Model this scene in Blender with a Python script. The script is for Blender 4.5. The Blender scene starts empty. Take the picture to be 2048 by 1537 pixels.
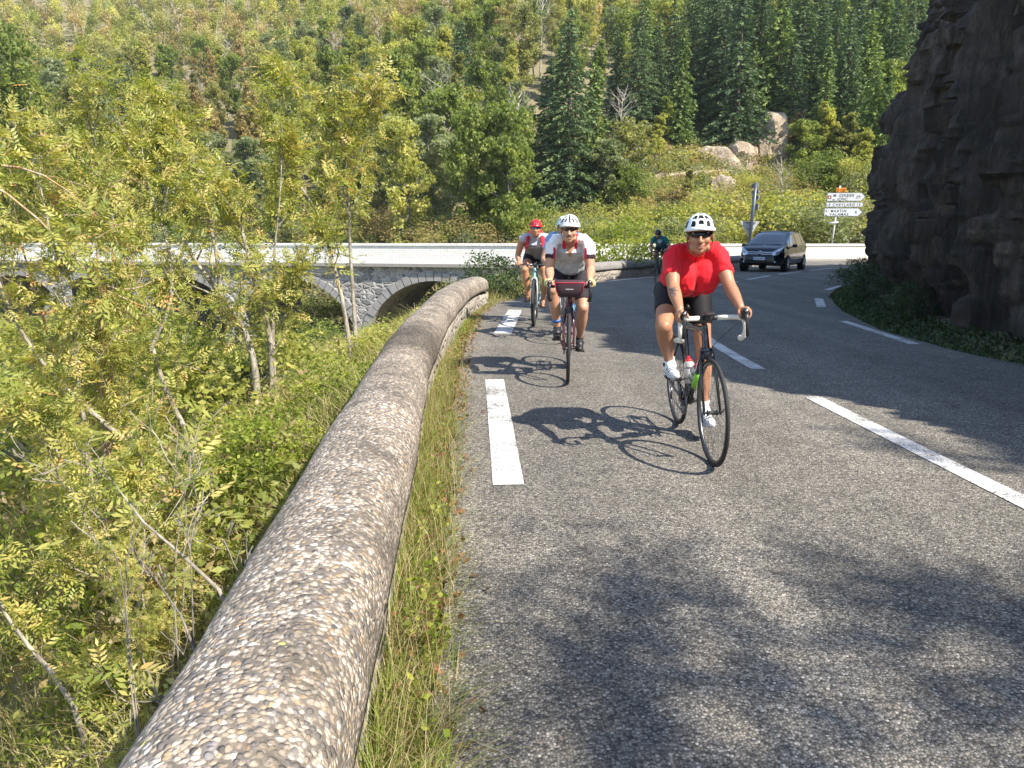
import bpy, bmesh, math, random
import numpy as np
from mathutils import Vector, Matrix, Quaternion
R=math.radians; PI=math.pi
scene=bpy.context.scene
C=scene.collection
# ---------------------------------------------------------------- camera
FPX=1480.0
PITCH=math.atan(318.5/FPX)
EYE=1.46
cam_d=bpy.data.cameras.new('camera'); cam=bpy.data.objects.new('camera',cam_d); C.objects.link(cam)
cam_d.sensor_width=36; cam_d.lens=36*FPX/2048; cam_d.clip_start=0.05; cam_d.clip_end=3000
cam.location=(0,0,EYE); cam.rotation_euler=(PI/2-PITCH,0,0)
scene.camera=cam
# ---------------------------------------------------------------- sky and sun
SUN_EL=R(47.5); SUN_ROT=math.atan2(1.12,-0.80)
w=bpy.data.worlds.new('World'); scene.world=w; w.use_nodes=True
nt=w.node_tree; nt.nodes.clear()
sky=nt.nodes.new('ShaderNodeTexSky'); sky.sky_type='NISHITA'; sky.sun_disc=False
sky.sun_elevation=SUN_EL; sky.sun_rotation=SUN_ROT; sky.altitude=600; sky.dust_density=1.0
bg=nt.nodes.new('ShaderNodeBackground'); bg.inputs[1].default_value=0.15
wo=nt.nodes.new('ShaderNodeOutputWorld'); nt.links.new(sky.outputs[0],bg.inputs[0]); nt.links.new(bg.outputs[0],wo.inputs[0])
sd=bpy.data.lights.new('sun','SUN'); sd.energy=5.0; sd.angle=R(0.5); sd.color=(1.0,0.92,0.80)
sun=bpy.data.objects.new('sun',sd); C.objects.link(sun)
sv=Vector((math.sin(SUN_ROT)*math.cos(SUN_EL),math.cos(SUN_ROT)*math.cos(SUN_EL),math.sin(SUN_EL)))
sun.rotation_euler=sv.to_track_quat('Z','Y').to_euler(); sun.location=(20,-20,30)
scene.view_settings.view_transform='Standard'; scene.view_settings.look='None'
scene.view_settings.gamma=1; scene.view_settings.exposure=1.1
scene.view_settings.use_curve_mapping=False
cy=scene.cycles
cy.max_bounces=7; cy.diffuse_bounces=5; cy.glossy_bounces=3; cy.transmission_bounces=4; cy.transparent_max_bounces=6
cy.use_denoising=True; cy.caustics_reflective=False; cy.caustics_refractive=False
# ---------------------------------------------------------------- numbers
def zr(y):
    t=(np.asarray(y,float)-11)/3
    return -0.06*np.where(t>30,t,np.log1p(np.exp(np.minimum(t,30))))
def zrf(y): return float(zr(y))
cP,sP=math.cos(PITCH),math.sin(PITCH)
def at(u,v,Y):
    """world point seen in the photograph's direction (u,v) at distance Y ahead"""
    a=(u-1024)/FPX; b=(768.5-v)/FPX
    y=cP+b*sP; d=-sP+b*cP; t=Y/y
    return Vector((t*a,Y,EYE+t*d))
def hash3(ix,iy,iz,seed):
    h=(ix*374761393+iy*668265263+iz*2147483647+seed*974634777)&0xFFFFFFFF
    h=((h^(h>>13))*1274126177)&0xFFFFFFFF
    h=(h^(h>>16))&0xFFFFFFFF
    h=(h*2246822519)&0xFFFFFFFF
    return ((h^(h>>15))&0xFFFFFF)/float(0xFFFFFF)
def vnoise(P,seed=0):
    P=np.asarray(P,float); I=np.floor(P).astype(np.int64); Fr=P-I; Fr=Fr*Fr*(3-2*Fr)
    o=0
    for dx in (0,1):
        for dy in (0,1):
            for dz in (0,1):
                wgt=(Fr[...,0] if dx else 1-Fr[...,0])*(Fr[...,1] if dy else 1-Fr[...,1])*(Fr[...,2] if dz else 1-Fr[...,2])
                o=o+wgt*hash3(I[...,0]+dx,I[...,1]+dy,I[...,2]+dz,seed)
    return o
def fbm(P,oct=4,seed=0,gain=.5):
    P=np.asarray(P,float); a=1;s=0;n=0
    for k in range(oct):
        s=s+a*vnoise(P*(2**k)+17.3*k,seed+k); n+=a; a*=gain
    return s/n*2-1
def P3(x,y,z): return np.stack(np.broadcast_arrays(np.asarray(x,float),np.asarray(y,float),np.asarray(z,float)),-1)
def smooth(a,b,x):
    t=np.clip((np.asarray(x,float)-a)/(b-a),0,1); return t*t*(3-2*t)
# ---------------------------------------------------------------- materials
def new_mat(name):
    m=bpy.data.materials.new(name); m.use_nodes=True; t=m.node_tree; t.nodes.clear()
    o=t.nodes.new('ShaderNodeOutputMaterial'); b=t.nodes.new('ShaderNodeBsdfPrincipled'); t.links.new(b.outputs[0],o.inputs[0])
    return m,t,b
def N(t,kind,**kw):
    n=t.nodes.new(kind)
    for k,v in kw.items():
        if k.startswith('i_'):
            key=k[2:]; key=int(key) if key.isdigit() else key
            n.inputs[key].default_value=v
        else: setattr(n,k,v)
    return n
def L(t,a,b): t.links.new(a,b)
def coords(t,scale=(1,1,1),src='Object'):
    c=N(t,'ShaderNodeTexCoord'); mp=N(t,'ShaderNodeMapping'); mp.inputs['Scale'].default_value=scale
    L(t,c.outputs[src],mp.inputs[0]); return mp.outputs[0]
def geo(t,scale=(1,1,1)):
    c=N(t,'ShaderNodeNewGeometry'); mp=N(t,'ShaderNodeMapping'); mp.inputs['Scale'].default_value=scale
    L(t,c.outputs['Position'],mp.inputs[0]); return mp.outputs[0]
def ramp(t,fac,stops,interp='LINEAR'):
    r=N(t,'ShaderNodeValToRGB'); cr=r.color_ramp; cr.interpolation=interp
    while len(cr.elements)<len(stops): cr.elements.new(0.5)
    for e,(p,c) in zip(cr.elements,stops):
        e.position=p; e.color=(c[0],c[1],c[2],1) if not isinstance(c,(int,float)) else (c,c,c,1)
    L(t,fac,r.inputs[0]); return r.outputs[0]
def mix(t,fac,a,b,mode='MIX'):
    m=N(t,'ShaderNodeMix',data_type='RGBA',blend_type=mode)
    for s,v in ((0,fac),(6,a),(7,b)):
        if isinstance(v,(int,float)): m.inputs[s].default_value=v
        elif isinstance(v,(tuple,list)): m.inputs[s].default_value=(v[0],v[1],v[2],1)
        else: L(t,v,m.inputs[s])
    return m.outputs[2]
def noise(t,vec,scale,detail=4,rough=.55,dist=0):
    n=N(t,'ShaderNodeTexNoise'); n.inputs['Scale'].default_value=scale; n.inputs['Detail'].default_value=detail
    n.inputs['Roughness'].default_value=rough; n.inputs['Distortion'].default_value=dist
    L(t,vec,n.inputs['Vector']); return n
def bump(t,b,h,strength=.5,dist=.01):
    bp=N(t,'ShaderNodeBump'); bp.inputs['Strength'].default_value=strength; bp.inputs['Distance'].default_value=dist
    L(t,h,bp.inputs['Height']); L(t,bp.outputs[0],b.inputs['Normal']); return bp
_pm={}
def pmat(name,col,rough=.5,metal=0,var=.12,scale=30,bmp=0.0,spec=.5,coat=0):
    """plain painted / plastic / metal surface with slight wear"""
    if name in _pm: return _pm[name]
    m,t,b=new_mat(name); v=coords(t)
    n=noise(t,v,scale,3)
    c=mix(t,n.outputs[0],tuple(x*(1-var) for x in col),tuple(min(1,x*(1+var)) for x in col))
    L(t,c,b.inputs['Base Color']); b.inputs['Roughness'].default_value=rough; b.inputs['Metallic'].default_value=metal
    b.inputs['Specular IOR Level'].default_value=spec; b.inputs['Coat Weight'].default_value=coat; b.inputs['Coat Roughness'].default_value=.06
    if bmp: bump(t,b,n.outputs[0],bmp,.004)
    _pm[name]=m; return m
# ---------------------------------------------------------------- mesh builder
class MB:
    def __init__(s): s.V=[]; s.Q=[]; s.T=[]; s.n=0; s.QM=[]; s.TM=[]
    def add(s,V,Q=None,T=None,m=0):
        V=np.asarray(V,float).reshape(-1,3); s.V.append(V)
        if Q is not None and len(Q): Q=np.asarray(Q,int).reshape(-1,4); s.Q.append(Q+s.n); s.QM.append(np.full(len(Q),m))
        if T is not None and len(T): T=np.asarray(T,int).reshape(-1,3); s.T.append(T+s.n); s.TM.append(np.full(len(T),m))
        s.n+=len(V); return s
    def rings(s,rings,cap=True,m=0,closed=False):
        rings=np.asarray(rings,float); n,k=rings.shape[:2]
        i=np.arange(n-1 if not closed else n)[:,None]*k; j=np.arange(k)[None,:]; j2=(j+1)%k; i2=(i+k)%(n*k)
        Q=np.stack([i+j,i+j2,i2+j2,i2+j],-1).reshape(-1,4)
        V=rings.reshape(-1,3); T=None
        if cap and not closed:
            V=np.vstack([V,rings[0].mean(0),rings[-1].mean(0)]); a=n*k; b=a+1; jj=np.arange(k); jn=(jj+1)%k
            T=np.vstack([np.stack([np.full(k,a),jn,jj],-1),np.stack([np.full(k,b),(n-1)*k+jj,(n-1)*k+jn],-1)])
        return s.add(V,Q,T,m)
    def tube(s,pts,rad,k=8,cap=True,m=0,closed=False,flat=1.0,up=None):
        pts=np.asarray([tuple(p) for p in pts],float); n=len(pts)
        rad=np.full(n,rad,float) if np.isscalar(rad) else np.asarray(rad,float)
        if closed: tg=np.roll(pts,-1,0)-np.roll(pts,1,0)
        else: tg=np.gradient(pts,axis=0)
        tg/=np.linalg.norm(tg,axis=1)[:,None]+1e-12
        u=np.array(up if up is not None else ((0,0,1) if abs(tg[0][2])<.9 else (1,0,0)),float)
        out=[]; th=np.arange(k)*2*PI/k
        for i in range(n):
            if up is not None: u=np.array(up,float)
            u=u-tg[i]*u.dot(tg[i]); u/=np.linalg.norm(u)+1e-12; v=np.cross(tg[i],u)
            out.append(pts[i]+rad[i]*(np.cos(th)[:,None]*v+flat*np.sin(th)[:,None]*u))
        return s.rings(out,cap,m,closed)
    def box(s,c,d,rot=None,m=0,tip=None):
        x,y,z=[q/2 for q in d]
        V=np.array([(-x,-y,-z),(x,-y,-z),(x,y,-z),(-x,y,-z),(-x,-y,z),(x,-y,z),(x,y,z),(-x,y,z)],float)
        if rot is not None: V=V@np.array(Matrix(rot).to_3x3()).T
        return s.add(V+np.array(c),[(0,3,2,1),(4,5,6,7),(0,1,5,4),(1,2,6,5),(2,3,7,6),(3,0,4,7)],m=m)
    def ball(s,c,r,rot=None,seg=16,rg=10,m=0):
        r=np.array([r]*3 if np.isscalar(r) else r,float)
        ph=np.linspace(0,PI,rg+1)[1:-1]; th=np.arange(seg)*2*PI/seg
        V=np.stack([np.sin(ph)[:,None]*np.cos(th),np.sin(ph)[:,None]*np.sin(th),np.cos(ph)[:,None]+0*th],-1)*r
        A=np.eye(3) if rot is None else np.array(Matrix(rot).to_3x3())
        V=V@A.T+np.array(c); n=len(V)
        i=np.arange(n-1)[:,None]*seg; j=np.arange(seg); j2=(j+1)%seg
        Q=np.stack([i+j,i+seg+j,i+seg+j2,i+j2],-1).reshape(-1,4)
        VV=np.vstack([V.reshape(-1,3),A@np.array([0,0,r[2]])+np.array(c),A@np.array([0,0,-r[2]])+np.array(c)])
        a=n*seg
        T=np.vstack([np.stack([np.full(seg,a),j,j2],-1),np.stack([np.full(seg,a+1),(n-1)*seg+j2,(n-1)*seg+j],-1)])
        return s.add(VV,Q,T,m)
    def prism(s,outline,axis_o,ax,ay,az,h,m=0):
        """outline (2d pts, ccw) in plane (ax,ay) at axis_o, extruded by h along az"""
        o=np.array(axis_o,float); ax,ay,az=[np.array(q,float) for q in (ax,ay,az)]
        P=np.asarray(outline,float); n=len(P)
        A=o+P[:,:1]*ax+P[:,1:]*ay; B=A+az*h; j=np.arange(n); j2=(j+1)%n
        V=np.vstack([A,B,A.mean(0),B.mean(0)])
        return s.add(V,np.stack([j,j2,n+j2,n+j],-1),np.vstack([np.stack([np.full(n,2*n),j2,j],-1),np.stack([np.full(n,2*n+1),n+j,n+j2],-1)]),m)
    def torus(s,c,Rr,r,axis=(1,0,0),seg=64,k=8,flat=1.0,m=0):
        ax=Vector(axis).normalized(); q=Vector((0,0,1)).rotation_difference(ax) if abs(ax.z)<.999 else Quaternion()
        a=np.arange(seg)*2*PI/seg; b=np.arange(k)*2*PI/k
        V=np.stack([(Rr+r*np.cos(b))[None,:]*np.cos(a)[:,None],(Rr+r*np.cos(b))[None,:]*np.sin(a)[:,None],(r*flat*np.sin(b))[None,:]+0*a[:,None]],-1)
        V=V@np.array(q.to_matrix()).T+np.array(c)
        return s.rings(V,False,m,True)
    def arrays(s):
        V=np.vstack(s.V)
        Q=np.vstack(s.Q) if s.Q else np.zeros((0,4),int); T=np.vstack(s.T) if s.T else np.zeros((0,3),int)
        qm=np.concatenate(s.QM) if s.QM else np.zeros(0,int); tm=np.concatenate(s.TM) if s.TM else np.zeros(0,int)
        return V,Q,T,qm,tm
    def mesh(s,name,mats,smooth=True,tint=None,fixn=False):
        V,Q,T,qm,tm=s.arrays()
        me=bpy.data.meshes.new(name)
        me.vertices.add(len(V)); me.vertices.foreach_set('co',V.astype(np.float32).ravel())
        nl=len(Q)*4+len(T)*3; me.loops.add(nl); me.loops.foreach_set('vertex_index',np.concatenate([Q.ravel(),T.ravel()]).astype(np.int32))
        me.polygons.add(len(Q)+len(T))
        st=np.concatenate([np.arange(len(Q))*4,len(Q)*4+np.arange(len(T))*3]); tot=np.concatenate([np.full(len(Q),4),np.full(len(T),3)])
        me.polygons.foreach_set('loop_start',st.astype(np.int32)); me.polygons.foreach_set('loop_total',tot.astype(np.int32))
        me.polygons.foreach_set('material_index',np.concatenate([qm,tm]).astype(np.int32))
        me.polygons.foreach_set('use_smooth',np.full(len(Q)+len(T),bool(smooth)))
        if not isinstance(mats,(list,tuple)): mats=[mats]
        for m in mats: me.materials.append(m)
        me.update(calc_edges=True)
        if tint is not None:
            a=me.attributes.new('tint','FLOAT','POINT'); a.data.foreach_set('value',np.asarray(tint,np.float32))
        if fixn:
            bm=bmesh.new(); bm.from_mesh(me); bmesh.ops.recalc_face_normals(bm,faces=bm.faces); bm.to_mesh(me); bm.free()
        return me
    def build(s,name,mats,parent=None,smooth=True,tint=None,fixn=True,sharp=None):
        me=s.mesh(name,mats,smooth,tint,fixn)
        o=bpy.data.objects.new(name,me); C.objects.link(o)
        if parent is not None: o.parent=parent
        if sharp and smooth:
            me.set_sharp_from_angle(angle=R(sharp))
        return o
def tag(o,label=None,cat=None,group=None,kind=None):
    if label: o['label']=label
    if cat: o['category']=cat
    if group: o['group']=group
    if kind: o['kind']=kind
    return o
def thing(name,label,cat,loc=(0,0,0),rz=0,group=None):
    o=bpy.data.objects.new(name,None); C.objects.link(o); o.empty_display_size=.2
    o.location=loc; o.rotation_euler=(0,0,rz); return tag(o,label,cat,group)
def copy_thing(o,loc,rz=0,sc=1,label=None,group=None):
    r=o.copy(); C.objects.link(r); r.location=loc; r.rotation_euler=(0,0,rz); r.scale=(sc,sc,sc) if np.isscalar(sc) else sc
    for ch in o.children:
        c=ch.copy(); C.objects.link(c); c.parent=r
        for gch in ch.children:
            d=gch.copy(); C.objects.link(d); d.parent=c
    if label: r['label']=label
    if group: r['group']=group
    return r
def bevel(o,w=.01,seg=2):
    m=o.modifiers.new('b','BEVEL'); m.width=w; m.segments=seg; m.limit_method='ANGLE'; return o
# ================================================================ SETTING
def interp(y,tab):
    a=np.array(tab,float); return np.interp(y,a[:,0],a[:,1])
LEFT=[(-14,-.10),(1.8,-.22),(4.2,-.36),(8.9,-.58),(13,-.55),(14.7,-.39),(16,.15),(19,1.15),(22.4,2.3),(25,3.8),(28,5.8),(32,8.6),(35,10.6),(36.5,9.5),(38,5.0),(39,3.0),(50,3.0)]
RIGHT=[(-14,6.6),(0,5.9),(7.9,5.5),(9,5.32),(10.7,5.37),(13.6,6.05),(16.5,7.05),(19.6,8.55),(23.8,11.4),(28,15.5),(32,21),(38,34),(42,50),(50,60)]
WALLC=[(-12,-.45),(1.3,-.575),(2.2,-.64),(4.5,-.80),(6.3,-.93),(8.2,-1.0),(11,-.985),(12.8,-.90),(14.0,-.78),(14.7,-.66)]
def outer(y): # left limit of the road bench
    return interp(y,[(-14,-.7),(1.3,-.82),(4.5,-1.05),(8,-1.25),(14.3,-1.1),(18,-.2),(22,1.6),(25,3.2),(28,5.2),(35,10.0),(38,12),(60,12)])
A0=np.array([-33.5,47.6]); A1=np.array([1.6,38.0])       # outer face of the bridge, left to right
FARW=[(-34,54.4),(-16,49.5),(-4,46.3),(1.5,45.6),(8,46.2),(24,47.6),(48,49)]
def terrain_z(x,y):
    x=np.asarray(x,float); y=np.asarray(y,float)
    base=zr(y)
    d=np.maximum(outer(y)-x,0)
    near=1-smooth(2.5,6,y)
    slope=.42+.75*near
    drop=slope*d; drop=9*(1-np.exp(-drop/9))
    drop=drop+ .9*smooth(0,.5,d)*near
    z=base-.06-.12*smooth(0,.2,d)-drop
    n=fbm(P3(x*.25,y*.25,0),4,3)
    z=z+n*.35*smooth(.3,4,d)
    # valley under the bridge
    t=np.clip((x-A0[0])/(A1[0]-A0[0]),-1,1); yb=A0[1]+(A1[1]-A0[1])*t
    z=np.where(y>yb-9,np.minimum(z,z),z)
    # hill beyond the far parapet
    yf=interp(x,[(-200,90),(-34,54.4),(-16,49.5),(-4,46.3),(1.5,45.6),(8,46.2),(24,47.6),(60,50),(200,70)])
    h=y-yf
    hill=-1.2+.22*np.maximum(h-2,0)+.20*np.maximum(h-12,0)*1.0+fbm(P3(x*.03,y*.03,1),4,9)*4*smooth(8,40,h)
    vl=smooth(0,6,h)
    left_valley=np.where(x<0,-6+0*x,-1.6)
    z=np.where(h>1.0,z*(1-vl)+hill*vl,z)
    # right bank under and behind the rock
    dr=x-(interp(y,RIGHT)+.1)
    bank=np.where(y<33,smooth(0,1.2,dr)*.18+np.maximum(dr-1.6,0)*.25,0)
    z=z+np.where((dr>0)&(h<0),bank,0)
    inroad=(x>outer(y)-.02)&(dr<0)&(h<0)
    z=np.where(inroad,base-.05,z)
    return z
def tz(x,y): return float(terrain_z(np.array([x]),np.array([y]))[0])
def axis(segs):
    o=[segs[0][0]]
    for a,b,s in segs:
        n=max(1,int(round((b-a)/s))); o+=list(np.linspace(a,b,n+1)[1:])
    return np.array(o)
gx=axis([(-230,-60,6),(-60,-16,1.2),(-16,-3,.4),(-3,8,.25),(8,30,.8),(30,90,3),(90,250,8)])
gy=axis([(-60,-12,3),(-12,0,.6),(0,18,.25),(18,48,.5),(48,80,1.2),(80,180,4),(180,420,10)])
GX,GY=np.meshgrid(gx,gy); GZ=terrain_z(GX,GY)
def grid_mb(X,Y,Z):
    n,k=X.shape; i=np.arange(n-1)[:,None]*k; j=np.arange(k-1)[None,:]
    Q=np.stack([i+j,i+j+1,i+k+j+1,i+k+j],-1).reshape(-1,4)
    return MB().add(np.stack([X,Y,Z],-1).reshape(-1,3),Q)
m,t,b=new_mat('forest_floor'); v=geo(t)
n1=noise(t,v,.35,6,.6); n2=noise(t,v,6,5,.65)
c=ramp(t,n1.outputs[0],[(.3,(.22,.18,.10)),(.5,(.22,.21,.09)),(.68,(.14,.17,.055))])
c=mix(t,n2.outputs[0],c,(.26,.21,.13)); c2=ramp(t,n2.outputs[0],[(.35,.35),(.7,1.3)]); c=mix(t,1,c,c2,'MULTIPLY')
L(t,c,b.inputs['Base Color']); b.inputs['Roughness'].default_value=.95; bump(t,b,n2.outputs[0],.9,.12)
M_floor=m
tag(grid_mb(GX,GY,GZ).build('ground',M_floor,fixn=False),kind='structure')
# ---- road
m,t,b=new_mat('chipseal_asphalt'); v=geo(t)
vo=N(t,'ShaderNodeTexVoronoi'); vo.inputs['Scale'].default_value=105; vo.inputs['Randomness'].default_value=1; L(t,v,vo.inputs['Vector'])
sep=N(t,'ShaderNodeSeparateColor'); L(t,vo.outputs['Color'],sep.inputs[0])
chips=ramp(t,sep.outputs[0],[(0,(.085,.08,.073)),(.18,(.16,.15,.135)),(.42,(.25,.232,.20)),(.62,(.33,.305,.26)),(.80,(.23,.20,.16)),(.9,(.40,.375,.33)),(.97,(.58,.54,.47))],'CONSTANT')
edge=ramp(t,vo.outputs['Distance'],[(.30,1),(.75,.42)])
c=mix(t,1,chips,edge,'MULTIPLY')
nb=noise(t,v,.5,5,.6); nf=noise(t,v,5,4,.6)
mpt=N(t,'ShaderNodeMapping'); mpt.inputs['Scale'].default_value=(1.6,.05,1); L(t,v,mpt.inputs[0]); ntr=noise(t,mpt.outputs[0],1,3,.5)
c=mix(t,1,c,ramp(t,ntr.outputs[0],[(.35,.80),(.65,1.12)]),'MULTIPLY')
wear=ramp(t,nb.outputs[0],[(.3,(.72,.715,.70)),(.7,(1.08,1.065,1.04))]); c=mix(t,1,c,wear,'MULTIPLY')
wf=ramp(t,nf.outputs[0],[(.3,.82),(.7,1.15)]); c=mix(t,1,c,wf,'MULTIPLY')
L(t,c,b.inputs['Base Color']); b.inputs['Roughness'].default_value=.8
inv=ramp(t,vo.outputs['Distance'],[(.0,1),(.8,0)]); bump(t,b,inv,.9,.005)
M_road=m
ys=axis([(-14,24,.35),(24,48,.5)]); K=26
yy=np.repeat(ys[:,None],K,1)
xl=interp(ys,LEFT)-.02; xl=xl+ .05*fbm(P3(ys*1.7,0,0),3,5); xr=interp(ys,RIGHT)+.05*fbm(P3(ys*1.3,5,0),3,6)
XX=xl[:,None]+(xr-xl)[:,None]*np.linspace(0,1,K)[None,:]
ycap=interp(XX.ravel(),[(p[0],p[1]) for p in FARW]).reshape(XX.shape)-.02
YY=np.minimum(yy,ycap)
road=grid_mb(XX,YY,zr(YY)); tag(road.build('road',M_road,fixn=False),kind='structure')
# painted markings
m,t,b=new_mat('road_paint'); v=geo(t)
n1=noise(t,v,60,4,.7); n2=noise(t,v,3,4,.6)
ad=N(t,'ShaderNodeMath',operation='ADD'); L(t,n1.outputs[0],ad.inputs[0]); L(t,n2.outputs[0],ad.inputs[1])
vp=N(t,'ShaderNodeTexVoronoi'); vp.inputs['Scale'].default_value=105; L(t,v,vp.inputs['Vector'])
ad2=N(t,'ShaderNodeMath',operation='MULTIPLY_ADD'); ad2.inputs[1].default_value=-.35; L(t,vp.outputs['Distance'],ad2.inputs[0]); L(t,ad.outputs[0],ad2.inputs[2])
k=ramp(t,ad2.outputs[0],[(.66,0),(.80,1)])
c=mix(t,k,(.16,.15,.14),ramp(t,n1.outputs[0],[(.3,(.46,.46,.45)),(.7,(.70,.69,.67))]))
L(t,c,b.inputs['Base Color']); b.inputs['Roughness'].default_value=.6; bump(t,b,n1.outputs[0],.6,.004)
M_paint=m
def poly_at(path,s):
    P=np.asarray(path,float); d=np.concatenate([[0],np.cumsum(np.linalg.norm(np.diff(P,axis=0),axis=1))])
    return np.stack([np.interp(s,d,P[:,0]),np.interp(s,d,P[:,1])],-1),d[-1]
def dash(path,s0,s1,wd=.15):
    s=np.linspace(s0,s1,max(2,int((s1-s0)/.25)+1)); p,_=poly_at(path,s); p2,_=poly_at(path,s+.02)
    tg=p2-p; tg/=np.linalg.norm(tg,axis=1)[:,None]+1e-9; nn=np.stack([-tg[:,1],tg[:,0]],-1)
    X=np.stack([p[:,0]-nn[:,0]*wd/2,p[:,0]+nn[:,0]*wd/2],-1); Y=np.stack([p[:,1]-nn[:,1]*wd/2,p[:,1]+nn[:,1]*wd/2],-1)
    return grid_mb(X,Y,zr(Y)+.005)
def smooth_path(P,n=200):
    P=np.asarray(P,float); d=np.concatenate([[0],np.cumsum(np.linalg.norm(np.diff(P,axis=0),axis=1))])
    s=np.linspace(0,d[-1],n); X=np.interp(s,d,P[:,0]); Y=np.interp(s,d,P[:,1])
    for _ in range(30):
        X[1:-1]=(X[:-2]+2*X[1:-1]+X[2:])/4; Y[1:-1]=(Y[:-2]+2*Y[1:-1]+Y[2:])/4
    return np.stack([X,Y],-1)
CL=smooth_path([(3.05,.2),(2.78,3.3),(2.62,6.3),(2.56,7.5),(2.55,9),(2.75,12),(3.3,15),(4.3,18),(5.6,20.6),(7.5,23.8),(9.2,26.6),(11.3,29.6),(14,33.2),(17.5,36.6),(24,40)])
s=0.0; k=0; ms=[]
_,tot=poly_at(CL,0)
s=3.06
while s<tot-3:
    ms.append(dash(CL,s,s+3.05)); s+=4.33
LE=[(-.02,4.04),(-.17,7.05)]
ms.append(dash(LE,0,3.0,.18)); ms.append(dash([(-.13,10.3),(.06,13.6)],0,3.3,.25))
ms.append(dash([(.55,16.4),(1.55,19.2)],0,2.9,.16)); ms.append(dash(smooth_path([(2.95,22.9),(3.8,24.2),(4.9,25.6)]),0,3.2,.16)); ms.append(dash([(6.4,27.7),(8.3,29.9)],0,2.9,.16))
ms.append(dash([(5.92,14.15),(6.68,16.15)],0,2.1,.17)); ms.append(dash([(5.12,9.3),(5.30,11.8)],0,2.5,.14)); ms.append(dash([(8.0,18.9),(9.25,20.8)],0,2.2,.16)); ms.append(dash([(5.4,2.0),(5.15,5.0)],0,3,.15))
mk=MB()
for q in ms:
    V,Q,T,_,_=q.arrays(); mk.add(V,Q,T)
tag(mk.build('road_marking',M_paint,fixn=False),kind='structure')

# ---------------------------------------------------------------- near parapet wall
m,t,b=new_mat('pebble_concrete'); v=geo(t)
nd=noise(t,v,14,2); vv=N(t,'ShaderNodeVectorMath',operation='MULTIPLY_ADD')
vv.inputs[1].default_value=(.03,.03,.03); L(t,nd.outputs[1],vv.inputs[0]); L(t,v,vv.inputs[2])
vo=N(t,'ShaderNodeTexVoronoi'); vo.inputs['Scale'].default_value=62; L(t,vv.outputs[0],vo.inputs['Vector'])
ve=N(t,'ShaderNodeTexVoronoi',feature='DISTANCE_TO_EDGE'); ve.inputs['Scale'].default_value=62; L(t,vv.outputs[0],ve.inputs['Vector'])
sep=N(t,'ShaderNodeSeparateColor'); L(t,vo.outputs['Color'],sep.inputs[0])
pb=ramp(t,sep.outputs[0],[(0,(.36,.31,.26)),(.16,(.55,.48,.40)),(.30,(.17,.16,.155)),(.42,(.36,.30,.23)),(.54,(.62,.58,.52)),(.66,(.25,.235,.24)),(.76,(.47,.40,.33)),(.86,(.42,.31,.20)),(.92,(.11,.10,.095)),(.96,(.74,.71,.66))],'CONSTANT')
mort=ramp(t,vo.outputs['Distance'],[(.56,1),(.72,0)])
c=mix(t,mort,mix(t,nd.outputs[0],(.10,.085,.07),(.24,.21,.18)),pb)
nl=noise(t,v,3.4,7,.75); nl2=noise(t,v,52,4,.75)
sm=N(t,'ShaderNodeMath',operation='MULTIPLY_ADD'); sm.inputs[1].default_value=.55; L(t,nl2.outputs[0],sm.inputs[0]); L(t,nl.outputs[0],sm.inputs[2])
lich=ramp(t,sm.outputs[0],[(.66,0),(.92,.85)]); c=mix(t,lich,c,(.085,.075,.062))
sepx=N(t,'ShaderNodeSeparateXYZ'); L(t,v,sepx.inputs[0])   # one darker, older cast section
m1=N(t,'ShaderNodeMapRange'); L(t,sepx.outputs[1],m1.inputs[0]); m1.inputs[1].default_value=5.5; m1.inputs[2].default_value=6.3
m2=N(t,'ShaderNodeMapRange'); L(t,sepx.outputs[1],m2.inputs[0]); m2.inputs[1].default_value=7.9; m2.inputs[2].default_value=6.9
mm=N(t,'ShaderNodeMath',operation='MULTIPLY'); L(t,m1.outputs[0],mm.inputs[0]); L(t,m2.outputs[0],mm.inputs[1])
c=mix(t,1,c,(.95,.92,.87),'MULTIPLY'); old=mix(t,1,c,(.42,.41,.40),'MULTIPLY'); c=mix(t,mm.outputs[0],c,old)
ny=noise(t,v,9,3,.6); yl=ramp(t,ny.outputs[0],[(.70,0),(.74,1)])
sep2=N(t,'ShaderNodeMath',operation='GREATER_THAN'); sep2.inputs[1].default_value=.62; L(t,sep.outputs[1],sep2.inputs[0])
ym=N(t,'ShaderNodeMath',operation='MULTIPLY'); L(t,yl,ym.inputs[0]); L(t,sep2.outputs[0],ym.inputs[1])
c=mix(t,ym.outputs[0],c,(.50,.52,.12))
L(t,c,b.inputs['Base Color']); b.inputs['Roughness'].default_value=.85
bump(t,b,ramp(t,vo.outputs['Distance'],[(0,1),(.35,.85),(.62,0)]),.8,.008)
M_pebble=m
m,t,b=new_mat('rubble_stone_face'); v=geo(t)
mpv=N(t,'ShaderNodeMapping'); mpv.inputs['Scale'].default_value=(4,3.2,6.5); L(t,v,mpv.inputs[0])
vo=N(t,'ShaderNodeTexVoronoi'); vo.inputs['Scale'].default_value=1; L(t,mpv.outputs[0],vo.inputs['Vector'])
ve=N(t,'ShaderNodeTexVoronoi',feature='DISTANCE_TO_EDGE'); ve.inputs['Scale'].default_value=1; L(t,mpv.outputs[0],ve.inputs['Vector'])
sep=N(t,'ShaderNodeSeparateColor'); L(t,vo.outputs['Color'],sep.inputs[0])
st=ramp(t,sep.outputs[0],[(0,(.20,.18,.16)),(.4,(.30,.27,.23)),(.7,(.25,.21,.17)),(1,(.38,.35,.30))])
nn=noise(t,v,25,5,.7); st=mix(t,1,st,ramp(t,nn.outputs[0],[(.3,.6),(.7,1.35)]),'MULTIPLY')
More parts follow.
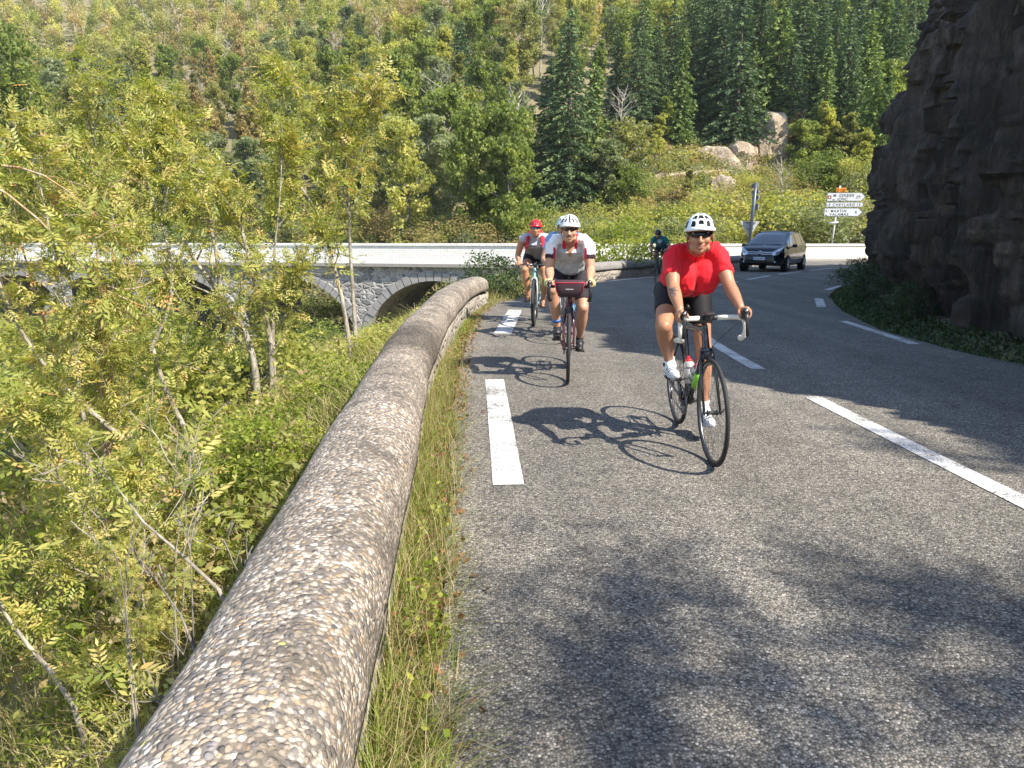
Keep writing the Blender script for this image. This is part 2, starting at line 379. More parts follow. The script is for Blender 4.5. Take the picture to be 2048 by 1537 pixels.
c=mix(t,ramp(t,ve.outputs['Distance'],[(0,0),(.07,1)]),(.36,.33,.28),st)
L(t,c,b.inputs['Base Color']); b.inputs['Roughness'].default_value=.9
bh=N(t,'ShaderNodeMath',operation='MULTIPLY_ADD'); bh.inputs[1].default_value=.25; L(t,nn.outputs[0],bh.inputs[0]); L(t,ramp(t,ve.outputs['Distance'],[(0,0),(.18,1)]),bh.inputs[2])
bump(t,b,bh.outputs[0],.8,.04)
M_rubble=m
def low_wall(label,path,capw,caph,topz,basez,capmat,step=.08,y_end_round=True,bulge=None):
    """round-topped stone parapet following a path; topz above road"""
    P=smooth_path(path,int(np.sum(np.linalg.norm(np.diff(np.asarray(path),axis=0),axis=1))/step))
    tg=np.gradient(P,axis=0); tg/=np.linalg.norm(tg,axis=1)[:,None]; nn=np.stack([tg[:,1],-tg[:,0]],-1) # to the right
    n=len(P); zb=zr(P[:,1]); th=np.linspace(0,PI,17)
    tl=np.linspace(0,1,n)*np.sum(np.linalg.norm(np.diff(P,axis=0),axis=1))
    rings=[]
    for i in range(n):
        e=1.0
        de=min(tl[i],tl[-1]-tl[i]) if y_end_round else 9
        if de<.28: e=math.sqrt(max(.02,1-(1-de/.28)**2))
        wv=1+.03*math.sin(tl[i]*1.7)+.02*math.sin(tl[i]*4.1)
        # joints between cast sections
        q=(tl[i]%2.35)
        if q<.05: wv*=.97
        top=topz+(bulge(tl[i]) if bulge else 0)
        cs=[]
        for a in th:
            ca,sa=math.cos(a),math.sin(a)
            sx=abs(ca)**.85*(1 if ca>0 else -1); sz=abs(sa)**.80
            cs.append((sx*capw/2*wv,top-caph+sz*caph*(.55+.45*e)))
        cs=[(capw/2*wv,top-caph-.05)]+cs+[(-capw/2*wv,top-caph-.05)]
        rings.append([(P[i,0]+nn[i,0]*x*(.35+.65*e),P[i,1]+nn[i,1]*x*(.35+.65*e),zb[i]+z) for x,z in cs])
    root=thing('stone_parapet',label,'parapet wall',(float(P[n//2,0]),float(P[n//2,1]),float(zb[n//2]+basez)))
    off=np.array(root.location)
    rr=np.array(rings); 
    rr+= (fbm(rr*6,3,4)*.010)[...,None]
    mb=MB(); mb.rings(rr-off); cap=mb.build('wall_cap',capmat,root)
    fw=capw/2-.045; rings=[]
    zsteps=np.linspace(basez,topz-caph-.03,10)
    for i in range(n):
        e=.8 if (y_end_round and (i==0 or i==n-1)) else 1
        pr=[(fw*e,z) for z in zsteps]+[(-fw*e,z) for z in zsteps[::-1]]
        rings.append([(P[i,0]+nn[i,0]*x,P[i,1]+nn[i,1]*x,zb[i]+z) for x,z in pr])
    rr=np.array(rings); dsp=fbm(rr*np.array([5,5,8.]),4,8)*.03
    sg=np.sign(np.array([1]*10+[-1]*10))[None,:]
    rr[...,0]+=dsp*sg*nn[:,None,0]; rr[...,1]+=dsp*sg*nn[:,None,1]
    mb=MB(); mb.rings(rr-off); mb.build('wall_base',M_rubble,root)
    return root
low_wall('long round-topped pebble concrete parapet running away from the foreground',[(x,y) for y,x in WALLC],.47,.21,.50,-1.2,M_pebble,.07,bulge=lambda t:.065*float(smooth(19,25,t)))
# farther low parapet along the outside of the bend
P2=[(1.75,21.9),(2.6,23.6),(4.2,26.0),(6.2,28.6),(8.6,31.6),(10.6,34.6),(11.6,36.4)]
mg=pmat('old_grey_coping',(.20,.19,.18),.9,0,.5,9,.6)
low_wall('low grey stone parapet in shade on the bend behind the distant rider',P2,.50,.20,.56,-1.5,mg,.15)

# ---------------------------------------------------------------- bridge
m,t,b=new_mat('whitewashed_masonry'); v=coords(t,(1,1,1),'UV')
v=geo(t)
sx=N(t,'ShaderNodeSeparateXYZ'); L(t,v,sx.inputs[0]); cx=N(t,'ShaderNodeCombineXYZ')
ad=N(t,'ShaderNodeMath',operation='SUBTRACT'); L(t,sx.outputs[0],ad.inputs[0]); mu=N(t,'ShaderNodeMath',operation='MULTIPLY'); mu.inputs[1].default_value=.4; L(t,sx.outputs[1],mu.inputs[0]); L(t,mu.outputs[0],ad.inputs[1])
L(t,ad.outputs[0],cx.inputs[0]); L(t,sx.outputs[2],cx.inputs[1])
br=N(t,'ShaderNodeTexBrick'); L(t,cx.outputs[0],br.inputs[0]); br.inputs['Scale'].default_value=1.0
br.inputs['Mortar Size'].default_value=.012; br.inputs['Brick Width'].default_value=.42; br.inputs['Row Height'].default_value=.12; br.inputs['Mortar Smooth'].default_value=.6
br.inputs['Color1'].default_value=(.88,.86,.81,1); br.inputs['Color2'].default_value=(.80,.775,.72,1); br.inputs['Mortar'].default_value=(.55,.53,.49,1)
nn=noise(t,v,5,5,.7); c=mix(t,1,br.outputs[0],ramp(t,nn.outputs[0],[(.3,.86),(.6,1.0)]),'MULTIPLY')
L(t,c,b.inputs['Base Color']); b.inputs['Roughness'].default_value=.9; bump(t,b,br.outputs['Fac'],-.5,.03)
M_white=m
m,t,b=new_mat('grey_arch_stone'); v=geo(t)
mpv=N(t,'ShaderNodeMapping'); mpv.inputs['Scale'].default_value=(2.6,2.6,3.6); L(t,v,mpv.inputs[0])
vo=N(t,'ShaderNodeTexVoronoi'); vo.inputs['Scale'].default_value=1; L(t,mpv.outputs[0],vo.inputs['Vector'])
ve=N(t,'ShaderNodeTexVoronoi',feature='DISTANCE_TO_EDGE'); ve.inputs['Scale'].default_value=1; L(t,mpv.outputs[0],ve.inputs['Vector'])
sep=N(t,'ShaderNodeSeparateColor'); L(t,vo.outputs['Color'],sep.inputs[0])
st=ramp(t,sep.outputs[0],[(0,(.15,.145,.14)),(.35,(.27,.26,.25)),(.7,(.36,.35,.33)),(1,(.20,.19,.175))])
c=mix(t,ramp(t,ve.outputs['Distance'],[(0,0),(.08,1)]),(.48,.46,.43),st)
L(t,c,b.inputs['Base Color']); b.inputs['Roughness'].default_value=.9; bump(t,b,ramp(t,ve.outputs['Distance'],[(0,0),(.2,1)]),.8,.08)
M_arch=m
Ld=A1-A0; BL=float(np.linalg.norm(Ld)); bu=Ld/BL; bn=np.array([bu[1],-bu[0]])     # bn toward the camera side
if bn[1]>0: bn=-bn
broot=thing('stone_arch_bridge','old grey stone arch bridge with bright white parapets crossing the valley on the left','bridge',(float(A0[0]),float(A0[1]),0))
o3=np.array([A0[0],A0[1],0])
def bp(s,dn,z): p=A0+bu*s+bn*dn; return np.array([p[0]-A0[0],p[1]-A0[1],z])
def decz(s): return zrf(A0[1]+bu[1]*s)
# arch centres along the wall: where the photo shows the crowns
def s_of_px(u):
    a=(u-1024)/FPX*1.0   # x = a*depth
    # solve (A0+bu*s).x = a*k*(A0+bu*s).y
    k=1/1.0
    lo,hi=0,BL
    for _ in range(60):
        mid=(lo+hi)/2; p=A0+bu*mid
        if p[0]/(p[1]*cP+ .4)>a: hi=mid
        else: lo=mid
    return (lo+hi)/2
crowns=[s_of_px(q) for q in (25,185,355,580,868)]
AR=4.15
def arch_profile(s):
    """height of the soffit below the deck at s, or None in a pier"""
    for cc in crowns:
        if abs(s-cc)<AR: return decz(s)-.85-AR+math.sqrt(AR*AR-(s-cc)**2)
    return None
for side in (0,1):
    mb=MB(); ss=np.arange(-1,BL+.2,.2); dn=0 if side==0 else -6.2
    top=[];bot=[]
    for s_ in ss:
        q=arch_profile(s_); top.append(bp(s_,dn,decz(s_)-.02)); bot.append(bp(s_,dn,q if q is not None else -13))
    V=np.vstack([top,bot]); n=len(ss); j=np.arange(n-1)
    mb.add(V,np.stack([j,j+1,n+j+1,n+j],-1))
    mb.build('spandrel_wall',M_arch,broot,smooth=False,fixn=False)
# soffits: barrel of every arch, and pier sides
mb=MB()
for cc in crowns:
    th=np.linspace(0,PI,21); rows=[]
    for dn in (0,-6.2):
        rows.append([bp(cc-AR*math.cos(a),dn,decz(cc)-.85-AR+AR*math.sin(a)) for a in th])
        rows[-1]=[bp(cc-AR,dn,-13)]+rows[-1]+[bp(cc+AR,dn,-13)]
    V=np.vstack(rows); n=len(rows[0]); j=np.arange(n-1); mb.add(V,np.stack([j,j+1,n+j+1,n+j],-1))
mb.build('arch_vault',M_arch,broot,fixn=False)
rng=random.Random(5)
for cc in crowns:
    mb=MB(); nst=30
    for i in range(nst):
        a0=PI*(i+.06)/nst; a1=PI*(i+.94)/nst; ro=AR+.42+rng.uniform(-.05,.05); ri=AR-.03; pz=decz(cc)-.85-AR; out=.07+rng.uniform(0,.05)
        V=[]
        for dn in (out,-.3):
            for (r_,a) in ((ri,a0),(ro,a0),(ro,a1),(ri,a1)): V.append(bp(cc-r_*math.cos(a),dn,pz+r_*math.sin(a)))
        mb.add(V,[(0,1,2,3),(4,7,6,5),(0,4,5,1),(1,5,6,2),(2,6,7,3),(3,7,4,0)])
    mb.build('arch_ring',pmat('voussoir_stone',(.30,.29,.28),.9,0,.45,4,.8),broot,smooth=False)
def strip_wall(name,pts,h,th,z0,mat,parent,off=(0,0,0)):
    """wall following 2D points, base z0(y), height h, thickness th"""
    P=np.asarray(pts,float); n=len(P); tg=np.gradient(P,axis=0); tg/=np.linalg.norm(tg,axis=1)[:,None]; nn=np.stack([tg[:,1],-tg[:,0]],-1)
    rg=[]
    for i in range(n):
        z=z0(P[i,1]); a=P[i]+nn[i]*th/2; c_=P[i]-nn[i]*th/2
        rg.append([(a[0],a[1],z),(a[0],a[1],z+h),(c_[0],c_[1],z+h),(c_[0],c_[1],z)])
    mb=MB(); mb.rings(np.array(rg)-np.array(off)); return mb.build(name,mat,parent,smooth=False)
pp=[A0+bu*s_+bn*-.15 for s_ in np.linspace(-1,BL+.4,40)]
strip_wall('parapet',pp,.93,.34,lambda y:zrf(y)+.02,M_white,broot,(A0[0],A0[1],0))
strip_wall('parapet_coping',[A0+bu*s_+bn*-.15 for s_ in np.linspace(-1.05,BL+.45,40)],.12,.44,lambda y:zrf(y)+.953,M_white,broot,(A0[0],A0[1],0))
strip_wall('cornice',[A0+bu*s_+bn*.02 for s_ in np.linspace(-1,BL+.3,40)],.16,.5,lambda y:zrf(y)-.15,pmat('cornice_stone',(.30,.28,.26),.9,0,.3,6,.5),broot,(A0[0],A0[1],0))
mb=MB(); a=[bp(s_,-.2,decz(s_)+.012) for s_ in np.linspace(-1,BL+3,30)]; c_=[bp(s_,-6.9,decz(s_)+.012) for s_ in np.linspace(-1,BL+3,30)]
V=np.vstack([a,c_]); j=np.arange(29); mb.add(V,np.stack([j,j+1,30+j+1,30+j],-1)); mb.build('bridge_deck',M_road,broot,fixn=False)
# far white wall behind the junction
fw=smooth_path(FARW,90)
fr=thing('white_wall','long whitewashed masonry wall closing the far side of the bend behind the car','wall',(24,47.6,zrf(47)))
strip_wall('wall_face',fw,.90,.40,lambda y:zrf(y)-.02,M_white,fr,tuple(fr.location))
strip_wall('coping',fw,.13,.50,lambda y:zrf(y)+.884,M_white,fr,tuple(fr.location))
strip_wall('kerb',fw+np.array([0,-.42]),.16,.42,lambda y:zrf(y)-.03,pmat('pale_kerb',(.42,.39,.35),.9,0,.25,5,.3),fr,tuple(fr.location))
# ================================================================ ROCK
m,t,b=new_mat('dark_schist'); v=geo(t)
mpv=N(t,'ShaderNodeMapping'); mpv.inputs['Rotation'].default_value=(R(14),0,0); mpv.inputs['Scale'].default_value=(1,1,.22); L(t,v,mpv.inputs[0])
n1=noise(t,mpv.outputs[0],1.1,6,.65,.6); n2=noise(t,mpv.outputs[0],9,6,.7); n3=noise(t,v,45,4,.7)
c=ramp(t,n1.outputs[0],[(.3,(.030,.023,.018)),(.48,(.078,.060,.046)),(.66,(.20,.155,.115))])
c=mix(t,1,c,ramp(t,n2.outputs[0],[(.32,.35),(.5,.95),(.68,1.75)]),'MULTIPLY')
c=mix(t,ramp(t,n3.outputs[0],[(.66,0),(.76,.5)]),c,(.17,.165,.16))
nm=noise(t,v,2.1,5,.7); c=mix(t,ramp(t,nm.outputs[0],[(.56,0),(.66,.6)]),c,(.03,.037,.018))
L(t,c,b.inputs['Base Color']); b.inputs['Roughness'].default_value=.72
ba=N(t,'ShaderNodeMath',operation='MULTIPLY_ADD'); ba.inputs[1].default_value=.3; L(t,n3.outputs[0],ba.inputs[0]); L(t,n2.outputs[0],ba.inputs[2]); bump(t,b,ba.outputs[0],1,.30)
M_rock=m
RB=smooth_path([(8.6,-16),(7.6,-8),(6.9,-2),(6.35,3),(6.15,7),(6.2,9.5),(6.65,12),(7.6,15),(9.1,18),(10.55,21),(12.1,23.8),(14.5,27),(19,31),(27,35.5),(40,39)],620)
tgr=np.gradient(RB,axis=0); tgr/=np.linalg.norm(tgr,axis=1)[:,None]; inn=np.stack([tgr[:,1],-tgr[:,0]],-1)
hs=np.concatenate([np.linspace(-.5,13,230)])
ns=len(RB); H2,S2=np.meshgrid(hs,np.arange(ns))
Ytop=RB[:,1]
top=interp(Ytop,[(-16,3.0),(-4,3.2),(1,4.0),(4,7.2),(7,9.6),(10,10.5),(24,11.5),(40,12)])[:,None]
Hc=np.minimum(H2,top+ .0*H2)
over=np.maximum(H2-top,0)
lean=.055*Hc+.060*np.maximum(Hc-1.5,0)**1.35+ .18*smooth(0,.8,.8-Hc)*-1*0
bx=RB[:,0][:,None]+inn[:,0][:,None]*(lean+over*1.6); by=RB[:,1][:,None]+inn[:,1][:,None]*(lean+over*1.6)
bz=zr(RB[:,1])[:,None]+Hc+over*.25
PP=P3(bx,by,bz)
# slabs: voronoi-like steps stretched along the cleavage, big buttresses, fine cracks
sk=PP.copy(); sk[...,0]+=PP[...,2]*.25; sk[...,1]+=PP[...,2]*.18
A_=fbm(sk*np.array([.38,.38,.16]),3,31)*1.15
B_=fbm(sk*np.array([1.5,1.5,.42]),4,41)
Bq=np.floor((B_+1)*5)/5-1; 
Cn=np.abs(fbm(sk*np.array([1.2,1.2,.30]),4,51)); crack=-np.exp(-(Cn/.035)**2)*.30
Cn2=np.abs(fbm(sk*np.array([.7,.7,1.1]),3,53)); crack2=-np.exp(-(Cn2/.02)**2)*.16
D_=fbm(PP*np.array([4.5,4.5,2.2]),5,61,.62)*.17
def facet(P,sc,seed):
    Q_=P*sc; I=np.floor(Q_); best=np.full(P.shape[:-1],9.); val=np.zeros(P.shape[:-1])
    for dx in (-1,0,1):
        for dy in (-1,0,1):
            for dz in (-1,0,1):
                J=(I+np.array([dx,dy,dz])).astype(np.int64); h=[hash3(J[...,0],J[...,1],J[...,2],seed+q) for q in range(6)]
                c_=J+np.stack(h[:3],-1); dd=np.sum((Q_-c_)**2,-1); w_=dd<best
                best=np.where(w_,dd,best); pl=(h[3]-.5)*1.0+((Q_-c_)*(np.stack(h[3:6],-1)-.5)*np.array([1,1,.35])).sum(-1)*1.5; val=np.where(w_,pl,val)
    return val
arc=np.concatenate([[0],np.cumsum(np.linalg.norm(np.diff(RB,axis=0),axis=1))])[:,None]+0*H2
sk=np.stack([arc-.22*H2,0*arc+over*1.6,H2],-1)
A_=fbm(sk*np.array([.42,.4,.08]),3,31)*1.15
B_=fbm(sk*np.array([2.6,1.5,.35]),4,41)
Cn=np.abs(fbm(sk*np.array([1.5,1.2,.22]),4,51)); crack=-np.exp(-(Cn/.045)**2)*.34
Cn2=np.abs(fbm(sk*np.array([.5,.7,.9])+9,3,53)); crack2=-np.exp(-(Cn2/.018)**2)*.20
wp_=sk+np.stack([fbm(sk*.9,3,90),fbm(sk*.9,3,91),fbm(sk*.5,3,92)*2.2],-1)*.55
F1=facet(wp_,np.array([.85,.85,.025]),7); F2=facet(wp_+.7*np.stack([fbm(sk*np.array([1,1,.6]),3,95)]*3,-1)*np.array([1,0,0]),np.array([2.6,2.4,.13]),17); F3=facet(sk,np.array([5.5,3,.9]),27)
rid=(.5-np.abs(fbm(sk*np.array([.9,1,.10])+5,3,57))*2.2)*.45
dsp=(A_*.50+F1*.60+F2*.34+F3*.09+B_*.34+rid+crack+crack2*.25+D_*.8)
foot=smooth(0,1.2,H2)*.75+.25
dsp=dsp*foot- .25*(1-smooth(.0,1.3,H2))   # boulders at the foot stick out
dsp=np.where(over>0,dsp*.6,dsp)
# cast the face inward-negative: positive dsp goes toward the road
X=bx-inn[:,0][:,None]*dsp; Y=by-inn[:,1][:,None]*dsp; Z=bz+fbm(PP*1.3,3,71)*.25*(over>0)
rk=grid_mb(X,Y,Z)
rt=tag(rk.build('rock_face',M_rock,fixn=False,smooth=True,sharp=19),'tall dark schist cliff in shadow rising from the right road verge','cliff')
rng=random.Random(11)
def boulder(x,y,z,r,label,mat=None,sq=(1,.8,.8),grp=None,seed=0,name='boulder'):
    mb=MB(); mb.ball((0,0,0),(r*sq[0],r*sq[1],r*sq[2]),seg=28,rg=20); V=mb.V[0]
    n=fbm(V/r*1.1+seed,4,seed); nq=np.floor(n*4)/4; V*= (1+.30*n+.22*nq)[:,None]
    o=mb.build(name,mat or M_rock,smooth=True,sharp=30); o.location=(x,y,z); o.rotation_euler=(rng.uniform(-.3,.3),rng.uniform(-.3,.3),rng.uniform(0,6)); return tag(o,label,'boulder',grp)
bl=[(7.05,12.6,.45,.62,'rounded grey boulder at the cliff foot above the dark verge'),(6.45,10.2,.25,.42,'small angular rock against the cliff beside the road marking'),(6.75,9.0,.30,.60,'broad pale-edged rock low at the right end of the verge'),
    (8.3,16.3,.2,.5,'dark rock half hidden by weeds at the cliff corner')]
for i,(x,y,z,r,lb) in enumerate(bl): boulder(x,y,zrf(y)+z,r,lb,seed=i+3)

# ================================================================ FOLIAGE
def leaf_mat(name,stops,trans=.52,rough=.55,objvar=.35):
    m=bpy.data.materials.new(name); m.use_nodes=True; t=m.node_tree; t.nodes.clear()
    o=N(t,'ShaderNodeOutputMaterial'); b=N(t,'ShaderNodeBsdfPrincipled'); tr=N(t,'ShaderNodeBsdfTranslucent'); mx=N(t,'ShaderNodeMixShader'); mx.inputs[0].default_value=trans
    a=N(t,'ShaderNodeAttribute',attribute_name='tint'); oi=N(t,'ShaderNodeObjectInfo')
    f=N(t,'ShaderNodeMath',operation='MULTIPLY_ADD'); f.inputs[1].default_value=objvar; f.inputs[2].default_value=-objvar/2; L(t,oi.outputs['Random'],f.inputs[0])
    g=N(t,'ShaderNodeMath',operation='ADD',use_clamp=True); L(t,a.outputs['Fac'],g.inputs[0]); L(t,f.outputs[0],g.inputs[1])
    c=ramp(t,g.outputs[0],stops)
    L(t,c,b.inputs['Base Color']); b.inputs['Roughness'].default_value=rough; b.inputs['Specular IOR Level'].default_value=.35
    hs=N(t,'ShaderNodeMix',data_type='RGBA',blend_type='MULTIPLY'); hs.inputs[0].default_value=1; L(t,c,hs.inputs[6]); hs.inputs[7].default_value=(1.25,1.25,.6,1); L(t,hs.outputs[2],tr.inputs[0])
    L(t,b.outputs[0],mx.inputs[1]); L(t,tr.outputs[0],mx.inputs[2]); L(t,mx.outputs[0],o.inputs[0]); return m
LM={
 'green':leaf_mat('leaf_green',[(0, (0.094, 0.136, 0.035)), (0.5, (0.206, 0.266, 0.065)), (1, (0.389, 0.425, 0.118))]),
 'yellow':leaf_mat('leaf_yellow_green',[(0, (0.189, 0.224, 0.053)), (0.5, (0.366, 0.378, 0.094)), (1, (0.566, 0.531, 0.177))]),
 'olive':leaf_mat('leaf_olive',[(0, (0.142, 0.159, 0.053)), (0.5, (0.283, 0.289, 0.1)), (1, (0.448, 0.419, 0.177))]),
 'rust':leaf_mat('leaf_rust',[(0, (0.212, 0.177, 0.071)), (0.5, (0.354, 0.277, 0.118)), (1, (0.496, 0.401, 0.201))]),
 'grey':leaf_mat('leaf_grey_green',[(0, (0.13, 0.165, 0.083)), (0.5, (0.236, 0.277, 0.142)), (1, (0.366, 0.401, 0.236))]),
 'fir':leaf_mat('needle_dark',[(0, (0.035, 0.068, 0.032)), (0.5, (0.068, 0.119, 0.049)), (1, (0.149, 0.209, 0.068))],.15,.6,.3),
 'firlight':leaf_mat('needle_light',[(0, (0.068, 0.115, 0.032)), (0.5, (0.135, 0.209, 0.049)), (1, (0.257, 0.324, 0.074))],.2,.6,.3),
 'ash':leaf_mat('leaf_ash',[(0,(.13,.17,.035)),(.26,(.26,.30,.06)),(.52,(.42,.41,.11)),(.76,(.58,.48,.17)),(.90,(.56,.36,.13)),(1,(.48,.22,.08))],.42,.45,.12),
 'bright':leaf_mat('leaf_bright',[(0,(.11,.16,.022)),(.5,(.24,.30,.04)),(1,(.42,.43,.08))],.45),
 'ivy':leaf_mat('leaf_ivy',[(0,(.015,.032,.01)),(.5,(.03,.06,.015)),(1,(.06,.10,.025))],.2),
}
def bark(name,a,b_,scale=6):
    m,t,b=new_mat(name); v=coords(t,(1,1,.35)); n=noise(t,v,scale,5,.7); n2=noise(t,v,scale*5,3)
    c=ramp(t,n.outputs[0],[(.35,a),(.62,b_)]); c=mix(t,1,c,ramp(t,n2.outputs[0],[(.3,.7),(.7,1.2)]),'MULTIPLY')
    L(t,c,b.inputs['Base Color']); b.inputs['Roughness'].default_value=.9; bump(t,b,n.outputs[0],.8,.02); return m
LM['straw']=leaf_mat('grass_straw',[(0,(.26,.19,.10)),(.5,(.42,.33,.18)),(1,(.56,.47,.28))],.3)
BK={'pale':bark('bark_pale',(.15,.13,.10),(.36,.32,.26)),'grey':bark('bark_grey',(.10,.085,.07),(.22,.20,.17)),'dead':bark('bark_dead',(.32,.28,.23),(.50,.45,.38)),'fir':bark('bark_fir',(.06,.045,.035),(.14,.11,.085)),
    'ash':bark('bark_ash_lichen',(.13,.11,.085),(.44,.40,.33),14),'orange':bark('bark_orange_lichen',(.42,.19,.03),(.34,.30,.24),9)}
def quads(mb_list,P,size,rs,up=.0,asp=.6,droop=None):
    """leaf quads at P with random directions; appends (V,tint)"""
    n=len(P); d=rs.normal(size=(n,3)); d[:,2]=d[:,2]*.7+up
    if droop is not None: d=droop+.35*d
    d/=np.linalg.norm(d,axis=1)[:,None]
    e=rs.normal(size=(n,3)); e-=d*np.sum(e*d,1)[:,None]; e/=np.linalg.norm(e,axis=1)[:,None]
    s=(size*rs.uniform(.6,1.35,n))[:,None]
    a=P-d*s*.5; tip=P+d*s*.5; l=P+e*s*asp*.5-d*s*.05; r=P-e*s*asp*.5-d*s*.05
    return np.stack([a,l,tip,r],1).reshape(-1,3)
def leafmesh(name,V,tint,mat):
    n=len(V)//4; mb=MB(); mb.add(V,np.arange(n*4).reshape(-1,4)); return mb.mesh(name,mat,False,np.repeat(tint,4))
def unit(v): return v/(np.linalg.norm(v)+1e-9)
def branch(mb,rs,p,d,ln,r0,k,wob=.18,up=.15,seg=6,r1=None):
    pts=[p]; d=unit(np.array(d,float))
    for i in range(seg):
        d=unit(d+rs.normal(size=3)*wob+np.array([0,0,up*.3])); pts.append(pts[-1]+d*ln/seg)
    rad=np.linspace(r0,(r1 if r1 is not None else r0*.25),seg+1); mb.tube(pts,rad,k,cap=False); return np.array(pts),d
# ---- hillside broadleaf prototypes (about 9 m tall, scaled when placed)
def proto_broad(seed,h=9,spread=2.6,nclump=95,qp=62,qs=.25,style='round',matl='green',barkm='grey',bare=0.0,low=.18):
    rs=np.random.RandomState(seed); mb=MB()
    lean=rs.normal(size=3)*.05; lean[2]=1
    tp,_=branch(mb,rs,np.zeros(3),lean,h*.92,h*.013,6,.06,.3,9,.02)
    tips=[]
    nl=26
    for i in range(nl):
        f=low+(1-low)*(i+.5)/nl*.97; q=f*(len(tp)-1); a=int(min(q,len(tp)-2)); p=tp[a]*(1-(q-a))+tp[a+1]*(q-a)
        az=i*2.4+rs.uniform(-.5,.5)
        prof=math.sin(PI*min(1,(1-f)/(1-low)*.80+.12))**.7 if style=='round' else (.35+.65*(1-f))
        ln=spread*prof*rs.uniform(.65,1.2)
        el=.5+f*.5
        bp_,d=branch(mb,rs,p,(math.cos(az),math.sin(az),el),ln,h*.006,3,.22,.4,4,.008)
        tips.append((bp_[-1],1)); tips.append((bp_[-2],.9)); tips.append((bp_[2],.7))
        for _ in range(2):
            b2,_d=branch(mb,rs,bp_[2],unit(d+rs.normal(size=3)*.7),ln*.5,h*.003,3,.25,.3,3,.006); tips.append((b2[-1],.8))
    tips.append((tp[-1],.7)); tips.append((tp[-2],.9))
    Vs=[];Ts=[]
    if bare<1:
        idx=rs.permutation(len(tips)); keep=int(len(tips)*(1-bare)); 
        for i in idx[:keep]:
            p,s=tips[i]; n=int(qp*s); r=.60*s*spread/2.6*rs.uniform(.8,1.3)
            u=rs.normal(size=(n,3)); u/=np.linalg.norm(u,axis=1)[:,None]; u*=rs.uniform(.25,1,(n,1))**.5
            P=p+u*np.array([r,r,r*.72]); Vs.append(quads(None,P,qs,rs,.1,.75)); Ts.append(np.clip(rs.uniform(.15,.85)+rs.normal(size=n)*.16,0,1))
    tr=mb.mesh('trunk_mesh',BK[barkm],True)
    cr=leafmesh('crown_mesh',np.vstack(Vs),np.concatenate(Ts),LM[matl]) if Vs else None
    return tr,cr
def proto_fir(seed,h=15,rad=2.9,matl='fir',dens=1.0,barelow=.08):
    rs=np.random.RandomState(seed); mb=MB(); mb.tube([(0,0,0),(0,0,h*.5),(0,0,h)],[h*.017,h*.010,.015],6,False)
    Vs=[];Ts=[]; z=h*barelow
    while z<h*.985:
        f=(z/h-barelow)/(1-barelow); ln=rad*(1-f)**.82*rs.uniform(.9,1.1)+.12; nb=int(7+5*(1-f)); a0=rs.uniform(0,6.3)
        for k in range(nb):
            if rs.rand()<.10: continue
            az=a0+k*2*PI/nb+rs.uniform(-.2,.2); l=ln*rs.uniform(.55,1.25); d=np.array([math.cos(az),math.sin(az),0])
            tt=np.linspace(0,1,6); pts=np.stack([d[0]*l*tt,d[1]*l*tt,z+rs.uniform(-.1,.1)+l*(.12*tt-.42*tt**2+.10*tt**3)],-1)
            if k%2==0: mb.tube(pts[:4],[.03,.02,.015,.01],3,False)
            n=max(4,int(l*19*dens)); ft=rs.uniform(.12,1,n)**.75; side=np.array([-d[1],d[0],0])
            P=np.stack([np.interp(ft,tt,pts[:,i]) for i in range(3)],-1)+side*(rs.uniform(-1,1,(n,1))*.34*l*(1.12-ft[:,None])*.8)+rs.normal(size=(n,3))*.05
            P[:,2]-=rs.uniform(0,.16,n)
            dr=np.tile(d,(n,1))+side*rs.uniform(-.8,.8,(n,1))+np.array([0,0,-.35]); dr/=np.linalg.norm(dr,axis=1)[:,None]
            Vs.append(quads(None,P,.35,rs,0,.36,dr)); Ts.append(np.clip(rs.uniform(.15,.7)+ft*.25+rs.normal(size=n)*.12,0,1))
        z+=h*.026*rs.uniform(.85,1.15)
    return mb.mesh('trunk_mesh',BK['fir'],True),leafmesh('crown_mesh',np.vstack(Vs),np.concatenate(Ts),LM[matl])
def proto_bush(seed,r=1.3,h=1.7,matl='green',n=1500,qs=.13,clumps=26,sprays=False):
    rs=np.random.RandomState(seed); mb=MB(); Vs=[];Ts=[]
    for i in range(clumps):
        az=rs.uniform(0,6.3); rr=r*rs.uniform(.1,.95)**.7; top=np.array([math.cos(az)*rr,math.sin(az)*rr,h*rs.uniform(.25,1)*(1-.45*(rr/r)**2)])
        mb.tube([(0,0,0),tuple(top*.5+rs.normal(size=3)*.08),tuple(top)],[.018,.012,.004],4,False)
        m_=int(n/clumps); u=rs.normal(size=(m_,3)); u/=np.linalg.norm(u,axis=1)[:,None]; u*=rs.uniform(.2,1,(m_,1))**.5
        P=top+u*np.array([.36,.36,.30])*r/1.3*rs.uniform(.7,1.3); P[:,2]=np.maximum(P[:,2],.02)
        Vs.append(quads(None,P,qs,rs,.15,.6)); Ts.append(np.clip(rs.uniform(.15,.85)+rs.normal(size=m_)*.15,0,1))
    return mb.mesh('stem_mesh',BK['grey'],True),leafmesh('foliage_mesh',np.vstack(Vs),np.concatenate(Ts),LM[matl])
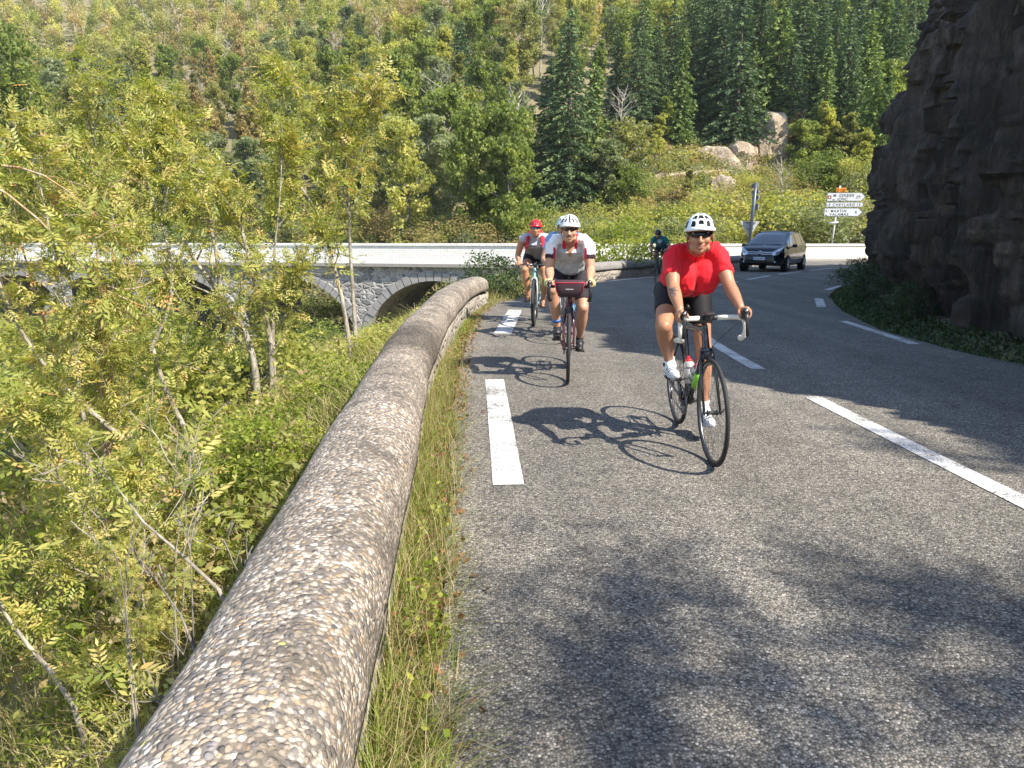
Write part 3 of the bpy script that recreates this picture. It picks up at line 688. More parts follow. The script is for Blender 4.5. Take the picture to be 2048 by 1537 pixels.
def leaf_tpl(nl=4,ll=.085,lw=.026,rl=.24,seed=0):
    """one ash leaf: pairs of leaflets along a drooping stalk; returns (n,4,3) local, x = stalk direction"""
    rs=np.random.RandomState(seed); out=[]
    xs=np.linspace(.22,1,nl+1)
    for i,x in enumerate(xs):
        o=np.array([x*rl,0,-.06*x*x]); dirs=[(1,0,-.3)] if i==nl else [(.55,.8,-.25),(.55,-.8,-.25)]
        for d in dirs:
            d=unit(np.array(d)+rs.normal(size=3)*.08); e=unit(np.cross(d,(0,0,1))+rs.normal(size=3)*.15); l=ll*rs.uniform(.85,1.15)
            out.append([o,o+d*l*.45+e*lw*.5,o+d*l,o+d*l*.45-e*lw*.5])
    return np.array(out)
LT=[leaf_tpl(4,.090,.030,.23,i) for i in range(4)]
def sprays(P,Dr,rs,scale=1.0):
    """compound leaves at P pointing along Dr"""
    Vs=[];Ts=[]
    for k in range(4):
        sel=np.arange(k,len(P),4); n=len(sel)
        if n==0: continue
        d=Dr[sel]; d=d/np.linalg.norm(d,axis=1)[:,None]; up=np.array([0,0,1.])+rs.normal(size=(n,3))*.45
        y=np.cross(up,d); y/=np.linalg.norm(y,axis=1)[:,None]; z=np.cross(d,y); sc=scale*rs.uniform(.65,1.2,(n,1,1,1))
        tp=LT[k][None]*sc
        W=P[sel][:,None,None,:]+tp[...,0:1]*d[:,None,None,:]+tp[...,1:2]*y[:,None,None,:]+tp[...,2:3]*z[:,None,None,:]
        nq=tp.shape[1]; Vs.append(W.reshape(-1,3)); tt=np.clip(rs.beta(2.2,2.6,n)*.95,0,1)
        Ts.append(np.clip(np.repeat(tt,nq)+rs.normal(size=n*nq)*.06,0,1))
    return np.vstack(Vs),np.concatenate(Ts)
def proto_ash(seed,stems,leafn=520,twiglen=.7,lscale=1.0,matl='ash',barkm='ash',start=.35,density=1.0):
    """small multi-stem ash: stems = list of (points, r0)"""
    rs=np.random.RandomState(seed); mb=MB(); anchors=[]
    def rec(p,d,ln,r,lev):
        seg=6 if lev<2 else 4
        pts,dd=branch(mb,rs,p,d,ln,r,6 if lev==0 else (4 if lev==1 else 3),.16,.35,seg,max(.003,r*.3))
        if lev<2:
            nb=int(4+ln*1.3) if lev==0 else 4
            for i in range(nb):
                f=rs.uniform(.25,1); a=int(min(f*seg,seg-1)); q=pts[a]+(pts[a+1]-pts[a])*rs.rand()
                nd=unit(dd*.7+rs.normal(size=3)*.75+np.array([0,0,.25])); rec(q,nd,ln*rs.uniform(.35,.6),r*.42,lev+1)
        if lev>=1:
            for f in np.linspace(.3,1,max(3,int(ln*8*density))):
                a=int(min(f*seg,seg-1)); q=pts[a]+(pts[a+1]-pts[a])*(f*seg-a if f<1 else 1); anchors.append((q,dd))
    for pts,r0 in stems:
        P=np.array(pts,float); s=np.concatenate([[0],np.cumsum(np.linalg.norm(np.diff(P,axis=0),axis=1))]); m_=max(6,int(s[-1]/.22)); u=np.linspace(0,s[-1],m_)
        Q=np.stack([np.interp(u,s,P[:,i]) for i in range(3)],-1); Q+=fbm(Q*1.9+seed,2,seed)[:,None]*np.array([.05,-.04,0]); Q+=rs.normal(size=Q.shape)*.006
        for _ in range(2): Q[1:-1]=(Q[:-2]+2*Q[1:-1]+Q[2:])/4
        mb.tube(Q,np.linspace(r0,r0*.22,m_),8,False)
        nb=int(s[-1]*3.4*density)
        for i in range(nb):
            f=start+(1-start)*(i+rs.rand())/nb; a=int(min(f*(m_-1),m_-2)); q=Q[a]; d=unit(Q[a+1]-Q[a]); az=rs.uniform(0,6.3)
            nd=unit(d*.55+np.array([math.cos(az),math.sin(az),.35])); rec(q,nd,twiglen*rs.uniform(.6,1.5)*(1.25-f*.5),r0*.32*(1.1-f*.6),1)
        for _ in range(3): rec(Q[-1],unit(Q[-1]-Q[-3]+rs.normal(size=3)*.1),twiglen*rs.uniform(.6,1.1),r0*.22,1)
    A=np.array([a[0] for a in anchors]); D=np.array([a[1] for a in anchors])
    idx=rs.randint(0,len(A),leafn); P=A[idx]+rs.normal(size=(leafn,3))*.03; Dr=D[idx]*.5+rs.normal(size=(leafn,3))*.75+np.array([0,0,-.05])
    V,T=sprays(P,Dr,rs,lscale)
    return mb.mesh('trunk_mesh',BK[barkm],True),leafmesh('crown_mesh',V,T,LM[matl])
def plant(name,meshes,loc,label,cat,rz=0,sc=1,group=None,pn=('trunk','crown')):
    r=thing(name,label,cat,loc,rz,group); r.scale=(sc,sc,sc) if np.isscalar(sc) else sc
    for nm,me in zip(pn,meshes):
        if me is not None:
            o=bpy.data.objects.new(nm,me); C.objects.link(o); o.parent=r
    return r
# ---------------------------------------------------------------- the hillside
KIND={}
for i,(ml,st,bm,sp) in enumerate([('green','round','grey',2.6),('yellow','round','grey',2.7),('olive','tall','grey',2.1),('rust','tall','pale',1.9),('grey','round','pale',2.3),('green','tall','grey',2.2),('yellow','tall','pale',2.0),('olive','round','grey',2.7)]):
    KIND.setdefault(ml,[]).append(proto_broad(100+i,9,sp,style=st,matl=ml,barkm=bm,bare=.1 if ml!='rust' else .3))
KIND['dead']=[proto_broad(130,9,2.6,matl='rust',barkm='dead',bare=1,low=.3),proto_broad(131,9,2.3,matl='rust',barkm='dead',bare=.93,low=.25),proto_broad(132,9,2.0,matl='rust',barkm='pale',bare=.8,low=.2)]
KIND['fir']=[proto_fir(140,15,3.2),proto_fir(141,15,2.7),proto_fir(142,15,3.5,dens=1.1)]
KIND['firlight']=[proto_fir(143,13,2.6,'firlight'),proto_fir(144,13,2.2,'firlight',1.1,.02)]
KDESC={'green':'green leafy tree','yellow':'yellow-green leafy tree','olive':'olive-green tree','rust':'thin brownish tree','grey':'grey-green tree','dead':'bare pale dead tree','fir':'dark green fir','firlight':'lighter green spruce'}
KNAME={'green':'broadleaf_tree','yellow':'broadleaf_tree','olive':'broadleaf_tree','rust':'broadleaf_tree','grey':'broadleaf_tree','dead':'dead_tree','fir':'fir_tree','firlight':'spruce_tree'}
KCAT={'dead':'dead tree','fir':'conifer','firlight':'conifer'}
def proj(x,y,z):
    z=z-EYE; c=y*cP-z*sP; b_=y*sP+z*cP; return 1024+FPX*x/c,768.5-FPX*b_/c
rng=random.Random(77)
placed=[]
def yfar(x): return float(interp(x,[(-200,90),(-34,54.4),(-16,49.5),(-4,46.3),(1.5,45.6),(8,46.2),(24,47.6),(60,50),(200,70)]))
# hand-placed: the firs of the right-hand slope and the tall one in the middle: (u, v of the foot, distance, height)
firs=[(1135,425,72,16.5,'fir'),(1185,410,76,12,'firlight'),(1100,400,82,13,'fir'),(1360,285,86,13.5,'firlight'),(1310,262,92,13.5,'fir'),(1275,270,95,15,'fir'),(1470,290,88,19,'fir'),(1440,262,94,18,'fir'),(1500,280,84,12,'firlight'),(1420,250,100,18,'fir'),
      (1545,285,90,18.5,'firlight'),(1590,262,96,19,'fir'),(1575,300,84,15,'fir'),(1640,330,82,14,'firlight'),(1680,320,86,16,'fir'),(1655,290,94,18,'fir'),(1720,310,88,16,'firlight'),(1735,350,80,13,'firlight'),(1762,360,76,12,'firlight'),(1770,300,92,18,'fir'),
      (1510,240,104,19,'fir'),(1380,230,106,18,'fir'),(1340,235,104,16,'fir'),(1700,260,104,18,'fir'),(1620,240,108,19,'fir'),(1560,225,112,18,'fir'),(1450,215,114,18,'fir'),(1750,240,112,17,'firlight'),(1800,280,100,17,'fir'),(1820,230,112,17,'fir'),
      (1410,150,128,17,'fir'),(1500,160,126,18,'fir'),(1585,150,130,18,'firlight'),(1665,170,126,17,'fir'),(1740,160,128,18,'fir'),(1830,160,126,18,'firlight'),(1350,120,140,16,'fir'),(1545,95,142,17,'firlight'),(1450,90,144,17,'fir'),(1700,100,142,16,'fir'),(1790,100,142,16,'fir'),
      (1230,255,100,11,'fir'),(925,240,108,11,'fir'),(720,150,126,10,'fir'),(735,235,112,9,'fir')]
def hit_ground(u,v):
    for D in np.arange(50,260,.5):
        p=at(u,v,float(D))
        if tz(p.x,float(D))>=p.z: return float(D)
    return 200.
def drop(u,D):
    x=(u-1024)/FPX*D*1.0; return x
hill_specs=[]
for (u,vv_,D,h,k) in firs:
    D=hit_ground(u,vv_+18); x=at(u,vv_,D).x; hill_specs.append((x,D,h*(.95 if u<1250 else .82),k,True))
CONK=('fir','firlight')
y=50.0
row=0
while y<262:
    sp=4.3+(y-58)*.012; x=-1.45*y+ (row%2)*sp/2
    while x<.62*y:
        px=x+rng.uniform(-1.5,1.5); py=y+rng.uniform(-1.5,1.5); x+=sp
        if py<yfar(px)+5: continue
        u,vv_=proj(px,py,tz(px,py)+5)
        if u<-1500 or u>1900 or vv_<-90: continue
        inb=any((px-a[0])**2+(py-a[1])**2<(2.3**2) for a in hill_specs if a[4])
        if inb: continue
        if 1075<u<1215 and py<86: continue
        right=u>1290 and py>76
        if u>1185 and py<(79 if u<1640 else 70): continue           # open bank with the track
        if right and py<140:
            if rng.random()<.12: continue
            k=rng.choice(['fir','fir','firlight','firlight','green','olive','yellow']); h=rng.uniform(10,15) if k in CONK else rng.uniform(8,11)
        elif right: k=rng.choice(['fir','firlight','green','olive','yellow','yellow']); h=rng.uniform(8,13)
        else:
            q=rng.random(); zone=fbm(np.array([[px*.035,py*.035,2.]]),2,5)[0]
            up=py>130
            if up: k='yellow' if q<.30 else 'rust' if q<.48 else 'olive' if q<.80 else 'green' if q<.9 else 'dead' if q<.95 else 'grey'
            elif u<600: k='olive' if q<.30 else 'rust' if q<.42 else 'green' if q<.62 else 'yellow' if q<.78 else 'grey' if q<.90 else 'dead'
            else: k='green' if q<.28 else 'yellow' if q<.52 else 'olive' if q<.74 else 'rust' if q<.82 else 'grey' if q<.92 else 'dead'
            h=rng.uniform(6.0,9.8)*(1.05 if py<100 else .95)
        hill_specs.append((px,py,h,k,False))
    y+=sp*.92; row+=1
hill_specs.sort(key=lambda a:(not a[4],a[1]))
def where(x,y,h):
    u,vv_=proj(x,y,tz(x,y)+h*.6)
    hb='at the foot of the slope' if y<72 else 'on the lower slope' if y<88 else 'midway up the slope' if y<108 else 'high on the slope' if y<135 else 'near the top of the view'
    ub='at the far left edge' if u<150 else 'above the left bridge arches' if u<400 else 'behind the thin ash stems' if u<700 else 'above the mid white wall' if u<930 else 'above the red-helmeted rider' if u<1090 else 'above the white-helmeted man' if u<1230 else 'above the distant rider' if u<1360 else 'above the red-shirted rider' if u<1480 else 'above the dark car' if u<1620 else 'above the road sign' if u<1760 else 'beside the cliff'
    return ub,hb
grp_seen={}
NIND=0
CON=('fir','firlight'); keep_=[]; rest_=[]; nb_=nc_=0
for q in hill_specs:
    if proj(q[0],q[1],tz(q[0],q[1])+5)[0]<-70: rest_.append(q)
    elif q[3] in CON and nc_<150: nc_+=1; keep_.append(q)
    elif q[3] not in CON and nb_<285: nb_+=1; keep_.append(q)
    else: rest_.append(q)
hill_specs=keep_+rest_; NIND=len(keep_)
cnt={}
for (x,y,h,k,hand) in hill_specs[:NIND]:
    P=KIND[k]; me=P[rng.randrange(len(P))]; base=15 if k=='fir' else 13 if k=='firlight' else 9
    ub,hb=where(x,y,h); lab=f'{KDESC[k]} {hb} {ub}'
    sc=h/base; plant(KNAME[k],me,(x,y,tz(x,y)-.15),lab,KCAT.get(k,'tree'),rng.uniform(0,6.3),(sc*rng.uniform(.8,1.08)*(1 if k in CONK else .95),sc*rng.uniform(.8,1.08)*(1 if k in CONK else .95),sc*rng.uniform(.95,1.1)),group=f'{KDESC[k]}s {hb} {ub}')
# the rest of the wood, far up the slope: one mass
mbV=[];mbT=[];mats=['green','yellow','olive','rust','fir']
far=hill_specs[NIND:]
rs=np.random.RandomState(3)
byk={}
for (x,y,h,k,hand) in far:
    kk={'grey':'olive','dead':'rust','firlight':'fir'}.get(k,k); byk.setdefault(kk,[]).append((x,y,h))
wm=MB(); tints=[]
for mi,kk in enumerate(mats):
    for (x,y,h) in byk.get(kk,[]):
        z=tz(x,y)-.2; n=760
        if kk=='fir':
            f=rs.uniform(.05,1,n)**.8; r=(1-f)*2.6*(.35+.65*rs.rand(n)); a=rs.uniform(0,6.3,n); P=np.stack([x+r*np.cos(a),y+r*np.sin(a),z+f*h],-1)
            V=quads(None,P,.55,rs,0,.45)
        else:
            nc=12; cc=rs.normal(size=(nc,3)); cc/=np.linalg.norm(cc,axis=1)[:,None]; cc*=rs.uniform(.4,1,(nc,1)); cc=cc*np.array([1.5,1.5,h*.36])*rs.uniform(.75,1.2)+np.array([x,y,z+h*.62])
            ci=rs.randint(0,nc,n); P=cc[ci]+rs.normal(size=(n,3))*.42; V=quads(None,P,.36,rs,.1,.7)
        wm.add(V,np.arange(len(V)).reshape(-1,4),m=mi); tints.append(np.repeat(np.clip(rs.uniform(.0,1.0)+rs.normal(size=n)*.16,0,1),4))
        if rs.rand()<(.6 if kk=='rust' else .22):
            k0=wm.n
            for _ in range(3 if kk=='rust' else 1): a_=rs.uniform(0,6.3); q_=rs.uniform(.2,1.3); wm.tube([(x,y,z),(x+q_*.4*math.cos(a_),y-.3,z+h*.5),(x+q_*math.cos(a_),y-.4+q_*math.sin(a_),z+h*1.06)],[.10,.07,.03],3,False,m=5)
            tints.append(np.zeros(wm.n-k0))
o=bpy.data.objects.new('distant_woodland',wm.mesh('distant_woodland',[LM[q] for q in mats]+[BK['dead']],False,np.concatenate(tints))); C.objects.link(o)
tag(o,'mixed woodland covering the upper hillside',kind='stuff')
# understory / scrub on the open bank and at the hill foot
def scatter_scrub(name,label,pts,mats_,qs,n_each,rad,hh,seed,z_fn=tz):
    rs=np.random.RandomState(seed); mb=MB(); tt=[]
    for (x,y) in pts:
        z=z_fn(x,y); n=int(n_each*rs.uniform(.6,1.4)); r=rad*rs.uniform(.6,1.3); u=rs.normal(size=(n,3)); u/=np.linalg.norm(u,axis=1)[:,None]; u*=rs.uniform(.15,1,(n,1))**.5; u[:,2]=np.abs(u[:,2])
        P=np.array([x,y,z-.03])+u*np.array([r,r,hh*rs.uniform(.5,1.3)]); V=quads(None,P,qs,rs,.5,.5)
        mb.add(V,np.arange(len(V)).reshape(-1,4),m=rs.randint(len(mats_))); tt.append(np.repeat(np.clip(rs.uniform(.1,.9)+rs.normal(size=n)*.15,0,1),4))
    o=bpy.data.objects.new(name,mb.mesh(name,[LM[q] for q in mats_],False,np.concatenate(tt))); C.objects.link(o); return tag(o,label,kind='stuff')
pts=[]
for _ in range(2100):
    x=rng.uniform(-45,36) if _<900 else rng.uniform(4,34); y=yfar(x)+rng.uniform(4,34)
    uu,vv2=proj(x,y,tz(x,y))
    if 1255<uu<1545 and abs(vv2-(358-(uu-1268)*.078))<9: continue
    pts.append((x,y))
scatter_scrub('hillside_scrub','low mixed scrub between the trees on the slope',pts,['olive','rust','straw','yellow','olive','grey'],.24,190,1.35,1.05,8)
# ================================================================ LEFT SLOPE TREES
def px_stem(pts,Y0,Y1=None,r=.03):
    Y1=Y0 if Y1 is None else Y1; n=len(pts)
    return [at(u,v,Y0+(Y1-Y0)*i/(n-1)) for i,(u,v) in enumerate(pts)],r
def placed_tree(stems,label,seed,leafn=900,tw=.6,ls=1.0,matl='ash',start=.35,dens=1.0,barkm='ash',ext=True,cat='tree',name='ash_tree'):
    base=stems[0][0][0].copy(); gz=tz(base.x,base.y)
    root=Vector((base.x,base.y,min(gz-.1,base.z-.1)))
    loc=[]
    for i,(P,r0) in enumerate(stems):
        P=[p.copy() for p in P]
        if ext and (i==0 or (P[0]-base).length<1.2 and P[0].z-gz<1.0):
            g_=tz(P[0].x,P[0].y)
            if P[0].z>g_: P=[Vector((P[0].x,P[0].y,g_-.12))]+P
        loc.append(([tuple(p-root) for p in P],r0))
    return plant(name,proto_ash(seed,loc,leafn,tw,ls,matl,barkm,start,dens),root,label,cat,0,1,group=None)
placed_tree([px_stem([(514,868),(515,793),(508,700),(476,632),(440,582),(386,532),(352,458),(338,400),(322,352)],8.6,8.3,.052),
             px_stem([(440,582),(444,550),(430,471),(413,427),(386,359),(355,318),(330,292)],8.45,8.2,.03),
             px_stem([(545,850),(544,761),(544,683),(533,636),(504,557),(497,500),(468,403),(434,372),(393,328),(345,280)],8.9,8.4,.045),
             px_stem([(544,690),(548,650),(549,568),(544,486),(560,420),(566,330)],8.9,8.9,.03)],
            'tallest pale multi-stemmed ash with lichened bark growing below the parapet',201,2300,.62,.68,start=.30,dens=.9)
placed_tree([px_stem([(707,729),(693,679),(682,593),(664,521),(646,441),(632,410),(578,352),(554,290),(545,239),(560,215)],9.5,9.5,.036)],
            'slender pale ash leaning left in front of the white parapet of the bridge',202,520,.55,.78,start=.35,dens=.8)
placed_tree([px_stem([(712,690),(706,622),(704,539),(702,450),(699,393),(692,325),(692,256),(712,215)],10.2,10.2,.036),
             px_stem([(692,325),(720,307),(738,290),(747,262)],10.2,10.2,.016),px_stem([(701,420),(672,330),(655,290),(640,270)],10.2,10.0,.016)],
            'upright slim ash with white bark, rightmost of the thin stems before the bridge',203,720,.60,.78,start=.45,dens=.9)
placed_tree([px_stem([(404,912),(376,872),(340,808),(315,740),(297,700),(293,640),(270,560),(235,470),(205,390),(190,300)],7.2,7.0,.034),px_stem([(297,700),(340,640),(352,560),(330,470),(300,380)],7.1,7.3,.025)],
            'ash with a dark-blotched trunk bending left below the tallest one',204,1250,.65,.62,start=.25)
placed_tree([px_stem([(351,980),(308,933),(250,880),(200,840),(165,808),(100,750),(54,693),(10,600),(-30,480)],6.4,6.0,.032),px_stem([(165,808),(150,740),(152,660),(120,560),(105,470),(90,380)],6.2,6.4,.025)],
            'ash trunk sloping far out to the left with a leafy crown',205,1150,.65,.60,start=.25)
placed_tree([px_stem([(300,1385),(289,1340),(258,1262),(225,1180),(200,1090),(150,990),(110,900)],4.6,4.6,.022),px_stem([(258,1262),(285,1180),(300,1090),(290,1010)],4.6,4.8,.018)],
            'young ash with a thin pale trunk low in the hollow beside the near parapet',206,900,.5,.58,start=.3)
placed_tree([px_stem([(156,1372),(70,1317),(23,1266),(-20,1190),(-50,1080)],4.2,4.0,.022)],
            'ash sapling leaning over the rocky ground at the bottom left corner',207,700,.55,.56,start=.2)
placed_tree([px_stem([(-330,700),(-240,420),(-150,300),(-60,330),(0,372),(44,403),(82,430),(130,490),(190,560)],4.6,4.6,.022),px_stem([(-60,330),(30,330),(82,328),(137,376),(181,417)],4.7,4.7,.010)],
            'ash branch crusted with orange lichen reaching across the left edge',208,360,.45,.62,start=.2,barkm='orange',dens=.7)
placed_tree([px_stem([(474,1142),(430,1130),(390,1125),(332,1118),(281,1090),(250,1050),(226,1020),(218,960)],2.75,3.1,.014),px_stem([(332,1118),(330,1060),(360,1010),(370,985)],2.8,3.0,.007),px_stem([(226,1020),(190,1010),(150,985)],3.1,3.2,.006),px_stem([(226,1020),(255,1005),(310,985),(340,975)],3.1,3.3,.008)],
            'nearly bare reddish twig poking out from behind the near parapet',209,60,.28,.7,start=.3,dens=.5,barkm='pale')
placed_tree([px_stem([(402,1255),(385,1220),(372,1200),(340,1165),(310,1160)],2.35,2.6,.011),px_stem([(372,1210),(382,1180),(378,1130),(384,1110)],2.4,2.5,.008),px_stem([(380,1215),(420,1180),(470,1158)],2.4,2.3,.006)],
            'dry broken grey twig beside the parapet cap',210,8,.16,.6,start=.3,dens=.5,barkm='grey',cat='branch',name='dry_branch')
# generic ashes and shrubs filling the slope
GEN=[]
for i in range(5):
    rs=np.random.RandomState(300+i); st=[]
    for k in range(3):
        a=k*2.1+rs.rand(); l=.25+.5*rs.rand(); st.append(([(.1*math.cos(a),.1*math.sin(a),0),(l*.5*math.cos(a),l*.5*math.sin(a),1.3),(l*1.1*math.cos(a),l*1.1*math.sin(a),2.6),(l*1.5*math.cos(a),l*1.5*math.sin(a),3.9)],.035))
    GEN.append(proto_ash(310+i,st,2300,.75,.68,start=.15,barkm=['ash','grey','ash','orange','ash'][i]))
SHADE=[proto_ash(340,[([(0,0,0),(.1,.1,2),(.3,0,3.9)],.04),([(.1,0,.2),(-.6,.3,2),(-1.0,.5,3.6)],.03),([(0,0,.3),(.7,-.4,2),(1.1,-.6,3.7)],.03)],620,.8,1.25,start=.35)]
BUSH=[proto_bush(330,1.3,1.7,'bright',3600,.075,34),proto_bush(331,1.3,1.6,'green',3600,.07,34),proto_bush(332,1.5,1.5,'yellow',3600,.075,34),proto_bush(333,1.2,1.2,'olive',3400,.065,30),proto_bush(334,1.3,1.4,'ivy',3400,.075,30),proto_bush(335,1.3,1.5,'rust',2200,.07,26),proto_bush(336,1.3,1.6,'grey',3200,.07,30),proto_bush(337,1.3,1.7,'green',2600,.09,20)]
KB=['bright green','fresh green','yellowish','dull olive','dark green','brownish','grey-green','leafy green']
env=[(-300,300),(0,265),(90,250),(200,200),(300,260),(380,360),(440,600),(520,680),(640,690),(720,740),(800,740),(1000,780)]
rng=random.Random(21)
def dwords(u,y,z):
    ub='at the left edge of the view' if u<110 else 'left of the leaning ash trunks' if u<260 else 'among the leaning ash trunks' if u<420 else 'below the tallest ash' if u<600 else 'below the two slim ashes'
    yb='close to the near parapet' if y<6 else 'midway down the slope' if y<11 else 'farther down the slope' if y<18 else 'in front of the bridge' if y<27 else 'against the bridge piers'
    return ub,yb
nsap=0; seen={}
SZ=['small','low spreading','slender','full crowned','tall']
yv=4.0
cand=[]
while yv<36:
    sp=1.9+yv*.035; xv=-1.75-yv*.02
    while xv>-.78*yv-2:
        cand.append((xv+rng.uniform(-.6,.6),yv+rng.uniform(-.6,.6))); xv-=sp
    yv+=sp*.8
for (x,y) in cand:
    z=tz(x,y); u,v=proj(x,y,z+1)
    yb=A0[1]+(A1[1]-A0[1])*(x-A0[0])/(A1[0]-A0[0])
    if u<-250 or y>yb-1.5: continue
    e=float(interp(u,env))+rng.uniform(-25,110)
    if y>8.5 and rng.random()<.90: e=max(e,rng.uniform(575,660))
    if y>5 and rng.random()<.25: e=max(e,rng.uniform(640,760))
    if y<6.5: e=max(e,rng.uniform(680,1050))
    topz=at(u,e,y).z; h=topz-z
    if h<.5 or (y>4.5 and float(outer(y))-x<1.0+.09*y) or (h>2.2 and rng.random()<(.68 if y>8 else .60)): continue
    ub,yb_=dwords(u,y,z)
    if y>7 and (h<1.9 or rng.random()<.22):
        i=rng.choice([0,0,1,2,2,3,4]); me=BUSH[i]; s=min(max(h,.7),2.6)/1.5; kd=KB[i]
        nm='shrub'; lab=f'{kd} shrub {ub} {yb_}'; pn=('stem','foliage')
        plant(nm,me,(x,y,z-.05),lab,'shrub',rng.uniform(0,6),(s*1.15,s*1.15,s),group=f'{kd} shrubs {ub} {yb_}',pn=pn)
    else:
        i=rng.randrange(5); s=min(h,8.0)/4.6; s=max(.22,min(s,1.7))
        lab=f'{"small" if s<.8 else "medium-sized" if s<1.25 else "tall"} yellow-green ash {ub} {yb_}'
        if i==3: lab=lab.replace('ash','orange-stemmed ash')
        plant('ash_tree',GEN[i],(x,y,z-.05),lab,'tree',rng.uniform(0,6),(s*1.05,s*1.05,s),group=lab.replace(' ash',' ashes',1))
# bushes by the end of the near parapet and along the junction
for (u,v,Y,i,s,lab) in [(985,548,17.5,4,.8,'dark green mound of shrub behind the end of the near parapet'),(940,552,19,3,.9,'dull shrub on the bank where the bridge parapet meets the road'),(1035,540,20,3,.8,'low dry shrub between the parapet end and the riders'),
                        (1245,520,27,0,1.5,'bright green sapling bush rising above the far low parapet'),(1215,523,30,2,1.2,'yellowish bush between the low parapet and the white wall'),(1275,520,31,2,1.0,'small sunlit bush left of the distant rider'),
                        (640,655,17,1,.8,'green bush under the third bridge arch'),(800,690,9.5,2,.38,'small green bush against the outer side of the parapet'),(690,790,7.0,0,.38,'bright leafy bush on the outer side of the darker cap section'),
                        (540,920,5.6,0,.42,'bright green leafy clump on the grass bank left of the parapet')]:
    p=at(u,v,Y); plant('shrub',BUSH[i],(p.x,Y,tz(p.x,Y)-.05),lab,'shrub',rng.uniform(0,6),(s*1.1,s*1.1,s),pn=('stem','foliage'))
# bank of bushes directly behind the white walls
k=0
for x in np.arange(-40,30,1.9):
    for rr in range(3):
        xx=x+rng.uniform(-.8,.8); yy=yfar(xx)+2.0+rr*2.8+rng.uniform(-.5,.5); 
        if xx>3: yy=max(yy,(52.2 if 17<xx<25 else 51.2 if xx>15 else 49.6)+rr*2.8)
        i=rng.choice([7,2,3,3,5,6,2] if xx>3 else [1,2,3,6,7,5]); s=rng.uniform(1.0,2.0)*(1.15 if xx<3 else 1.0)*(1.45 if xx>16.5 else 1)
        u,_=proj(xx,yy,1); 
        if u>1770: continue
        side='left bridge arches' if u<430 else 'thin ash stems' if u<730 else 'middle of the white parapet' if u<1030 else 'riders' if u<1240 else 'red-shirted rider' if u<1470 else 'dark car' if u<1630 else 'road sign'
        dep=['directly behind the white wall','second behind the white wall','third behind the white wall'][rr]
        kd=KB[i]
        plant('shrub',BUSH[i],(xx,yy,tz(xx,yy)-.1),f'{kd} bush {dep} by the {side}','shrub',rng.uniform(0,6),(s*1.2,s*1.2,s),group=f'{kd} bushes {dep} by the {side}',pn=('stem','foliage'))
for i,(u,v,sx_,sz_,k) in enumerate([(1200,470,2.4,2.3,3),(1235,440,2.6,2.6,7),(1275,455,2.1,1.9,5),(1225,395,2.6,2.4,6),(1290,400,2.1,1.6,3),(1330,425,1.9,1.4,5),(1365,455,1.8,1.3,2),(1400,408,1.2,0.8,6),(1350,378,1.3,0.9,3),(1490,395,1.8,1.4,2),(1545,413,1.7,1.5,6),(1585,380,2.4,2.4,3),(1625,400,2.6,2.7,7),(1665,395,2.6,2.9,3),(1705,400,2.4,2.7,2),(1735,420,2.4,2.6,6),(1560,425,2.1,2.2,5),(1600,440,2.2,2.2,3),(1520,440,1.8,1.6,3),(1610,350,1.9,1.9,7),(1675,350,2.1,2.2,5),(1455,430,1.6,1.3,6),(1300,350,1.9,1.7,3),(1255,345,2.1,2.4,5)]):
    D=hit_ground(u,v); q=at(u,v,D); plant('shrub',BUSH[k],(q.x,D,tz(q.x,D)-.1),f"{KB[k]} tall shrub on the bank {['at its left end','left of the white helmet','above the dark car','by the road sign'][0 if u<1270 else 1 if u<1400 else 2 if u<1570 else 3]}{', near the track' if v<372 else ' just over the wall' if v>430 else ' halfway up'}",'shrub',i*1.1,(sx_,sx_,sz_*.95),group='tall shrubs on the bank',pn=('stem','foliage'))
for i,(u,v,h) in enumerate([(1240,330,7.0),(1265,395,5.2),(1560,440,5.0),(1590,330,5.5),(1030,420,9.5),(990,400,8.0),(880,330,9.0),(368,130,11),(905,410,8)]):
    D=hit_ground(u,v); q=at(u,v,D); plant('dead_tree',KIND['dead'][i%2],(q.x,D,tz(q.x,D)-.1),['bare forked tree at the left end of the bank','low bare grey tree left of the white helmet','leafless pale shrub above the dark car','leafless tree below the firs over the car','tallest pale bare tree behind the white wall centre','thin bare tree left of the tallest bare one','bare tree among the lower green crowns','pale leafless tree high on the left slope','slim bare tree behind the middle of the white wall'][i],'dead tree',i,(h/9,h/9,h/9))
for i,(u,v,h,k) in enumerate([(1205,455,6.5,'grey'),(1228,430,7,'olive'),(1250,462,4.8,'green'),(1285,385,5.2,'olive'),(1195,400,8,'rust'),(1310,335,5,'yellow'),(1600,372,5.5,'green'),(1640,355,6.5,'yellow'),(1690,372,6.5,'olive'),(1730,390,6,'yellow'),(1575,330,5,'rust'),(1660,410,4.6,'green'),(1375,420,3.4,'olive'),(1330,300,5,'green')]):
    D=hit_ground(u,v); q=at(u,v,D); plant('broadleaf_tree',KIND[k][i%len(KIND[k])],(q.x,D,tz(q.x,D)-.1),['grey-green rounded tree at the foot of the bank, left end','olive tree behind the rounded grey-green one','small green tree over the far low parapet','small olive tree left of the white helmet','thin brownish tree at the bank left end','small yellow-green tree by the left end of the track','green tree behind the car roof on the bank','yellow-green tree up left of the road sign','olive tree directly above the road sign','yellow-green tree between road sign and cliff','thin brownish tree right of the landslip','low green tree beside the road sign','small olive tree close above the white helmet','green tree above the left end of the track'][i],'tree',i*1.7,(h/8,h/8,h/9))
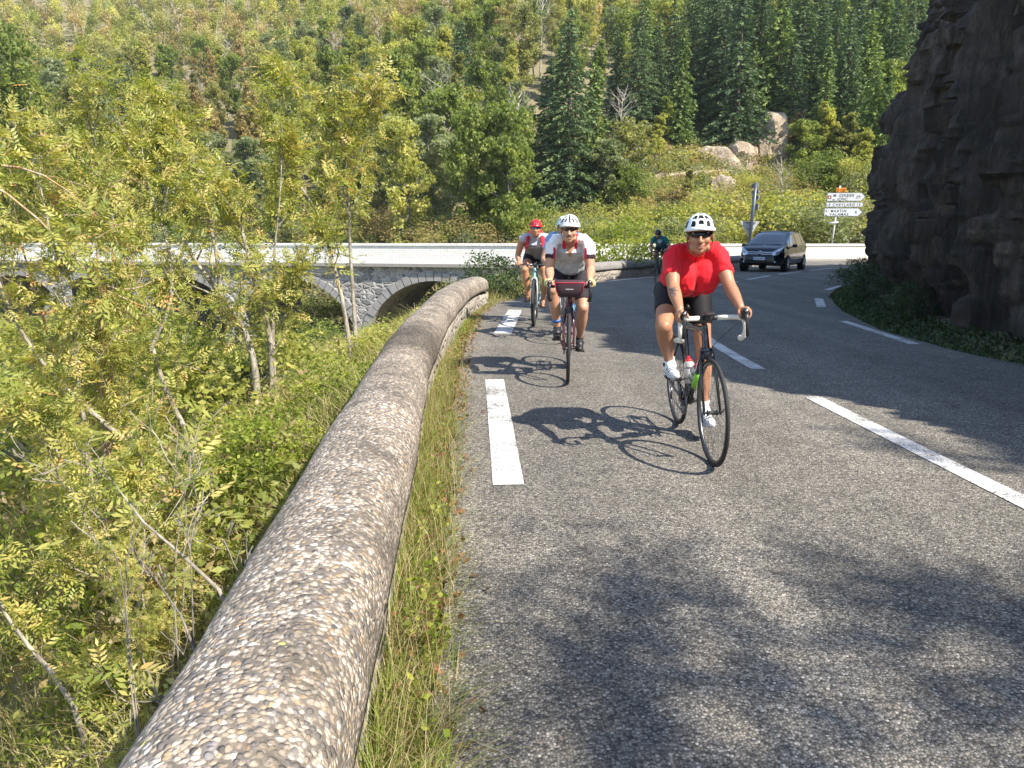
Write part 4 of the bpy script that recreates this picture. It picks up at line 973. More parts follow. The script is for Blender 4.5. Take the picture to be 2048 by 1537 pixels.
# the big dark tree at the left edge, behind the bridge
bt=proto_broad(150,17,6.4,qp=150,qs=.34,matl='green',barkm='grey',low=.25)
p=at(-25,480,62); plant('broadleaf_tree',bt,(p.x,62,tz(p.x,62)-.2),'large dark green spreading tree with a thick trunk at the upper left edge','tree')
p=at(50,480,58); plant('shrub',BUSH[1],(p.x,58,tz(p.x,58)),'rounded green conifer-like shrub beside the thick trunk at the left edge','shrub',1,(1.6,1.6,2.0),pn=('stem','foliage'))
# shade trees on the cliff top and behind, which throw the dappled light on the near road
for i,(x,y,zz,s) in enumerate([(8.6,-3.4,3.0,1.45),(11.0,-1.6,3.4,1.6),(12.2,-6.4,3.2,1.9),(9.2,-7.8,3,1.2)]):
    plant('ash_tree',SHADE[0],(x,y,zz),['thin ash on the cliff top just right of the viewer','ash on the cliff top where the shade falls on the centre line','ash leaning from the bank behind the viewer','broad ash standing back from the cliff edge','tall ash farthest back on the bank','ash at the low end of the bank','ash on the high part of the cliff'][i],'tree',i*1.3,(s*1.1,s*1.1,s))
# ================================================================ GRASS AND GROUND COVER
def blades(P,H,lean,wd,rs,seg=3,curl=.5):
    n=len(P); az=rs.uniform(0,2*PI,n); d=np.stack([np.cos(az),np.sin(az),0*az],-1)+lean; side=np.stack([-d[:,1],d[:,0],0*az],-1); side/=np.linalg.norm(side,axis=1)[:,None]+1e-9
    V=[];k=seg
    ts=np.linspace(0,1,k+1); L_=[]
    cu=rs.uniform(.15,curl,n)
    for t_ in ts:
        c_=P+np.array([0,0,1])*(H*(t_-.30*t_*t_))[:,None]+d*(H*cu*t_*t_)[:,None]; w_=(wd*(1-t_*.85))[:,None]
        L_.append((c_-side*w_/2,c_+side*w_/2))
    Q=[]
    for i in range(k):
        Q.append(np.stack([L_[i][0],L_[i][1],L_[i+1][1],L_[i+1][0]],1))
    Q=np.stack(Q,1)  # n,k,4,3
    return Q.reshape(-1,3),k
def grass(name,label,P,H,lean,wd,mats_,probs,seed,seg=3,curl=.5):
    rs=np.random.RandomState(seed); n=len(P); Vv,k=blades(P,H,lean,wd,rs,seg,curl); F=np.arange(n*k*4).reshape(n,k,4)
    mi=rs.choice(len(mats_),n,p=probs); mb=MB(); tt=np.repeat(np.clip(rs.uniform(.1,.9,n),0,1),k*4)
    mb.V.append(Vv); mb.n=len(Vv); mb.Q.append(F.reshape(-1,4)); mb.QM.append(np.repeat(mi,k))
    o=bpy.data.objects.new(name,mb.mesh(name,[LM[q] for q in mats_],False,tt)); C.objects.link(o); return tag(o,label,kind='stuff')
LM['straw']=leaf_mat('grass_straw',[(0,(.26,.19,.10)),(.5,(.42,.33,.18)),(1,(.56,.47,.28))],.3)
LM['lush']=leaf_mat('grass_lush',[(0,(.09,.15,.02)),(.5,(.20,.28,.04)),(1,(.36,.40,.09))],.45)
LM['brown']=leaf_mat('leaf_litter_brown',[(0,(.10,.045,.02)),(.5,(.22,.10,.045)),(1,(.32,.18,.09))],.15)
rs=np.random.RandomState(50)
def strip_pts(n,y0,y1,pw,edge=.0):
    y=y0+(y1-y0)*rs.rand(n)**pw; xa=interp(y,[(q[0],q[1]) for q in WALLC])+.20; xb=interp(y,LEFT)+edge
    clump=fbm(P3(y*2.2,0,0),3,12)*.5+.5
    x=xa+(xb-xa)*rs.rand(n)**1.35; return x,y,clump
x,y,cl=strip_pts(19000,.9,15,1.6,.06)
keep=rs.rand(len(x))<(.25+1.1*cl); x=x[keep];y=y[keep];cl=cl[keep]
near=1-smooth(5,9,y)
H=(.06+.25*rs.rand(len(x))**1.5)*(.55+.8*cl)*(.75+.35*near)
grass('verge_grass','long green and straw grass along the foot of the parapet',np.stack([x,y,zr(y)-.06],-1),H,np.array([.35,-.1,0]),.0032+.0022*rs.rand(len(x)),['lush','straw','green'],[.58,.28,.14],51,4,.9)
x,y,cl=strip_pts(900,1.1,7.5,1.2,.05)
grass('dry_grass_stalks','thin dry stalks leaning over the road edge',np.stack([x,y,zr(y)-.05],-1),.18+.32*rs.rand(900),np.array([.55,-.25,0]),.0022+.0012*rs.rand(900),['straw','rust'],[.75,.25],52,5,.8)
# leafy weeds at the foot of the wall
wp=[]
for _ in range(26):
    y0=rng.uniform(1.3,3.6) if rng.random()<.6 else rng.uniform(3.6,12); x0=float(interp(y0,WALLC))+rng.uniform(.26,.40); wp.append((x0,y0))
rs2=np.random.RandomState(9); mb=MB(); tt=[]
for (x0,y0) in wp:
    n=26; P=np.array([x0,y0,zrf(y0)-.02])+np.abs(rs2.normal(size=(n,3)))*np.array([.03,.04,.10])*np.array([1,1,1]); V=quads(None,P,.025,rs2,.4,.75); mb.add(V,np.arange(len(V)).reshape(-1,4)); tt.append(np.repeat(rs2.uniform(.2,1,n),4))
o=bpy.data.objects.new('leafy_weeds',mb.mesh('leafy_weeds',[LM['bright']],False,np.concatenate(tt))); C.objects.link(o); tag(o,'small bright leafy weeds among the grass at the parapet foot',kind='stuff')
# fallen brown leaves
n=1500; y=1.2+13.5*rs.rand(n)**1.2; x=interp(y,LEFT)+rs.normal(size=n)*.07-.03; P=np.stack([x,y,zr(y)+.008+.012*rs.rand(n)],-1)
V=quads(None,P,.034,rs,0,.7,np.array([1.,0,0])*0+rs.normal(size=(n,3))*np.array([1,1,.15])); mb=MB(); mb.add(V,np.arange(len(V)).reshape(-1,4))
o=bpy.data.objects.new('fallen_leaves',mb.mesh('fallen_leaves',[LM['brown']],False,np.repeat(rs.rand(n),4))); C.objects.link(o); tag(o,'brown fallen leaves lying along the left road edge',kind='stuff')
# grass bank outside the wall
n=42000; y=3.5+23*rs.rand(n)**1.25; d=.02+rs.rand(n)**1.4*(1.2+.34*y); x=outer(y)-d
cl=fbm(P3(x*.9,y*.9,0),3,14)*.5+.5; keep=rs.rand(n)<(.15+1.2*cl); x=x[keep];y=y[keep];cl=cl[keep]
grass('bank_grass','tall dry and green grass on the bank outside the parapet',np.stack([x,y,terrain_z(x,y)-.03],-1),(.16+.36*rs.rand(len(x)))*(.5+cl)*(1+.02*y),np.array([-.3,-.3,0]),.007+.0008*y,['lush','straw','olive'],[.30,.48,.22],53,3,.8)
# grass along the junction bank
n=9000; y=14.2+22*rs.rand(n); x=outer(y)+.05-rs.rand(n)*np.where(y<22,1.6,.3)+np.where(y<22,rs.rand(n)*1.0,0); x=np.minimum(x,interp(y,LEFT)-.02)
grass('junction_grass','grass at the gap between the two low parapets',np.stack([x,y,terrain_z(x,y)-.02],-1),.10+.22*rs.rand(n),np.array([.1,-.2,0]),np.full(n,.016),['straw','olive','lush'],[.5,.3,.2],54,3,.7)
# shaded ground cover below the cliff
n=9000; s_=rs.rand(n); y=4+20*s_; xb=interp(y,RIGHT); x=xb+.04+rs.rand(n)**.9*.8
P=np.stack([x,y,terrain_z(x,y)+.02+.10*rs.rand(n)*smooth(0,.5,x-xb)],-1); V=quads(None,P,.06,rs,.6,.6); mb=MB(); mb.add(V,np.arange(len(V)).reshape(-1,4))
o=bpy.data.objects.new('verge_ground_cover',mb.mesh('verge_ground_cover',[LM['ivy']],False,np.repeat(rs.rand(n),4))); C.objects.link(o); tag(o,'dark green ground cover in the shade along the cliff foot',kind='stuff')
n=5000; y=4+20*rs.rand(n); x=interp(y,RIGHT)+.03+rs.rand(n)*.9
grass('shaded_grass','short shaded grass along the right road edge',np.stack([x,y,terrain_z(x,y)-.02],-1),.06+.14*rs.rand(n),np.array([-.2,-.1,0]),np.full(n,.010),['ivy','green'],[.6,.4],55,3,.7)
for (x,y,s,lab) in [(9.6,20.6,.55,'dark straggly bush hanging at the far corner of the cliff'),(7.3,15.0,.55,'dark bramble at the cliff foot near the bend'),(8.6,17.9,.5,'leafy bramble climbing the cliff corner'),(6.3,11.6,.42,'small dark bramble between the boulders')]:
    plant('bramble',BUSH[4],(x,y,tz(x,y)-.03),lab,'bramble',rng.uniform(0,6),(s,s,s),pn=('stem','foliage'))
# undergrowth mass on the near left slope
pts=[]; ptn=[]
for _ in range(1650):
    y=rng.uniform(2.0,32); x=float(outer(y))-.5-rng.random()**1.1*(y*.75+1.5); 
    u,v=proj(x,y,tz(x,y)); 
    if u>-150: (pts if y>4.6 else ptn).append((x,y))
scatter_scrub('slope_undergrowth','tangled low undergrowth on the slope below the parapet',pts,['green','yellow','yellow','bright','straw','rust'],.075,130,.6,.5,81)
scatter_scrub('near_undergrowth','fine low undergrowth right below the near parapet',ptn,['green','yellow','bright','olive'],.042,260,.42,.35,82)
pts=[]
for _ in range(1500):
    y=rng.uniform(3,50); x=-rng.uniform(4,85); u,v=proj(x,y,tz(x,y)+1)
    if x*x+y*y>130 and u<-60 and (x<A0[0]-2 or y<A0[1]+(A1[1]-A0[1])*(x-A0[0])/(A1[0]-A0[0])-1.5): pts.append((x,y))
scatter_scrub('valley_thicket','dense thicket filling the valley floor left of the view',pts,['green','olive','yellow','green','rust'],.22,420,1.7,2.4,83)
# track, bank rocks on the far slope
def track():
    P=[(1268,358),(1330,352),(1400,346),(1470,342),(1532,338)]
    W=[at(u,v,hit_ground(u,v)) for i,(u,v) in enumerate(P)]
    for w_ in W: w_.z+=.12
    return W
m,t,b=new_mat('pale_bank_rock'); v=geo(t); n1=noise(t,v,1.2,6,.7); n2=noise(t,v,5,4,.7)
c=ramp(t,n1.outputs[0],[(.3,(.20,.14,.09)),(.5,(.46,.37,.26)),(.7,(.62,.52,.40))]); c=mix(t,1,c,ramp(t,n2.outputs[0],[(.3,.6),(.7,1.2)]),'MULTIPLY'); L(t,c,b.inputs['Base Color']); b.inputs['Roughness'].default_value=.95; bump(t,b,n2.outputs[0],1,.3)
M_pale=m
rng=random.Random(4)
for (u,v,Y,r,lab,sq) in [(1440,388,62,1.45,'pale jagged rock outcrop behind the red-shirted rider',(1,.8,1.15)),(1425,325,77,1.5,'pale rock face above the hillside track, left end',(2.0,.8,.9)),(1480,318,78,1.9,'tan rock face above the hillside track',(1.5,.8,.8)),(1530,300,79,2.6,'sandy landslip above the hillside track',(1.6,.7,1.3)),(1560,318,79,1.8,'earthy bank right of the landslip',(1.6,.7,.8)),(1640,352,76,.9,'small pale rock among the firs above the road sign',(1,1,.7)),(1395,430,55,.8,'pale rock just above the rider\u2019s white helmet',(.8,.8,1.2))]:
    Y=hit_ground(u,v); p=at(u,v,Y); boulder(p.x,Y+.3,p.z,r*Y/70,lab.replace('\u2019',"'"),M_pale,sq,seed=int(u))
W=track(); X=np.array([[w_.x,w_.x] for w_ in W]); 
mb=MB(); rg=[]
for w_ in W: rg.append([(w_.x,w_.y-1.1,w_.z-.5),(w_.x,w_.y-1.0,w_.z),(w_.x,w_.y+1.6,w_.z+.05),(w_.x,w_.y+1.8,w_.z-.6)])
mb.rings(np.array(rg)); o=mb.build('hillside_track',M_pale); tag(o,kind='structure')
# ================================================================ PEOPLE AND BICYCLES
def vec(*a): return np.array(a,float)
def ik(a,b,l1,l2,pole):
    """middle joint between a and b"""
    a=np.array(a,float); b=np.array(b,float); d=b-a; D=np.linalg.norm(d); D=min(D,(l1+l2)*.998); u=d/np.linalg.norm(d)
    x=(l1*l1-l2*l2+D*D)/(2*D); h=math.sqrt(max(l1*l1-x*x,0)); p=np.array(pole,float)-a; p=p-u*p.dot(u); p/=np.linalg.norm(p)+1e-9
    return a+u*x+p*h
def limb(mb,pts,radii,k=18,flat=1.0,ux=None,m=0):
    """smooth tapering tube through the stations; ends rounded by balls"""
    P=np.array(pts,float); n=len(P); s=np.concatenate([[0],np.cumsum(np.linalg.norm(np.diff(P,axis=0),axis=1))]); u=np.linspace(0,s[-1],max(10,int(s[-1]/.02)))
    Q=np.stack([np.interp(u,s,P[:,i]) for i in range(3)],-1); r=np.interp(u,s,radii)
    for _ in range(2):
        Q[1:-1]=(Q[:-2]+2*Q[1:-1]+Q[2:])/4; r[1:-1]=(r[:-2]+2*r[1:-1]+r[2:])/4
    mb.tube(Q,r,k,True,flat=flat,up=ux); mb.ball(Q[0],r[0]*.98); mb.ball(Q[-1],r[-1]*.98)
def along(a,b,*f): return [np.array(a)+(np.array(b)-np.array(a))*x for x in f]
def remesh(mb,name,vox,mat,parent,smooth_it=4,post=None,mats=None,fac=.5):
    me=mb.mesh(name+'_src',mats or mat,True); bm=bmesh.new(); bm.from_mesh(me); bmesh.ops.recalc_face_normals(bm,faces=bm.faces); bm.to_mesh(me); bm.free()
    o=bpy.data.objects.new(name,me); C.objects.link(o)
    md=o.modifiers.new('r','REMESH'); md.mode='VOXEL'; md.voxel_size=vox; md.use_smooth_shade=True
    sm=o.modifiers.new('s','SMOOTH'); sm.factor=fac; sm.iterations=smooth_it
    dg=bpy.context.evaluated_depsgraph_get(); me2=bpy.data.meshes.new_from_object(o.evaluated_get(dg),depsgraph=dg)
    o.modifiers.clear(); o.data=me2; me2.name=name; bpy.data.meshes.remove(me)
    me2.materials.clear()
    for q in (mats or [mat]): me2.materials.append(q)
    if post is not None:
        n=len(me2.vertices); V=np.zeros(n*3,np.float32); me2.vertices.foreach_get('co',V); V=V.reshape(-1,3).astype(float)
        Nn=np.zeros(n*3,np.float32); me2.vertices.foreach_get('normal',Nn); V=post(V,Nn.reshape(-1,3)); me2.vertices.foreach_set('co',V.astype(np.float32).ravel()); me2.update()
    me2.polygons.foreach_set('use_smooth',np.ones(len(me2.polygons),bool))
    o.parent=parent; return o
def by_region(o,fn):
    """material index from face centres"""
    me=o.data; n=len(me.polygons); c=np.zeros(n*3,np.float32); me.polygons.foreach_get('center',c); me.polygons.foreach_set('material_index',np.asarray(fn(c.reshape(-1,3).astype(float)),np.int32)); me.update()
def skin_mat(name,col,tattoo=None):
    m,t,b=new_mat(name); v=coords(t); n=noise(t,v,7,4,.6); n2=noise(t,v,60,3)
    c=mix(t,n.outputs[0],tuple(x*.82 for x in col),tuple(x*1.12 for x in col)); c=mix(t,1,c,ramp(t,n2.outputs[0],[(.3,.88),(.7,1.06)]),'MULTIPLY')
    L(t,c,b.inputs['Base Color']); b.inputs['Roughness'].default_value=.5; b.inputs['Subsurface Weight'].default_value=.12; b.inputs['Subsurface Radius'].default_value=(.02,.008,.004); b.inputs['Subsurface Scale'].default_value=.5; return m
def cloth(name,col,var=.08,rough=.75,bm=.35):
    m,t,b=new_mat(name); v=coords(t); n=noise(t,v,180,2); n2=noise(t,v,9,4,.6)
    c=mix(t,n2.outputs[0],tuple(x*(1-var) for x in col),tuple(min(1,x*(1+var)) for x in col)); L(t,c,b.inputs['Base Color']); b.inputs['Roughness'].default_value=rough; b.inputs['Sheen Weight'].default_value=.15 if max(col)>.1 else 0; b.inputs['Specular IOR Level'].default_value=.25
    bump(t,b,n.outputs[0],bm,.0015); return m
BLK=pmat('black_plastic',(.022,.022,.024),.42); RUB=pmat('tyre_rubber',(.022,.022,.023),.75,0,.2); ALU=pmat('brushed_aluminium',(.55,.55,.56),.32,1); STL=pmat('dark_steel',(.16,.16,.17),.35,1)
CARB=pmat('gloss_black_frame',(.012,.012,.014),.16,0,.1,20,0,.5,.6); LENS=pmat('dark_lens',(.008,.008,.010),.18,0,.1,20,0,.4,0)
# ---------------------------------------------------------------- bicycle
def bicycle(label,loc,rz,lean=0,steer=0,frame=CARB,fork=CARB,tape=BLK,tyre_r=.0125,wheel_r=.334,bar='drop',crank=0.0,bottles=(),accent=None,fork_rake=.045,name='road_bicycle',deep=False,barbag=None,fenders=False,group=None,tyremat=None):
    root=thing(name,label,'bicycle',loc,rz,group); root.rotation_euler=(0,lean,rz)
    WR=wheel_r; rear=vec(0,-.415,WR); front=vec(0,.585,WR); bb=vec(0,0,.272)
    ax=unit(vec(0,-.292,.956)); piv=front-vec(0,fork_rake,0)
    crown=piv+ax*.375; hb=piv+ax*.39; ht=piv+ax*(.54); 
    seat=bb+unit(vec(0,-.285,.958))*.52; sadc=bb+unit(vec(0,-.285,.958))*.655
    mb=MB()
    mb.tube([bb,hb+vec(0,-.01,.02)],[.024,.021],14); mb.tube([seat,ht+vec(0,-.01,-.025)],[.017,.019],14); mb.tube([bb,seat],[.018,.016],14); mb.tube([hb,ht],[.024,.020],14); mb.ball(bb,(.036,.026,.026))
    for s in (-1,1):
        mb.tube([bb+vec(.03*s,-.02,0),bb+vec(.045*s,-.15,.01),rear+vec(.062*s,.01,0)],[.012,.010,.008],8); mb.tube([seat+vec(.012*s,-.01,0),seat*.35+rear*.65+vec(.05*s,0,0),rear+vec(.062*s,0,.01)],[.008,.008,.007],8); mb.box(rear+vec(.062*s,0,0),(.006,.03,.04))
    mb.tube([bb+vec(0,0,0),bb*.5+seat*.5],[.001,.001],6)
    fr=mb.build('frame',frame,root,sharp=50)
    if accent:
        mb=MB(); a=bb+(hb-bb)*.30; c_=bb+(hb-bb)*.55; mb.tube([a,c_],[.0236,.0232],14); mb.build('frame_decal',accent,root)
    # steering assembly around the steering axis
    stq=Quaternion(Vector(ax),steer); Mst=np.array(stq.to_matrix())
    def st(P): P=np.array(P,float); return (P-piv)@Mst.T+piv
    def stmb(mb):
        mb.V=[st(v) for v in mb.V]; return mb
    mb=MB()
    for s in (-1,1): mb.tube([crown+vec(.030*s,.004,0),crown*.6+front*.4+vec(.047*s,0,0),front+vec(.050*s,0,0)],[.014,.0105,.008],10); mb.box(front+vec(.050*s,0,0),(.006,.022,.028))
    mb.ball(crown+vec(0,.0,.005),(.042,.022,.024)); stmb(mb).build('fork',fork,root)
    mb=MB(); mb.ball(crown+vec(0,.035,-.02),(.030,.012,.030)); mb.box(crown+vec(.028,.035,-.035),(.012,.016,.05)); mb.box(crown+vec(-.028,.035,-.035),(.012,.016,.05)); stmb(mb).build('front_brake',BLK,root)
    def wheel(c,steered,nm):
        def fin(mb): return stmb(mb) if steered else mb
        mb=MB(); mb.torus(c,WR-tyre_r,tyre_r,(1,0,0),96,12); w_=fin(mb).build(nm,tyremat or RUB,root); 
        mb=MB(); dp=.022 if deep else .011; rg=[]
        a=np.arange(96)*2*PI/96; prof=[(-.009,WR-2*tyre_r+.004),(.009,WR-2*tyre_r+.004),(.010,WR-2*tyre_r-.008),(.004,WR-2*tyre_r-dp-.004),(-.004,WR-2*tyre_r-dp-.004),(-.010,WR-2*tyre_r-.008)]
        V=np.array([[(c[0]+x,c[1]+r*math.cos(q),c[2]+r*math.sin(q)) for x,r in prof] for q in a]); mb.rings(V,False,0,True); fin(mb).build('rim',BLK if deep else STL,w_)
        mb=MB(); rr=WR-2*tyre_r-dp
        for i in range(24):
            q=2*PI*i/24; q2=q+(.35 if i%4<2 else -.35); s=1 if i%2 else -1
            mb.tube([c+vec(.028*s,.016*math.cos(q2),.016*math.sin(q2)),c+vec(0,rr*math.cos(q),rr*math.sin(q))],.0011,4,False)
        fin(mb).build('spoke',STL,w_)
        mb=MB(); mb.tube([c+vec(-.036,0,0),c+vec(-.030,0,0),c+vec(-.026,0,0),c+vec(.026,0,0),c+vec(.030,0,0),c+vec(.036,0,0)],[.012,.020,.013,.013,.020,.012],14); mb.tube([c+vec(-.06,0,0),c+vec(.06,0,0)],.005,8); mb.tube([c+vec(-.060,0,0),c+vec(-.064,.035,.03)],.004,6); fin(mb).build('hub',BLK,w_)
    wheel(front,True,'front_wheel'); wheel(rear,False,'rear_wheel')
    # stem and bars
    sp=ht+ax*.035; barc=ht+ax*.045+vec(0,.095,.012)
    mb=MB(); mb.tube([ht,ht+ax*.055],.018,12); mb.tube([ht+ax*.04,barc],[.017,.018],12); mb.tube([barc+vec(-.022,0,0),barc+vec(.022,0,0)],.021,12); stmb(mb).build('stem',BLK,root)
    hands=[]
    if bar=='drop':
        for s in (-1,1):
            mb=MB(); pth=[barc+vec(.055*s,0,0),barc+vec(.14*s,0,0),barc+vec(.172*s,.012,0),barc+vec(.182*s,.045,.0),barc+vec(.185*s,.085,.002)]
            mb.tube(pth,.0155,12); pd=[barc+vec(.185*s,.075,0)]+[barc+vec((.185+.012*math.sin(q*1.2))*s,.072+.040*math.sin(q),-.062+.062*math.cos(q)) for q in np.linspace(.2,PI*.98,9)]+[barc+vec(.199*s,.0,-.128)]
            mb.tube(pd,.0150,12); stmb(mb).build('bar_tape',tape,root)
            mb=MB(); mb.tube([barc+vec(.02*s,0,0),barc+vec(.06*s,0,0)],.0145,12); stmb(mb).build('handlebar',BLK,root)
            mb=MB(); h0=barc+vec(.185*s,.075,.008); mb.tube([h0,h0+vec(0,.035,.010),h0+vec(0,.062,.026),h0+vec(-.004*s,.076,.050),h0+vec(-.004*s,.078,.060)],[.017,.018,.019,.016,.011],12); stmb(mb).build('brake_hood',BLK,root)
            mb=MB(); mb.tube([h0+vec(0,.078,.035),h0+vec(.002*s,.092,.0),h0+vec(.004*s,.094,-.05),h0+vec(.008*s,.086,-.105)],[.009,.008,.007,.0065],8,flat=1.6); stmb(mb).build('brake_lever',BLK,root)
            mb=MB(); mb.tube([h0+vec(0,.088,.046),h0+vec(0,.094,.044)],.009,10); stmb(mb).build('lever_cap',ALU,root)
            mb=MB(); pc=[h0+vec(-.01*s,.06,.0),h0+vec(-.06*s,.11,-.03),barc+vec(.05*s,.12,-.09),crown+vec(.02*s,.05,.03)]; Pb=np.array(pc); tt=np.linspace(0,1,16)[:,None]; cv=(1-tt)**3*Pb[0]+3*(1-tt)**2*tt*Pb[1]+3*(1-tt)*tt**2*Pb[2]+tt**3*Pb[3]; mb.tube(cv,.0022,5,False); stmb(mb).build('cable',BLK,root)
            hands.append((s,st(h0+vec(0,.030,.016)),st(h0+vec(0,1.03,.216))-st(h0+vec(0,.03,.016))))
    else:
        for s in (-1,1):
            mb=MB(); mb.tube([barc,barc+vec(.12*s,0,.0),barc+vec(.27*s,-.03,.005)],.0125,12); stmb(mb).build('handlebar',STL,root)
            mb=MB(); mb.tube([barc+vec(.20*s,-.022,.003),barc+vec(.285*s,-.034,.005)],.017,12); stmb(mb).build('grip',BLK,root)
            mb=MB(); mb.tube([barc+vec(.20*s,.0,.0),barc+vec(.21*s,.03,-.02),barc+vec(.27*s,.055,-.03)],.006,8); mb.tube([barc+vec(.278*s,-.03,.02),barc+vec(.282*s,.03,-.02),barc+vec(.280*s,.06,-.09)],[.012,.011,.008],8); stmb(mb).build('brake_lever',BLK,root)
            hands.append((s,st(barc+vec(.245*s,-.03,.004)),vec(s,0,0)))
    # saddle, crankset, drivetrain
    mb=MB(); mb.tube([seat,sadc],.0135,12); mb.build('seatpost',BLK,root)
    mb=MB(); sc=sadc+vec(0,0,.02); rg=[]
    for (yy,wd,hh) in [(-.14,.045,.018),(-.12,.068,.022),(-.07,.064,.022),(0,.034,.02),(.07,.021,.018),(.12,.018,.014),(.135,.010,.008)]: rg.append([(wd*math.cos(q),sc[1]+yy,sc[2]+hh*math.sin(q)*(1 if math.sin(q)>0 else 1.4)-abs(math.cos(q))**3*.012) for q in np.arange(16)*2*PI/16])
    mb.rings(np.array(rg)); mb.build('saddle',BLK,root)
    cr=.172; d=vec(0,math.sin(crank),math.cos(crank))   # right-foot (local +x) crank direction from up
    mb=MB(); 
    for s,dd in ((1,d),(-1,-d)): mb.tube([bb+vec(.06*s,0,0),bb+vec(.075*s,0,0)+dd*cr],[.013,.010],8); 
    mb.tube([bb+vec(-.06,0,0),bb+vec(.06,0,0)],.012,10); mb.build('crank',STL,root)
    mb=MB(); mb.torus(bb+vec(.046,0,0),.092,.005,(1,0,0),48,6); mb.torus(bb+vec(.040,0,0),.070,.005,(1,0,0),48,6)
    for i in range(5): q=2*PI*i/5; mb.tube([bb+vec(.046,0,0),bb+vec(.046,.09*math.cos(q),.09*math.sin(q))],.007,6)
    mb.build('chainring',STL,root)
    mb=MB()
    for i,rr_ in enumerate((.058,.050,.043,.036,.030)): mb.tube([rear+vec(.030+.005*i,0,0),rear+vec(.033+.005*i,0,0)],rr_,24)
    mb.build('cassette',ALU,root)
    mb=MB(); mb.tube([bb+vec(.046,0,.095),rear+vec(.046,.0,.050)],.0045,6); mb.tube([bb+vec(.046,0,-.092),rear+vec(.046,.05,-.12),rear+vec(.046,.03,-.06)],.0045,6); mb.box(rear+vec(.050,.035,-.09),(.012,.02,.09)); mb.build('chain',STL,root)
    peds=[]
    for s,dd in ((1,d),(-1,-d)):
        pc=bb+vec(.125*s,0,0)+dd*cr; mb=MB(); mb.box(pc,(.08,.06,.016)); mb.tube([bb+vec(.075*s,0,0)+dd*cr,pc],.006,8); o=mb.build('pedal',BLK,root,smooth=False); peds.append((s,pc))
    for (which,mt,capm) in bottles:
        a=(bb+(hb-bb)*.30+vec(0,-.022,.035)) if which=='down' else (bb+(seat-bb)*.22+vec(0,.042,.01)); dr=unit(hb-bb) if which=='down' else unit(seat-bb)
        mb=MB(); mb.tube([a,a+dr*.01,a+dr*.10,a+dr*.115,a+dr*.145,a+dr*.155],[.030,.036,.036,.033,.036,.028],20); bt_=mb.build('water_bottle',mt,root)
        mb=MB(); mb.tube([a+dr*.155,a+dr*.170,a+dr*.175,a+dr*.195],[.026,.024,.011,.009],16); mb.build('bottle_cap',capm,bt_)
        mb=MB(); mb.torus(a+dr*.04,.038,.003,tuple(dr),32,6); mb.torus(a+dr*.11,.038,.003,tuple(dr),32,6); mb.build('bottle_cage',BLK,root)
    return root,dict(bb=bb,hands=hands,peds=peds,saddle=sc+vec(0,-.05,.03),barc=st(barc),crown=crown,lean=lean,rear=rear,front=front,ht=ht)
# ---------------------------------------------------------------- hands
def hand(mb,c,axis,side,wrist,grip_r=.021,k=1.0,splay=0,drop_thumb=False):
    """hand closed round a bar at c; axis = bar direction (forward), side = +1 right / -1 left, wrist = arm end"""
    ax=unit(np.array(axis,float)); out=vec(side,0,0); out=unit(out-ax*out.dot(ax)); upv=unit(np.cross(ax,out)*(-side if False else 1)); 
    if upv[2]<0: upv=-upv
    def ring(a,r,off): return np.array(c)+ax*off+out*math.sin(a)*r+upv*math.cos(a)*r
    # palm on the top/outer side
    pr=grip_r+.013
    palm=[ring(.15,pr,-.045),ring(.3,pr+.003,-.015),ring(.35,pr+.002,.02),ring(.35,pr-.002,.038)]
    limb(mb,palm,[.021*k,.027*k,.025*k,.018*k],flat=.62,k=14)
    limb(mb,[ring(.9,pr,-.03),ring(1.0,pr,.0),ring(.95,pr,.03)],[.014*k,.017*k,.014*k],k=12)
    limb(mb,[np.array(wrist),np.array(wrist)*.45+palm[0]*.55,palm[0]],[.026*k,.024*k,.022*k],flat=.8)
    rr=grip_r+.0085*k
    for i,(off,l) in enumerate([(.040,1.0),(.019,1.08),(-.002,1.0),(-.022,.82)]):
        an=[.75,1.35,1.95,2.55,2.55+.55*l]; pts=[ring(a,rr+(.005 if j==1 else .0),off+ (0 if j<3 else -.002)) for j,a in enumerate(an)]
        limb(mb,pts,[.0098*k,.0092*k,.0086*k,.0082*k,.0074*k],k=10)
    th=[ring(-.1,pr,-.035),ring(-.75,pr,-.012),ring(-1.35,rr+.002,.012),ring(-1.75,rr,.030)]
    limb(mb,th,[.0145*k,.0125*k,.0108*k,.0090*k],k=10)
def hand_flat(mb,c,side,wrist,k=1.0,grip_r=.019):
    """hand over a transverse flat bar grip: fingers forward and down"""
    c=np.array(c,float); fw=vec(0,1,0); up=vec(0,0,1)
    def ring(a,off): return c+vec(off,0,0)+fw*math.sin(a)*(grip_r+.010)+up*math.cos(a)*(grip_r+.010)
    limb(mb,[ring(-.9,-.012*side)+vec(0,-.02,.0),ring(-.1,.0),ring(.4,0)],[.026*k,.030*k,.024*k],flat=.6,k=14,ux=(0,0,1))
    limb(mb,[np.array(wrist),ring(-.9,-.012*side)+vec(0,-.02,0)],[.026*k,.024*k],flat=.8)
    for i,(off,l) in enumerate([(-.032,1),(-.011,1.05),(.010,1),(.030,.85)]):
        limb(mb,[ring(a,off*side) for a in (.4,1.1,1.8,2.5,2.9*l)],[.0098*k,.0094*k,.0088*k,.0084*k,.0076*k],k=10)
    limb(mb,[ring(-.3,-.035*side),ring(.6,-.05*side),ring(1.4,-.055*side)],[.013*k,.0115*k,.0095*k],k=10)
